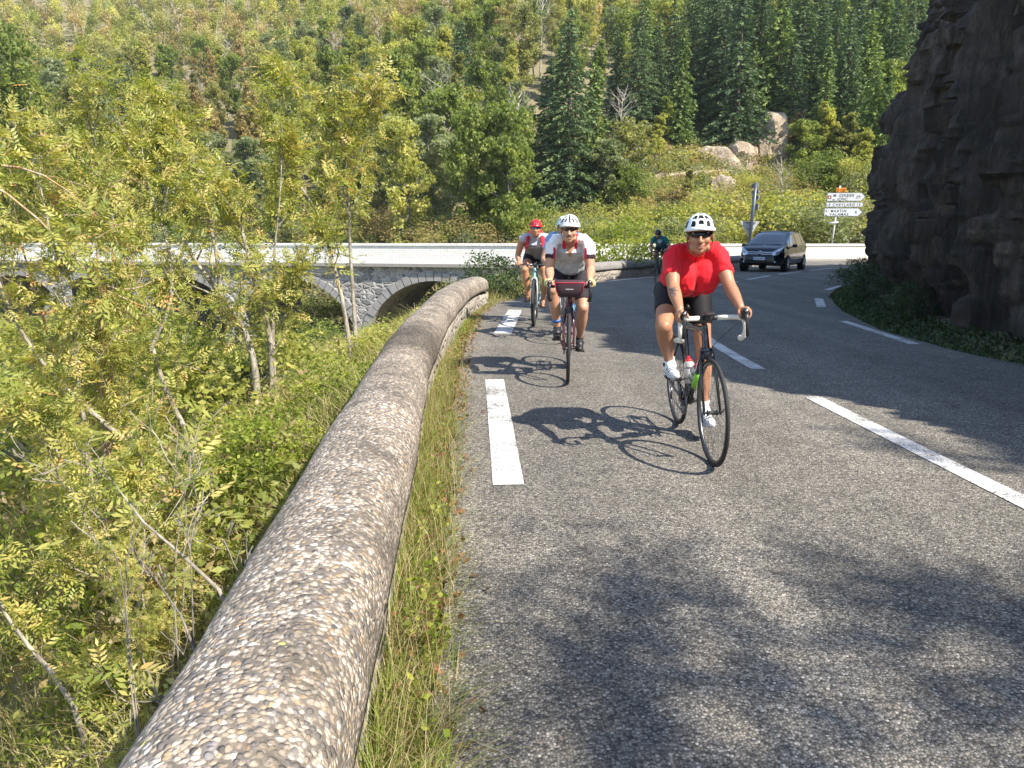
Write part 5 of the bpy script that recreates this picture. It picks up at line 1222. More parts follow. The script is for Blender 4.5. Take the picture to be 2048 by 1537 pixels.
# ---------------------------------------------------------------- head
def head(mb,c,fwd,up,k=1.0,w=1.0,jaw=1.0,smile=False,moustache=False):
    """c = centre of the skull; returns a function mapping head coords (x right of rider, y forward, z up) to local"""
    f=unit(np.array(fwd,float)); u=np.array(up,float); u=unit(u-f*u.dot(f)); r=np.cross(f,u)
    A=np.stack([r,f,u],1)
    def hp(x,y,z): return np.array(c)+A@np.array([x*k*w,y*k,z*k])
    rot=Matrix([list(row) for row in A])
    def E(x,y,z,a,b,c_): mb.ball(hp(x,y,z),(a*k*w,b*k,c_*k),rot,24,16)
    E(0,-.012,.028,.076,.094,.088)         # cranium
    E(0,.030,-.018,.064,.060,.078)         # face block
    E(0,.034,-.078,.046*jaw,.046,.036)     # jaw
    E(0,.066,-.094,.021*jaw,.019,.018)     # chin
    E(0,-.045,-.02,.056,.052,.060)
    for s in (-1,1):
        E(.036*s,.062,-.030,.022,.020,.022)  # cheek
        E(.030*s,.074,.018,.024,.012,.009)   # brow
        E(.046*s,.028,-.076,.018*jaw,.034,.026)
        E(.076*s,-.004,-.008,.009,.018,.030) # ear
        E(.079*s,-.008,.010,.007,.014,.014)
        E(.013*s,.096,-.036,.0085,.010,.0075) # nostril wing
    limb(mb,[hp(0,.084,.014),hp(0,.096,-.012),hp(0,.109,-.033)],[.0085*k,.0095*k,.0115*k],k=12)
    E(0,.105,-.038,.0105,.010,.0085)
    # lips
    mb.tube([hp(x,.094-abs(x)*abs(x)*16,-.0595+(.004 if smile else 0)*(abs(x)/.024)**2) for x in np.linspace(-.024,.024,9)],[.0035*k]+[.0050*k]*7+[.0035*k],8)
    mb.tube([hp(x,.092-abs(x)*abs(x)*16,-.0735+(.009 if smile else .002)*(abs(x)/.022)**2) for x in np.linspace(-.022,.022,9)],[.0035*k]+[.0055*k]*7+[.0035*k],8)
    return hp
def strip3(mb,P,Q_,th=.0): pass
def sunglasses(parent,hp,mat=LENS,tall=.019,wide=.070,rim=None,name='sunglasses'):
    rows=[]
    for x in np.linspace(-wide,wide,25):
        a=x/wide; y=.098-.040*a*a-.018*a**4; dip=.010*math.exp(-(a/.13)**2); hh=tall*(1-.45*abs(a)**2.2)
        zc=.006+.003*abs(a); rows.append([hp(x,y,zc+hh),hp(x*.995,y-.005,zc+hh),hp(x*.995,y-.006,zc-hh+dip*1.3),hp(x,y,zc-hh+dip*1.3)])
    mb=MB(); mb.rings(np.array(rows)); g_=mb.build(name,mat,parent)
    mb=MB()
    for s in (-1,1): mb.tube([hp(wide*s,.042,.010),hp((wide+.009)*s,.015,.012),hp((wide+.010)*s,-.02,.012)],.0028,6)
    mb.build('temple',rim or BLK,g_); return g_
def helmet(parent,hp,mat,vents,dark,rim=None,sx=.094,sy=.128,sz=.098,zc=.038,yc=-.010,ribs=None,lip=.012,name='helmet'):
    """shell as a dome grid; vents = (azimuth deg from front toward rider's right, elevation deg, half width deg, half height deg, slant)"""
    na,ne=96,40; az=np.linspace(-PI,PI,na,endpoint=False); el=np.linspace(-.02,PI/2-.015,ne)
    AZ,EL=np.meshgrid(az,el,indexing='ij'); inside=np.zeros(AZ.shape,bool)
    X=np.cos(EL)*np.sin(AZ); Y=np.cos(EL)*np.cos(AZ); Z=np.sin(EL)
    ad,ed=np.degrees(AZ),np.degrees(EL)
    for (a0,e0,wa,he,sl) in vents:
        # work on the tangent plane of the vent centre
        c0=np.array([math.cos(R(e0))*math.sin(R(a0)),math.cos(R(e0))*math.cos(R(a0)),math.sin(R(e0))])
        rt=unit(np.cross(c0,(0,0,1)))*1; rt=-rt if False else rt; upv=np.cross(rt,c0)
        P=np.stack([X,Y,Z],-1); dd=P@c0; px=np.degrees(np.arctan2(P@rt,dd)); py=np.degrees(np.arctan2(P@upv,dd))
        px=px-sl*py; inside|=(dd>0)&(np.abs(px)<wa*(1-.25*py/he))&(np.abs(py)<he)
    rr=1+ .0*X
    if ribs: rr=rr+.035*np.cos(AZ*ribs)*np.cos(EL)
    rr=rr+.04*np.exp(-((EL-.08)/.10)**2)
    rr=np.where(inside,rr*.90,rr)
    def pt(i,j,s=1.0):
        i%=na; q=rr[i,j]*s; zlow=-(.020*(1-math.cos(AZ[i,j]))/2)-.006*abs(math.sin(AZ[i,j]))
        return hp(-X[i,j]*sx*q*-1,yc+Y[i,j]*sy*q,zc+Z[i,j]*sz*q+zlow*(1-Z[i,j]))
    V=np.array([[pt(i,j) for j in range(ne)] for i in range(na)])
    mb=MB(); mb.V.append(np.vstack([V.reshape(-1,3),[hp(0,yc,zc+sz)]])); mb.n=na*ne+1
    i=np.arange(na)[:,None]; j=np.arange(ne-1)[None,:]; i2=(i+1)%na
    Q=np.stack([i*ne+j,i2*ne+j,i2*ne+j+1,i*ne+j+1],-1).reshape(-1,4)
    ins=(inside[i,j]&inside[i2,j]&inside[i2,j+1]&inside[i,j+1]).reshape(-1)
    any_=(inside[i,j]|inside[i2,j]|inside[i2,j+1]|inside[i,j+1]).reshape(-1)
    mb.Q.append(Q); mb.QM.append(np.where(ins|(any_),1,0))
    ii=np.arange(na); mb.T.append(np.stack([ii*ne+ne-1,((ii+1)%na)*ne+ne-1,np.full(na,na*ne)],-1)); mb.TM.append(np.zeros(na,int))
    # underside
    inner=np.array([pt(k,0,.86)+np.array([0,0,.012]) for k in range(na)]); b0=mb.n; mb.V.append(inner); mb.n+=na
    mb.Q.append(np.stack([ii*ne,((ii+1)%na)*ne,b0+(ii+1)%na,b0+ii],-1)); mb.QM.append(np.ones(na,int))
    o=mb.build(name,[mat,dark],parent,fixn=True)
    # straps
    mb=MB()
    for s in (-1,1): mb.tube([hp(.074*s,.045,.02),hp(.076*s,.030,-.035),hp(.066*s,.034,-.078),hp(.030*s,.040,-.118),hp(0,.045,-.122)],.0042,6,flat=.5); mb.tube([hp(.078*s,-.045,.0),hp(.076*s,.020,-.05)],.0038,6)
    mb.build('strap',BLK,o); return o
# ---------------------------------------------------------------- the rider
def rider(label,bk,info,hipw=.094,hip_dz=.085,sh=(.21,1.315),shw=.185,headc=None,hfwd=(0,1,-.12),hup=(0,.1,1),skin=None,legl=(.425,.425),arml=(.285,.265),thick=1.0,torso_w=1.0,kneeout=(.03,.03),
          jersey=None,shorts=None,shoe=None,sleeve=.55,short_f=.66,vox=.0052,belly=0.0,cat='person',headk=1.0,arm_k=1.0,jaw=1.0,smile=False,glove=None,sock=None,elbow_out=.10,bare_arm=False,tail=0.0,head_w=1.0,wrinkle=1.0,bust=0):
    root=thing('person',label,cat,tuple(bk.location)); root.rotation_euler=bk.rotation_euler
    sad=info['saddle']; hipc=sad+vec(0,.02,hip_dz); sy_,sz_=sh
    hips={s:hipc+vec(hipw*s,.01,0) for s in (-1,1)}
    shd={s:vec(shw*s,sy_,sz_) for s in (-1,1)}; chest=vec(0,sy_-.015,sz_-.02)
    mb=MB()
    # torso stations from pelvis to neck
    a=hipc+vec(0,-.02,.0); b_=chest; spine=[a+(b_-a)*f+vec(0,-.045*math.sin(PI*f),.02*math.sin(PI*f)) for f in np.linspace(0,1,8)]
    W=np.array([.165,.160,.150,.146,.152,.165,.170,.135])*torso_w; D=np.array([.115,.118,.112+belly*.6,.110+belly,.112+belly*.7,.115,.105,.080])*thick
    def torso(mb,infl=0.0,f0=0,f1=8,lat=(1,0,0)):
        rg=[]; P=np.array(spine); tg=np.gradient(P,axis=0)
        us=np.linspace(0,7,29)
        for q in us:
            if q<f0 or q>f1: continue
            p=np.array([np.interp(q,range(8),P[:,i]) for i in range(3)]); t_=unit(np.array([np.interp(q,range(8),tg[:,i]) for i in range(3)])); n_=unit(np.cross(t_,(1,0,0))*1.0)  # front/back
            if n_[1]<0: n_=-n_
            w_=np.interp(q,range(8),W)+infl; d_=np.interp(q,range(8),D)+infl; bel=np.interp(q,range(8),[0,.3,.8,1,.8,.3,0,0])*belly
            th=np.arange(28)*2*PI/28; cs,sn=np.cos(th),np.sin(th)
            rg.append(p+np.sign(cs)[:,None]*(np.abs(cs)**.85)[:,None]*w_*vec(1,0,0)+np.sign(sn)[:,None]*(np.abs(sn)**.85)[:,None]*d_*n_+bel*n_*.4)
        if infl>0: rg.append((rg[-1]-rg[-1].mean(0))*.90+rg[-1].mean(0)+t_*.022)
        mb.rings(np.array(rg)); return rg
    torso(mb)
    for s in (-1,1):
        mb.ball(shd[s]+vec(-.018*s,0,-.008),(.054*thick,.052*thick,.052*thick))
        limb(mb,[chest+vec(.04*s,-.03,.040),shd[s]+vec(-.03*s,-.005,.016)],[.048,.042])
        mb.ball(hips[s]+vec(0,-.045,-.01),(.098,.105,.095))
    hc=np.array(headc if headc is not None else (0,sy_+.075,sz_+.155),float)
    nb=chest+vec(0,-.015,.045); nt_=hc+vec(0,-.02,-.055)
    limb(mb,[nb,nb*.5+nt_*.5,nt_],[.062*thick,.055*thick,.054*thick])
    # arms
    el={};wr={};hands_=info['hands']
    for (s,hpnt,hax) in hands_:
        flat=abs(hax[0])>.5*np.linalg.norm(hax)
        w_=hpnt+(vec(0,-.075,.045) if not flat else vec(-.015*s,-.075,.030)); wr[s]=w_
        e_=ik(shd[s],w_,arml[0],arml[1],(shd[s]+w_)/2+vec(elbow_out*s,-.10,-.12)); el[s]=e_; k=arm_k
        limb(mb,[shd[s]]+along(shd[s],e_,.25,.55,.85)+[e_]+along(e_,w_,.22,.5,.8)+[w_],[.047*k,.048*k,.047*k,.041*k,.038*k,.042*k,.038*k,.030*k,.026*k])
        if flat: hand_flat(mb,hpnt,s,w_)
        else: hand(mb,hpnt,hax,s,w_)
    # legs
    kn={};an={}
    for i,(s,pc) in enumerate(info['peds']):
        anp=pc+vec(-.012*s,-.105,.105 if pc[2]<.3 else .085); kneep=ik(hips[s],anp,legl[0],legl[1],(hips[s]+anp)/2+vec(kneeout[i]*s*2,.6,.15)); kn[s]=kneep; an[s]=anp; h=hips[s]; k=thick
        limb(mb,[h]+along(h,kneep,.2,.5,.8)+[kneep]+along(kneep,anp,.15,.32,.55,.8)+[anp],[.092*k,.088*k,.076*k,.060*k,.056*k,.053*k,.058*k,.050*k,.036*k,.034*k])
        mb.ball(kneep+vec(0,.012,0),.050*k); ft=pc+vec(-.01*s,0,.0)
        limb(mb,[anp,anp+vec(0,-.03,-.04),anp+vec(0,-.03,-.06)],[.034,.032,.030]); limb(mb,[anp+vec(0,0,-.03),pc+vec(-.01*s,.02,.030),pc+vec(-.01*s,.085,.022)],[.034,.030,.022])
        cal=kneep+(anp-kneep)*.33; mb.ball(cal+vec(0,-.022,0),(.045*k,.045*k,.085*k))
    hpf=head(mb,hc,hfwd,hup,headk,head_w,jaw,smile)
    body=remesh(mb,'body',vox,skin,root,3)
    # jersey
    rs=np.random.RandomState(int(abs(hc[1]*1e4))%999)
    out={'root':root,'hp':hpf,'chest':chest,'shd':shd,'el':el,'wr':wr,'kn':kn,'an':an,'hips':hips,'spine':spine,'torso':torso,'hipc':hipc,'body':body}
    if jersey is not None:
        mb=MB(); torso(mb,.016,.9-tail); limb(mb,[nb,nb*.72+nt_*.28+vec(0,-.006,0)],[.076*thick,.071*thick])
        for s in (-1,1):
            mb.ball(shd[s]+vec(-.012*s,0,-.003),(.067*thick,.066*thick,.066*thick)); limb(mb,[chest+vec(.038*s,-.03,.052),shd[s]+vec(-.03*s,-.005,.026)],[.062,.060])
            if bust: mb.ball(chest+vec(.070*s,.012+.022*bust,-.115),(.100,.085,.12))
            if not bare_arm:
                e_=el[s]; P=[shd[s]]+along(shd[s],e_,.25,sleeve*.8,sleeve); mb.tube(np.array(P),[.064*arm_k,.060*arm_k,.056*arm_k,.055*arm_k],20,True)
        def wrk(V,Nn):
            f=fbm(V*np.array([7,16,16]),3,7)*.007+(.5-np.minimum(1,np.abs(fbm(V*np.array([15,10,5])+3,3,17))*5))*.008; return V+Nn*(f*wrinkle)[:,None]
        j=remesh(mb,'jersey',.006,None,root,4,wrk,mats=jersey if isinstance(jersey,list) else [jersey]); out['jersey']=j
    if shorts is not None:
        mb=MB(); torso(mb,.007,0,1.9)
        for i,(s,pc) in enumerate(info['peds']):
            h=hips[s]; k=thick; mb.ball(h+vec(0,-.045,-.01),(.106,.113,.103)); P=[h]+along(h,kn[s],.2,.45,short_f); mb.tube(np.array(P),[.101*k,.097*k,.086*k,np.interp(short_f,[.2,.5,.8],[.088,.076,.060])*k+.008],24,True)
        out['shorts']=remesh(mb,'shorts',.007,shorts,root,3)
    for i,(s,pc) in enumerate(info['peds']):
        if sock:
            mb=MB(); a_=an[s]; q=a_+(kn[s]-a_)*.10; mb.tube([q,a_,a_+vec(0,-.02,-.04)],[.040,.039,.038],16); mb.build('sock',sock,root)
        if shoe: shoe(root,s,pc,an[s])
    return out
def shoe_std(mat,sole,strap=None,dial=None):
    def f(root,s,pc,a):
        mb=MB(); x=pc[0]-.010*s; heel=vec(x,pc[1]-.150,pc[2]+.030); toe=vec(x,pc[1]+.100,pc[2]+.030); top=a+vec(0,.0,-.045)
        mb.ball(heel+vec(0,.02,.028),(.033,.040,.044)); limb(mb,[top,heel+vec(0,.055,.055),heel+vec(0,.12,.030)],[.040,.042,.038])
        limb(mb,[heel+vec(0,.04,.014),heel+vec(0,.12,.014),toe+vec(0,-.045,.008),toe+vec(0,-.005,.004)],[.033,.036,.040,.028],flat=.72,ux=(0,0,1))
        sh=remesh(mb,'shoe',.0045,mat,root,3)
        mb=MB(); rg=[]
        for (yy,wd) in [(-.035,.018),(.0,.034),(.08,.032),(.16,.042),(.22,.040),(.252,.018)]: rg.append([(x-wd,heel[1]+yy,heel[2]-.022),(x+wd,heel[1]+yy,heel[2]-.022),(x+wd,heel[1]+yy,heel[2]-.010),(x-wd,heel[1]+yy,heel[2]-.010)])
        mb.rings(np.array(rg)); mb.build('sole',sole,sh)
        if strap:
            mb=MB()
            for q in (.135,.168,.20): c_=heel+vec(0,q,.018-(q-.1)*.12); mb.tube([c_+vec(.037*math.cos(t_),0.010*math.sin(t_),.030*math.sin(t_)) for t_ in np.linspace(.1,PI-.1,11)],.0028,6)
            mb.tube([heel+vec(.041*s,.085,.045),heel+vec(.049*s,.085,.045)],.013,14); mb.build('shoe_strap',strap,sh)
    return f
def place_front(x,y,heading):
    """root position so that the front contact point is at (x,y); heading = angle of travel from -Y, bike origin is under the bottom bracket"""
    rz=PI+heading; fx,fy=-math.sin(rz)*.585,math.cos(rz)*.585
    return (x-fx,y-fy,zrf(y)),rz
from mathutils.bvhtree import BVHTree
# ---------------------------------------------------------------- five riders
# 1: red jersey
loc,rz=place_front(1.25,4.42,R(0))
white_tape=pmat('white_bar_tape',(.72,.69,.62),.6,0,.1,60,.4)
silver=pmat('silver_bottle',(.60,.60,.60),.35,.4); redp=pmat('red_plastic',(.65,.02,.03),.4); lime=pmat('lime_decal',(.25,.62,.05),.4)
b1,i1=bicycle('black road bicycle with white bar tape ridden by the red-shirted rider',loc,rz,R(2.8),R(1),tape=white_tape,crank=R(-12),bottles=(('down',silver,redp),('seat',pmat('grey_bottle',(.35,.35,.35),.4),redp)),accent=lime)
red=cloth('red_jersey',(.66,.008,.018)); blk=cloth('black_lycra',(.014,.014,.017),.1,.6)
sk1=skin_mat('tanned_skin',(.40,.19,.105))
r1=rider('smiling cyclist in a bright red jersey and white helmet, nearest on the road',b1,i1,headc=(.0,.26,1.405),hfwd=(.20,1,-.04),arml=(.25,.225),hup=(.0,.12,1),skin=sk1,jersey=red,shorts=blk,shoe=shoe_std(pmat('white_shoe',(.80,.82,.84),.3,0,.05),pmat('shoe_sole',(.55,.57,.60),.5),BLK),
         sh=(.135,1.27),shw=.152,thick=1.0,torso_w=1.0,belly=.03,sleeve=.62,short_f=.62,sock=cloth('white_sock',(.78,.78,.78)),smile=True,kneeout=(.10,.03),elbow_out=.035,bust=.25,hip_dz=.075,legl=(.42,.42))
wh=pmat('white_helmet',(.78,.81,.84),.22,0,.03,20,0,.5,.5); dk=pmat('helmet_inside',(.012,.012,.014),.8)
h1=helmet(r1['root'],r1['hp'],wh,[(0,52,9,8,0),(0,27,8,7,0),(-34,50,7,7,.2),(34,50,7,7,-.2),(-32,24,6,9,-.1),(32,24,6,9,.1),(-72,22,6,11,.3),(72,22,6,11,-.3),(0,78,5,4,0),(-110,35,8,12,0),(110,35,8,12,0)],dk)
sunglasses(r1['root'],r1['hp'])
def teeth(r):
    hp=r['hp']; mb=MB(); mb.tube([hp(x,.0935-x*x*16,-.0590+.004*(abs(x)/.024)**2) for x in np.linspace(-.025,.025,9)],[.002]+[.0048]*7+[.002],8); mb.tube([hp(x,.0920-x*x*16,-.0755+.010*(abs(x)/.023)**2) for x in np.linspace(-.023,.023,9)],[.002]+[.0054]*7+[.002],8); mb.build('lips',pmat('lip_red',(.30,.085,.07),.4),r['root'])
    mb=MB(); mb.tube([hp(x,.0925-x*x*16,-.0665+.007*(abs(x)/.022)**2) for x in np.linspace(-.017,.017,7)],.0030,6); mb.build('teeth',pmat('teeth',(.48,.45,.40),.4),r['root'])
teeth(r1)
def collar_zip(r,mat,pull=True):
    sp=r['spine']; c=r['chest']; mb=MB(); P=[c+vec(0,.10+.018*q,.03-.055*q) for q in np.linspace(0,2.2,7)]; mb.tube(P,.0035,6); mb.build('zip',mat,r['root'])
# tattoo on the rider's right forearm: dark ink band following the skin
def tattoo(r,s,mat):
    e,w_=r['el'][s],r['wr'][s]; ax=unit(w_-e); fr=unit(vec(.35*s,1,.2)-ax*vec(.35*s,1,.2).dot(ax)); sd=np.cross(ax,fr); rs=np.random.RandomState(2)
    c=e+(w_-e)*.34
    m,t,b=new_mat('tattoo_ink'); 
    me=r['body'].data; n=len(me.polygons); cc=np.zeros(n*3,np.float32); me.polygons.foreach_get('center',cc); cc=cc.reshape(-1,3).astype(float); d=cc-c; a=d@ax; sx_=d@sd; f_=d@fr
    an=np.arctan2(sx_,a); rad=np.hypot(a/.062,sx_/.030); pet=.72+.28*np.cos(an*5)
    ink=(rad<pet)&(f_>0)&(np.abs(a)<.08)&(vnoise(cc*130,4)>.36); me.materials.append(mat); me.polygons.foreach_set('material_index',np.where(ink,1,0).astype(np.int32)); me.update()
def seam(r,pts,mat,nm,rad=.0022,off=.001):
    bmx=bmesh.new(); bmx.from_mesh(r['jersey'].data); bv=BVHTree.FromBMesh(bmx); bmx.free(); P=[]
    for x,z in pts:
        h=bv.ray_cast(Vector((x,3,z)),Vector((0,-1,0)))
        if h[0] is not None: P.append(np.array(h[0])+vec(0,off,0))
    if len(P)>2: mb=MB(); mb.tube(P,rad,5); mb.build(nm,mat,r['root'])
dr=pmat('dark_red_seam',(.20,.004,.01),.6); cz=float(r1['chest'][2])
seam(r1,[(0.002,cz+.03-.012*k) for k in range(24)],dr,'zip',.0034)
seam(r1,[(x,cz-.235+.02*math.cos(x*9)) for x in np.linspace(-.125,.125,22)],dr,'hem_seam')
for s_ in (-1,1): seam(r1,[(s_*(.085+.02*k/8),cz-.225-.010*k) for k in range(9)],dr,'pocket_seam')
tattoo(r1,1,skin_mat('inked_skin',(.10,.075,.065)))
# bike computer and bell
mb=MB(); c=i1['barc']; mb.box(c+vec(.0,.03,.030),(.055,.075,.016)); mb.box(c+vec(0,.01,.018),(.02,.05,.012)); o=mb.build('bike_computer',BLK,b1,smooth=False); bevel(o,.004)
# 2: white and grey jersey man with bar bag
loc,rz=place_front(.53,6.88,R(-4.6))
maroon=pmat('maroon_frame',(.10,.012,.025),.25,0,.1,20,0,.5,.5)
b2,i2=bicycle('maroon road bicycle with a dark bar bag ridden by the man in white and grey',loc,rz,R(0),R(1),frame=maroon,fork=maroon,crank=R(62),tyre_r=.015)
whj=cloth('white_jersey',(.80,.80,.80)); grj=cloth('grey_jersey',(.44,.455,.47)); dkj=cloth('dark_band',(.035,.02,.03)); rdj=cloth('red_trim',(.55,.02,.04)); chk=skin_mat('chest_skin',(.34,.17,.10))
sk2=skin_mat('fair_tanned_skin',(.50,.27,.17))
r2=rider('cyclist in a white and grey jersey with red collar and striped white helmet',b2,i2,headc=(.005,.36,1.43),hfwd=(.04,1,-.08),hup=(0,.1,1),skin=sk2,jersey=[whj,grj,dkj,rdj,chk],shorts=cloth('dark_grey_shorts',(.030,.026,.034)),
         shoe=shoe_std(pmat('black_shoe',(.02,.02,.022),.5),BLK,BLK),sh=(.20,1.30),shw=.165,thick=1.03,torso_w=1.04,belly=.05,sleeve=.60,short_f=.80,sock=cloth('black_sock',(.02,.02,.025)),kneeout=(.07,.05),elbow_out=.03,arml=(.265,.245),arm_k=1.12,vox=.0062,jaw=1.05,headk=1.03)
def paint2(c):
    r=r2; m=np.ones(len(c),int); x=c[:,0]; y=c[:,1]; z=c[:,2]; ch=r['chest']
    f=np.zeros(len(c))
    m[(z>ch[2]-.075+ .0*x)&(np.abs(x)>.125+.4*np.maximum(ch[2]-.02-z,0))]=0
    m[(z>ch[2]+.015)]=0
    m[(np.abs(x)>.175)]=0
    for s in (-1,1):
        a=r['shd'][s]; e=r['el'][s]; ax=unit(e-a); L_=np.linalg.norm(e-a); t_=((c-a)@ax)/L_; m[(t_>.45)&(np.sign(x)==s)&(np.abs(x)>.15)]=2
        m[(t_>.20)&(t_<.60)&(np.sign(x)==s)&(np.abs(np.abs(x)-.150)<.012)&(y>ch[1])]=3
    fr=y>ch[1]+.03; dz=z-(ch[2]-.135); 
    m[(y>ch[1]+.0)&(z>ch[2]-.115)&(np.abs(x)<.006+.30*(z-ch[2]+.115))&(np.abs(x)<.045)]=4
    m[(y>ch[1]-.03)&(dz>.10)&(np.abs(x)>.036)&(np.abs(x)<.072)]=3
    return m
by_region(r2['jersey'],paint2)
str_=pmat('dark_stripe',(.03,.02,.05),.4)
h2=helmet(r2['root'],r2['hp'],pmat('white_gloss_helmet',(.80,.80,.82),.22,0,.03,20,0,.5,.5),[(0,48,3.4,30,0),(-24,34,3.6,11,.35),(24,34,3.6,11,-.35),(-50,30,4.5,10,.55),(50,30,4.5,10,-.55),(-33,58,3.2,9,.8),(33,58,3.2,9,-.8),(-80,30,5,10,.3),(80,30,5,10,-.3),(-115,35,6,12,.3),(115,35,6,12,-.3)],str_)
sunglasses(r2['root'],r2['hp'],pmat('brown_lens',(.035,.015,.012),.15,0,.1,20,0,.4,0),.015,.066)
hp=r2['hp']; mb=MB()
rs=np.random.RandomState(1)
for s in (-1,1): mb.tube([hp(.003*s,.098,-.050),hp(.015*s,.094,-.053),hp(.026*s,.084,-.062)],[.0045,.0055,.003],8)
mb.build('moustache',pmat('grey_brown_hair',(.07,.05,.04),.9),r2['root'])
mb=MB(); mb.ball(hp(0,.088,-.0665),(.013,.006,.0045)); mb.build('open_mouth',pmat('mouth_dark',(.05,.012,.012),.6),r2['root'])
# gloves with lime backs
lg=cloth('lime_glove',(.35,.62,.20))
for (s,hpnt,hax) in i2['hands']:
    mb=MB(); mb.ball(hpnt+vec(.036*s,-.02,.012),(.020,.040,.034)); mb.ball(hpnt+vec(.010*s,-.045,.035),(.030,.032,.020)); remesh(mb,'glove',.005,lg,r2['root'],3)
# bar bag (own thing hanging on the bar)
bag=thing('handlebar_bag','dark plum handlebar bag with red trim hanging on the maroon bicycle','bag',tuple(b2.location)); bag.rotation_euler=b2.rotation_euler
c=i2['barc']+vec(0,.085,-.012); bagm=cloth('bag_fabric',(.050,.028,.034),.15,.6,.5)
rg=[]
for (dz,w1,d1) in [(-.078,.085,.030),(-.072,.100,.045),(-.02,.125,.058),(.04,.140,.062),(.070,.138,.058),(.078,.125,.048)]:
    th=np.arange(32)*2*PI/32; rg.append([(c[0]+np.sign(math.cos(q))*abs(math.cos(q))**.45*w1,c[1]+np.sign(math.sin(q))*abs(math.sin(q))**.45*d1,c[2]+dz) for q in th])
mb=MB(); mb.rings(np.array(rg)); mb.build('bag_body',bagm,bag)
def bagedge(dz,w1,d1,r_,mat,nm):
    mb=MB(); mb.tube([(c[0]+np.sign(math.cos(q))*abs(math.cos(q))**.45*w1,c[1]+np.sign(math.sin(q))*abs(math.sin(q))**.45*d1,c[2]+dz) for q in np.arange(40)*2*PI/40],r_,6,closed=True); mb.build(nm,mat,bag)
bagedge(.056,.1415,.0625,.0042,pmat('red_piping',(.50,.02,.05),.5),'zip_trim'); 
mb=MB()
for s in (-1,1): mb.tube([(c[0]+.137*s,c[1]+.055,c[2]+.055),(c[0]+.128*s,c[1]+.055,c[2]+.0),(c[0]+.100*s,c[1]+.046,c[2]-.07)],.003,6)
mb.build('side_piping',pmat('red_piping',(.5,.02,.05)),bag)
mb=MB(); 
for i in range(9): mb.box((c[0]+.032-.008*i,c[1]+.0625,c[2]+.0-.002),(.0052,.001,.0075))
mb.build('brand_lettering',pmat('pale_print',(.6,.6,.58),.5),bag,smooth=False)
# reflective ankle bands
for s in (1,-1):
    a=r2['an'][s]; q=a+(r2['kn'][s]-a)*.22; mb=MB(); mb.tube([q,q+unit(r2['kn'][s]-a)*.025],[.045,.047],18)
    if s==1: mb.build('ankle_band',pmat('blue_band',(.03,.15,.50),.5),r2['root'])
# 3: red helmet man, flat bar bike, vest, rucksack
loc,rz=place_front(.33,11.14,R(-4))
teal=pmat('pale_teal_frame',(.22,.42,.45),.35); gfork=pmat('grey_fork',(.45,.47,.48),.35)
b3,i3=bicycle('flat-bar bicycle with a pale teal frame ridden by the red-helmeted man',loc,rz,R(0),R(-2),frame=teal,fork=gfork,bar='flat',crank=R(70),tyre_r=.021,wheel_r=.345,name='hybrid_bicycle',deep=False)
sk3=skin_mat('sunburnt_skin',(.50,.235,.13)); vest=cloth('grey_vest',(.22,.22,.215)); vw=cloth('pale_vest_top',(.42,.44,.48))
def sandal(root,s,pc,a):
    mb=MB(); x=pc[0]-.010*s; rg=[]
    for (yy,wd) in [(-.155,.02),(-.12,.034),(-.03,.034),(.04,.045),(.09,.042),(.115,.018)]: rg.append([(x-wd,pc[1]+yy,pc[2]+.008),(x+wd,pc[1]+yy,pc[2]+.008),(x+wd,pc[1]+yy,pc[2]+.024),(x-wd,pc[1]+yy,pc[2]+.024)])
    mb.rings(np.array(rg)); sh=mb.build('sandal',pmat('brown_leather',(.09,.045,.03),.7),root)
    mb=MB()
    for yy,hh in ((.055,.036),(.0,.052),(-.06,.075)): mb.tube([(x+.040*math.cos(q),pc[1]+yy,pc[2]+.014+hh*math.sin(q)) for q in np.linspace(0,PI,11)],.007,6)
    mb.build('sandal_strap',pmat('brown_leather',(.09,.045,.03)),sh)
r3=rider('cyclist in a sleeveless grey vest, red helmet and blue mirrored sunglasses',b3,i3,headc=(-.01,.31,1.45),hfwd=(-.02,1,-.08),skin=sk3,jersey=[vest,vw],shorts=cloth('black_shorts',(.018,.018,.022)),shoe=sandal,sh=(.20,1.29),shw=.20,thick=1.02,torso_w=1.02,bare_arm=True,short_f=.5,kneeout=(.07,.07),elbow_out=.05,arm_k=1.1,vox=.0075,hip_dz=.07)
by_region(r3['jersey'],lambda c:np.where((c[:,2]>r3['chest'][2]-.12)&(c[:,1]>r3['chest'][1]-.02),1,0))
h3=helmet(r3['root'],r3['hp'],pmat('red_helmet',(.72,.015,.03),.3,0,.05,20,0,.5,.4),[(a,30,3.6,15,0) for a in (-60,-40,-20,0,20,40,60)]+[(a,62,6,8,0) for a in (-40,0,40)],pmat('helmet_vent_dark_red',(.10,.006,.01),.8))
sunglasses(r3['root'],r3['hp'],pmat('blue_mirror_lens',(.03,.12,.28),.08,.3,.1,20,0,.9,1),.015,.066,redp)
bp_=thing('rucksack','red rucksack strapped on the back of the red-helmeted cyclist','rucksack',tuple(b3.location)); bp_.rotation_euler=b3.rotation_euler
ch=r3['chest']; rdm=cloth('red_rucksack',(.55,.015,.03))
mb=MB(); mb.ball(ch+vec(0,-.24,.02),(.14,.09,.17)); mb.build('bag_body',rdm,bp_)
mb=MB()
for s in (-1,1): mb.tube([ch+vec(.10*s,-.13,.03),ch+vec(.105*s,-.04,.085),ch+vec(.110*s,.05,.060),ch+vec(.118*s,.11,-.02),ch+vec(.125*s,.12,-.10),ch+vec(.15*s,.06,-.17)],[.026,.028,.029,.029,.026,.018],10,flat=.45,up=(0,.5,.8))
mb.build('shoulder_strap',rdm,bp_)
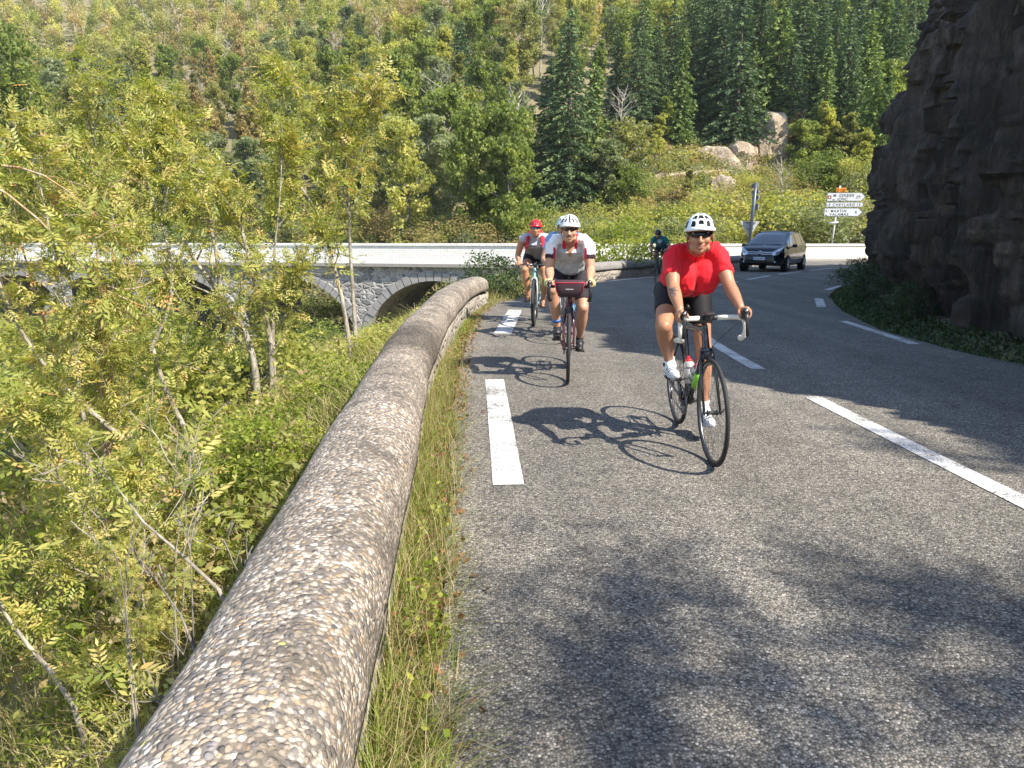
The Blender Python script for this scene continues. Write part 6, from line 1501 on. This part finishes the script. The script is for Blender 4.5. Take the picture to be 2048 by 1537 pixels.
mb=MB(); mb.tube([ch+vec(.11,.138,-.085),ch+vec(0,.145,-.095),ch+vec(-.11,.138,-.085)],.007,6); mb.build('chest_strap',BLK,bp_)
# 4: mostly hidden rider in pale blue
loc,rz=place_front(.665,9.5,R(-4))
b4,i4=bicycle('silver bicycle mostly hidden behind the man in white and grey',loc,rz,R(0),0,frame=pmat('silver_frame',(.5,.5,.5),.3,.5),fork=pmat('silver_frame',(.5,.5,.5)),crank=R(100))
r4=rider('cyclist in a pale blue top and blue-white helmet behind the grey-jersey man',b4,i4,headc=(.015,.31,1.465),hfwd=(.15,1,-.12),skin=sk2,jersey=cloth('pale_blue_jersey',(.22,.36,.62)),shorts=blk,shoe=shoe_std(pmat('blue_shoe',(.04,.16,.5),.4),BLK,lime),sh=(.21,1.315),vox=.009,shw=.19,hip_dz=.085)
helmet(r4['root'],r4['hp'],pmat('pale_blue_helmet',(.55,.68,.74),.3),[(a,40,5,12,0) for a in (-60,-30,0,30,60)],dk); sunglasses(r4['root'],r4['hp'])
# 5: distant dark rider
loc,rz=place_front(4.22,21.9,R(-22))
b5,i5=bicycle('dark road bicycle of the distant rider beside the low shaded parapet',loc,rz,R(0),R(8),crank=R(-20),frame=CARB)
r5=rider('distant cyclist in a dark teal jersey and black helmet in the shade',b5,i5,headc=(.03,.34,1.42),hfwd=(.0,1,-.22),skin=skin_mat('distant_rider_skin',(.36,.19,.13)),jersey=[cloth('teal_jersey',(.012,.13,.15)),cloth('pale_undershirt',(.35,.38,.42))],shorts=blk,shoe=shoe_std(BLK,BLK),sh=(.23,1.27),vox=.011,sock=cloth('white_sock2',(.6,.6,.6)),sleeve=.5)  # skin is simply this rider's own base colour
by_region(r5['jersey'],lambda c:np.where((c[:,1]>r5['chest'][1]-.05)&(np.abs(c[:,0])<.055)&(c[:,2]<r5['chest'][2]+.02)&(c[:,1]>.05),1,0))
helmet(r5['root'],r5['hp'],pmat('black_helmet',(.015,.016,.018),.3,0,.1,20,0,.5,.5),[(a,40,4,12,0) for a in (-50,-25,0,25,50)],dk); sunglasses(r5['root'],r5['hp'])
# ================================================================ CAR
from mathutils.bvhtree import BVHTree
fa=R(236.4); fx,fy=math.cos(fa),math.sin(fa); fc=(9.75,29.6)
cx_,cy_=fc[0]-fx*2.235,fc[1]-fy*2.235
car=thing('parked_car','dark blue-black five-door family car coming round the bend','car',(cx_,cy_,zrf(cy_)+.0),fa-PI/2); car.name='car'
sl=(zrf(fc[1])-zrf(fc[1]-fy*4.4))/4.4; car.rotation_euler=(sl,0,fa-PI/2)
paint=pmat('black_car_paint',(.006,.007,.012),.14,.0,.05,20,0,.3,.30)
m,t,b=new_mat('car_glass'); b.inputs['Base Color'].default_value=(.02,.03,.035,1); b.inputs['Roughness'].default_value=.03; b.inputs['Specular IOR Level'].default_value=.9; b.inputs['Coat Weight'].default_value=1; GL=m
top_=[(-2.235,.50),(-2.225,.86),(-2.15,1.02),(-2.02,1.24),(-1.78,1.50),(-1.45,1.60),(-.8,1.655),(-.1,1.655),(.35,1.60),(.75,1.46),(1.10,1.28),(1.42,1.10),(1.55,1.055),(1.80,.99),(1.98,.93),(2.10,.85),(2.18,.76),(2.225,.62),(2.235,.50)]
top_.sort()
wid=[(-2.235,.62),(-2.20,.74),(-2.05,.83),(-1.6,.895),(-.5,.915),(.8,.915),(1.4,.90),(1.8,.86),(2.0,.80),(2.12,.72),(2.20,.62),(2.235,.52)]
def car_ring(y):
    zt=float(interp(y,top_)); w_=float(interp(y,wid)); belt=min(float(interp(y,[(-2.235,.50),(-2.2,.80),(-2.0,1.02),(-1,1.0),(1.2,.93),(1.6,.90),(2.0,.80),(2.15,.68),(2.235,.49)])),zt-.02)
    roofw=max(.25,w_-.24*smooth(.05,.55,zt-belt)-.02) if True else 0
    zb=.24+.10*smooth(1.9,2.25,abs(y)); P=[]
    a=[(0,zb),(w_*.86,zb),(w_*.985,zb+.08),(w_*1.0,(zb+belt)*.45),(w_*1.0,(zb+belt)*.52+.02),(w_*.988,belt-.05),(w_*.968,belt)]
    zr_=zt-.055*smooth(.02,.4,zt-belt)-.03*float(smooth(0,.2,zt-belt)); 
    b_=[(w_*.968+(roofw-w_*.968)*f,belt+(zr_-belt)*f) for f in (.25,.5,.75,1)]
    c_=[(roofw*.88,zr_+(zt-zr_)*.55),(roofw*.6,zr_+(zt-zr_)*.86),(roofw*.3,zr_+(zt-zr_)*.97),(0,zt)]
    half=a+b_+c_; return [(x,y,z) for x,z in half]+[(-x,y,z) for x,z in half[-2:0:-1]]
cys=np.concatenate([np.linspace(-2.235,-1.9,8),np.linspace(-1.8,1.5,30),np.linspace(1.55,2.235,18)])
mb=MB(); mb.rings(np.array([car_ring(y) for y in cys])); 
body=mb.build('body',paint,car,sharp=60)
# body surface for fitting trim; no wheel arch is cut into it
bmx=bmesh.new(); bmx.from_mesh(body.data)
bv=BVHTree.FromBMesh(bmx); bmx.free()
def hit(o,d):
    h=bv.ray_cast(Vector(o),Vector(d)); return (np.array(h[0]),np.array(h[1])) if h[0] is not None else (None,None)
def patch(name,outline,mode,off,mat,parent,n=14):
    """outline = list of rows; every row [(u,z) start,(u,z) end]; projected on the body along mode"""
    V=[]; rows=len(outline)
    for (a,b_) in outline:
        for k in range(n+1):
            f=k/n; u_=a[0]+(b_[0]-a[0])*f; z_=a[1]+(b_[1]-a[1])*f
            if mode=='front': p,nn_=hit((u_,4,z_),(0,-1,0))
            elif mode=='left': p,nn_=hit((-3,u_,z_),(1,0,0))
            elif mode=='right': p,nn_=hit((3,u_,z_),(-1,0,0))
            elif mode=='top': p,nn_=hit((u_,z_,3),(0,0,-1))
            if p is None: p=np.array([u_,2.1,z_]) if mode=='front' else np.array([0,u_,z_]); nn_=np.array([0,1,0])
            V.append(p+nn_*off)
    mb=MB(); V=np.array(V); i=np.arange(rows-1)[:,None]*(n+1); j=np.arange(n)[None,:]; mb.add(V,np.stack([i+j,i+j+1,i+n+1+j+1,i+n+1+j],-1).reshape(-1,4)); return mb.build(name,mat,parent)
def lerp_rows(a0,a1,b0,b1,n): return [((a0[0]+(b0[0]-a0[0])*f,a0[1]+(b0[1]-a0[1])*f),(a1[0]+(b1[0]-a1[0])*f,a1[1]+(b1[1]-a1[1])*f)) for f in np.linspace(0,1,n)]
patch('windscreen',lerp_rows((-.74,1.46),(.74,1.46),(-.56,.52),(.56,.52),12),'top',.008,GL,car,18)
patch('rear_window',lerp_rows((-.60,-2.12),(.60,-2.12),(-.52,-1.84),(.52,-1.84),6),'top',.008,GL,car)
for sd in ('left','right'):
    patch('side_window',lerp_rows((.98,1.0),(.02,1.0),(.50,1.42),(.02,1.52),6),sd,.007,GL,car)
    patch('side_window',lerp_rows((-.08,1.02),(-1.12,1.06),(-.08,1.53),(-1.02,1.51),6),sd,.007,GL,car)
    patch('quarter_window',lerp_rows((-1.20,1.08),(-1.72,1.14),(-1.12,1.49),(-1.50,1.44),6),sd,.007,GL,car)
    patch('quarter_window',lerp_rows((1.36,1.0),(1.06,.99),(1.10,1.12),(.72,1.30),5),sd,.007,GL,car)
    patch('side_trim',[((1.0,.52),(-1.2,.56)),((1.0,.50),(-1.2,.54))],sd,.012,ALU,car,24)
    patch('door_handle',[((.12,.86),(-.10,.87)),((.12,.83),(-.10,.84))],sd,.018,paint,car,6); patch('door_handle',[((-.90,.90),(-1.12,.91)),((-.90,.87),(-1.12,.88))],sd,.018,paint,car,6)
m,t,b=new_mat('headlamp_glass'); b.inputs['Base Color'].default_value=(.55,.62,.70,1); b.inputs['Roughness'].default_value=.12; b.inputs['Metallic'].default_value=.5; b.inputs['Coat Weight'].default_value=1; HLm=m
for s in (-1,1):
    o=patch('headlight',[((.46*s,.70),(.47*s,.77)),((.53*s,.66),(.57*s,.84)),((.62*s,.66),(.66*s,.89)),((.70*s,.69),(.73*s,.93)),((.765*s,.78),(.78*s,.96)),((.80*s,.88),(.805*s,.97))],'front',.010,HLm,car,8)
    patch('headlight_lens',[((.60*s,.745),(.60*s,.79)),((.66*s,.745),(.66*s,.82))],'front',.016,STL,o,4)
    mb=MB(); p,_=hit((.60*s,4,.40),(0,-1,0)); p=p if p is not None else np.array([.6*s,2.15,.40]); mb.tube([p+vec(0,-.02,0),p+vec(0,.012,0)],[.045,.04],16); mb.build('fog_lamp',HLm,car)
chrome=pmat('chrome',(.80,.82,.85),.12,1)
for z0 in (.775,.70):
    pts_=[]
    for x in np.linspace(-.50,.50,41):
        z=z0+.055*max(0,1-abs(x)/.085)+.02*abs(x)-.006; p,_=hit((x,4,z),(0,-1,0))
        if p is not None: pts_.append(p+vec(0,.010,0))
    mb=MB(); mb.tube(pts_,.017,6); mb.build('chevron_trim',chrome,car)
patch('grille',lerp_rows((-.42,.715),(.42,.715),(-.44,.765),(.44,.765),3),'front',.004,BLK,car)
patch('lower_grille',lerp_rows((-.55,.30),(.55,.30),(-.50,.42),(.50,.42),4),'front',.006,pmat('dark_grille',(.006,.006,.006),.6),car)
pl,_=hit((0,4,.53),(0,-1,0)); 
mb=MB(); mb.box(pl+vec(0,.014,0),(.52,.012,.115)); plate=mb.build('number_plate',pmat('plate_white',(.62,.68,.74),.4),car,smooth=False)
mb=MB(); mb.box(pl+vec(.238,.0215,0),(.04,.003,.112)); mb.box(pl+vec(-.238,.0215,0),(.04,.003,.112)); mb.build('plate_blue_band',pmat('plate_blue',(.02,.08,.35),.4),plate,smooth=False)
def text_mesh(name,txt,size,mat,parent,M,ext=.002,sx=1.0,shear=0,spacing=1.0,off=.0):
    cu=bpy.data.curves.new(name,'FONT'); cu.body=txt; cu.size=size; cu.extrude=ext; cu.align_x='LEFT'; cu.shear=shear; cu.space_character=spacing; cu.offset=off
    o=bpy.data.objects.new(name,cu); C.objects.link(o); dg=bpy.context.evaluated_depsgraph_get(); dg.update(); me=bpy.data.meshes.new_from_object(o.evaluated_get(dg)); bpy.data.objects.remove(o); bpy.data.curves.remove(cu)
    me.transform(Matrix.Scale(sx,4,(1,0,0))); me.transform(M); me.name=name; me.materials.clear(); me.materials.append(mat); o=bpy.data.objects.new(name,me); C.objects.link(o); o.parent=parent; return o
INK=pmat('black_lettering',(.02,.02,.022),.6)
Mx=Matrix.Translation(Vector(pl+vec(.205,.0225,-.038)))@Matrix.Rotation(PI,4,'Z')@Matrix.Rotation(PI/2,4,'X')
text_mesh('plate_lettering','ZB 609 BM',.105,INK,plate,Mx,.001,.76)
for s in (-1,1):
    mb=MB(); mb.ball((1.02*s,.92,1.03),(.10,.06,.075)); mb.tube([(.88*s,.96,.98),(.98*s,.93,1.0)],.025,8); mb.build('wing_mirror',paint,car)
    for yy in (1.36,-1.37):
        c=vec(.80*s,yy,.315); mb=MB(); mb.tube([c+vec(-.09*s,0,0),c+vec(.112*s,0,0)],.355,32); mb.build('wheel_arch_shade',pmat('arch_black',(.004,.004,.004),.9),car)  # black drum puts the arch's shade into colour, there is no recess
        c=vec(.80*s,yy,.318); mb=MB(); mb.torus(c+vec(.02*s,0,0),.255,.063,(1,0,0),48,12,1.55); w_=mb.build('wheel',RUB,car)
        mb=MB(); mb.torus(c+vec(.10*s,0,0),.205,.012,(1,0,0),40,8)
        for i in range(7): q=2*PI*i/7; mb.tube([c+vec(.115*s,.03*math.cos(q),.03*math.sin(q)),c+vec(.105*s,.2*math.cos(q),.2*math.sin(q))],[.028,.020],6)
        mb.ball(c+vec(.11*s,0,0),(.02,.05,.05)); mb.build('rim',ALU,w_)
        mb=MB(); mb.tube([c+vec(.05*s,0,0),c+vec(.088*s,0,0)],.20,24); mb.build('spoke_backing',pmat('arch_black',(.004,.004,.004)),w_)  # black disc filling the space behind the spokes
for s in (-1,1):
    mb=MB(); mb.box((.28*s,.35,1.06),(.38,.14,.50)); mb.build('wiper' if False else 'seat',BLK,car)
mb=MB(); mb.tube([(-.62,1.50,1.085),(-.05,1.53,1.10)],.010,6); mb.tube([(.05,1.52,1.10),(.60,1.50,1.085)],.010,6); mb.build('wiper',BLK,car)
# ================================================================ ROAD SIGNS
SW=pmat('sign_white',(.62,.65,.66),.45,0,.05,8); SG=pmat('sign_edge_grey',(.13,.14,.15),.5,.3); SO=pmat('sign_orange',(.80,.26,.01),.5,0,.05); PW=pmat('post_white',(.72,.72,.71),.5)
Ys=48.15; bx_=at(1664,500,Ys).x; sg=thing('direction_sign','white direction signpost with three arrow panels and an orange road number','sign',(bx_,Ys,zrf(48)-.3),R(-6))
def Zs(v): return at(1668,v,Ys).z-(zrf(48)-.3)
kx=Ys/FPX*1.0
mb=MB(); mb.tube([(-.09,0.06,0),(.17,.06,Zs(372))],.05,12); mb.build('post',PW,sg)
mb=MB(); mb.tube([(-.32,.0,Zs(447)),(.22,.0,Zs(445))],.06,10); mb.tube([(.02,.06,Zs(446)),(-.15,-.02,Zs(447))],.05,8); mb.build('bracket',PW,sg)
def panel(x0,x1,v0,v1,tip,edge=.035,name='arrow_panel'):
    z0,z1=Zs(v1),Zs(v0); zm=(z0+z1)/2
    mb=MB(); mb.prism([(x0,z0),(x1,z0),(x1+tip,zm),(x1,z1),(x0,z1)],(0,0,0),(1,0,0),(0,0,1),(0,1,0),.045); o=mb.build(name,SG,sg,smooth=False)
    e=edge; mb=MB(); mb.prism([(x0+e,z0+e),(x1-e*.6,z0+e),(x1+tip-e*2.6,zm),(x1-e*.6,z1-e),(x0+e,z1-e)],(0,-.006,0),(1,0,0),(0,0,1),(0,1,0),.005); mb.build('sign_face',SW,o,smooth=False); return o,z0,z1
def UX(u): return (u-1668)*kx*1.0
def txt(par,s,u,v,h,mat=INK,shear=0,sx=1.0,sp=1.12,off=.003):
    M_=Matrix.Translation((UX(u),-.0095,Zs(v)))@Matrix.Rotation(PI/2,4,'X'); text_mesh('lettering',s,h*1.40,mat,par,M_,.001,sx,shear,sp,off)
o1,_,_=panel(UX(1649.5),UX(1714),385.6,403.2,.30)
txt(o1,'M',1660.5,394.2,.165,shear=.25); txt(o1,'t',1665.5,391.8,.10,shear=.25); txt(o1,'GERBIER',1671,394.2,.165,shear=.25,sx=.98); txt(o1,'de',1660,401.2,.10,shear=.25); txt(o1,'JONC',1669,401.2,.165,shear=.25); txt(o1,'29',1703,397.4,.18,shear=.25)
mb=MB(); mb.box((UX(1654.7),-.009,Zs(394.8)),(.22,.004,.22)); mb.build('pictogram',pmat('sign_brown_red',(.28,.07,.06),.5),o1,smooth=False); mb=MB(); mb.prism([(-.06,-.05),(.06,-.05),(.0,.07)],(UX(1654.7),-.0135,Zs(394.8)),(1,0,0),(0,0,1),(0,1,0),.002); mb.build('pictogram_mark',SW,o1,smooth=False)
o2,_,_=panel(UX(1648),UX(1716.5),404.6,415,.17)
txt(o2,'LE CHEYLARD',1649.5,412.3,.155,sp=1.35); txt(o2,'15',1706,412.3,.155,sp=1.3)
o3_,_,_=panel(UX(1646.5),UX(1711),416.4,433.6,.32)
txt(o3_,'S',1649.0,424.8,.155); txt(o3_,'t',1653.5,422.6,.09); txt(o3_,'MARTIN',1658.8,424.8,.155,sp=1.3); txt(o3_,'de',1648.5,432,.10); txt(o3_,'VALAMAS',1657.6,431.6,.155,sp=1.3); txt(o3_,'6',1704.5,427.2,.18)
mb=MB(); mb.box((UX(1675),0,(Zs(376.5)+Zs(385))/2),(.62,.03,.27)); ob=mb.build('road_number_plate',SO,sg,smooth=False); bevel(ob,.02)
M_=Matrix.Translation((UX(1666.5),-.018,Zs(383.8)))@Matrix.Rotation(PI/2,4,'X'); text_mesh('lettering','D 120',.25,INK,ob,M_,.001,.80,0,1.05,.008)
# give-way triangle seen from behind with a post of edge-on panels
Yg=43.5; gx_=at(1498,500,Yg).x; gw=thing('sign_post','grey post with a give-way triangle seen from behind and edge-on panels above','sign',(gx_,Yg,zrf(Yg)-.1),0)
def Zg(v): return at(1503,v,Yg).z-(zrf(Yg)-.1)
kg=Yg/FPX
DG=pmat('dark_galvanised',(.10,.12,.15),.45,.5)
mb=MB(); mb.tube([(-.09,0,0),(.06,0,Zg(438))],.085,14); mb.build('post',PW,gw)
mb=MB(); mb.tube([(-.13,-.12,0),(.03,-.12,Zg(438)),(.12,-.1,Zg(366))],[.10,.10,.085],12); mb.build('upper_post',DG,gw)
zt_,zb_=Zg(443),Zg(468); mb=MB(); mb.prism([(-.56,zt_),(-.05,zb_-.15),(.05,zb_-.15),(.56,zt_)][::-1],(-.02,.10,0),(1,0,0),(0,0,1),(0,1,0),.03); mb.build('triangle_back',pmat('galvanised_back',(.50,.52,.53),.5,.3),gw,smooth=False)
mb=MB(); mb.tube([(-.25,.06,zt_-.08),(.3,.06,zt_-.08)],.03,6); mb.tube([(-.2,.06,zt_-.42),(.2,.06,zt_-.42)],.025,6); mb.build('bracket',DG,gw)
for (v0,v1,x0) in [(368,376,.26),(381,388,.34),(391,400,.36),(409,421,.38)]:
    mb=MB(); z0,z1=Zg(v1),Zg(v0); mb.box((x0-.10,.28,(z0+z1)/2),(.05,.95,z1-z0),Matrix.Rotation(R(2),3,'Z')); o=mb.build('edge_panel',SG,gw,smooth=False)
    mb=MB(); mb.box((x0-.06,.28,(z0+z1)/2),(.02,.93,z1-z0-.03),Matrix.Rotation(R(2),3,'Z')); mb.build('panel_face',SW,o,smooth=False)
# ================================================================ AIR
hz=MB(); hz.box((10,175,50),(560,520,160)); m=bpy.data.materials.new('added_thin_haze'); m.use_nodes=True; t=m.node_tree; t.nodes.clear()
o_=t.nodes.new('ShaderNodeOutputMaterial'); pv=t.nodes.new('ShaderNodeVolumePrincipled'); pv.inputs['Density'].default_value=.0002; pv.inputs['Color'].default_value=(.86,.92,1,1); pv.inputs['Anisotropy'].default_value=.0; t.links.new(pv.outputs[0],o_.inputs['Volume'])
o=hz.build('added_haze',m,smooth=False); tag(o,kind='stuff')  # haze volume added to lighten the dark slope and give depth
# ================================================================ labels: look-alikes in one place are told apart by their order from the left
ORD=['leftmost','second from left','third from left','fourth from left','fifth from left','sixth from left','seventh from left','eighth from left','ninth from left','tenth from left','eleventh from left','twelfth from left']
by={}
for o in bpy.data.objects:
    if o.parent is None and o.get('label') and o.get('kind') is None: by.setdefault(o['label'],[]).append(o)
for lb,ls in by.items():
    if 1<len(ls)<=12 and len(lb.split())<=13:
        ls.sort(key=lambda o:proj(o.location.x,o.location.y,o.location.z+2)[0])
        for k,o in enumerate(ls): o['label']=f'{lb}, {ORD[k]}'
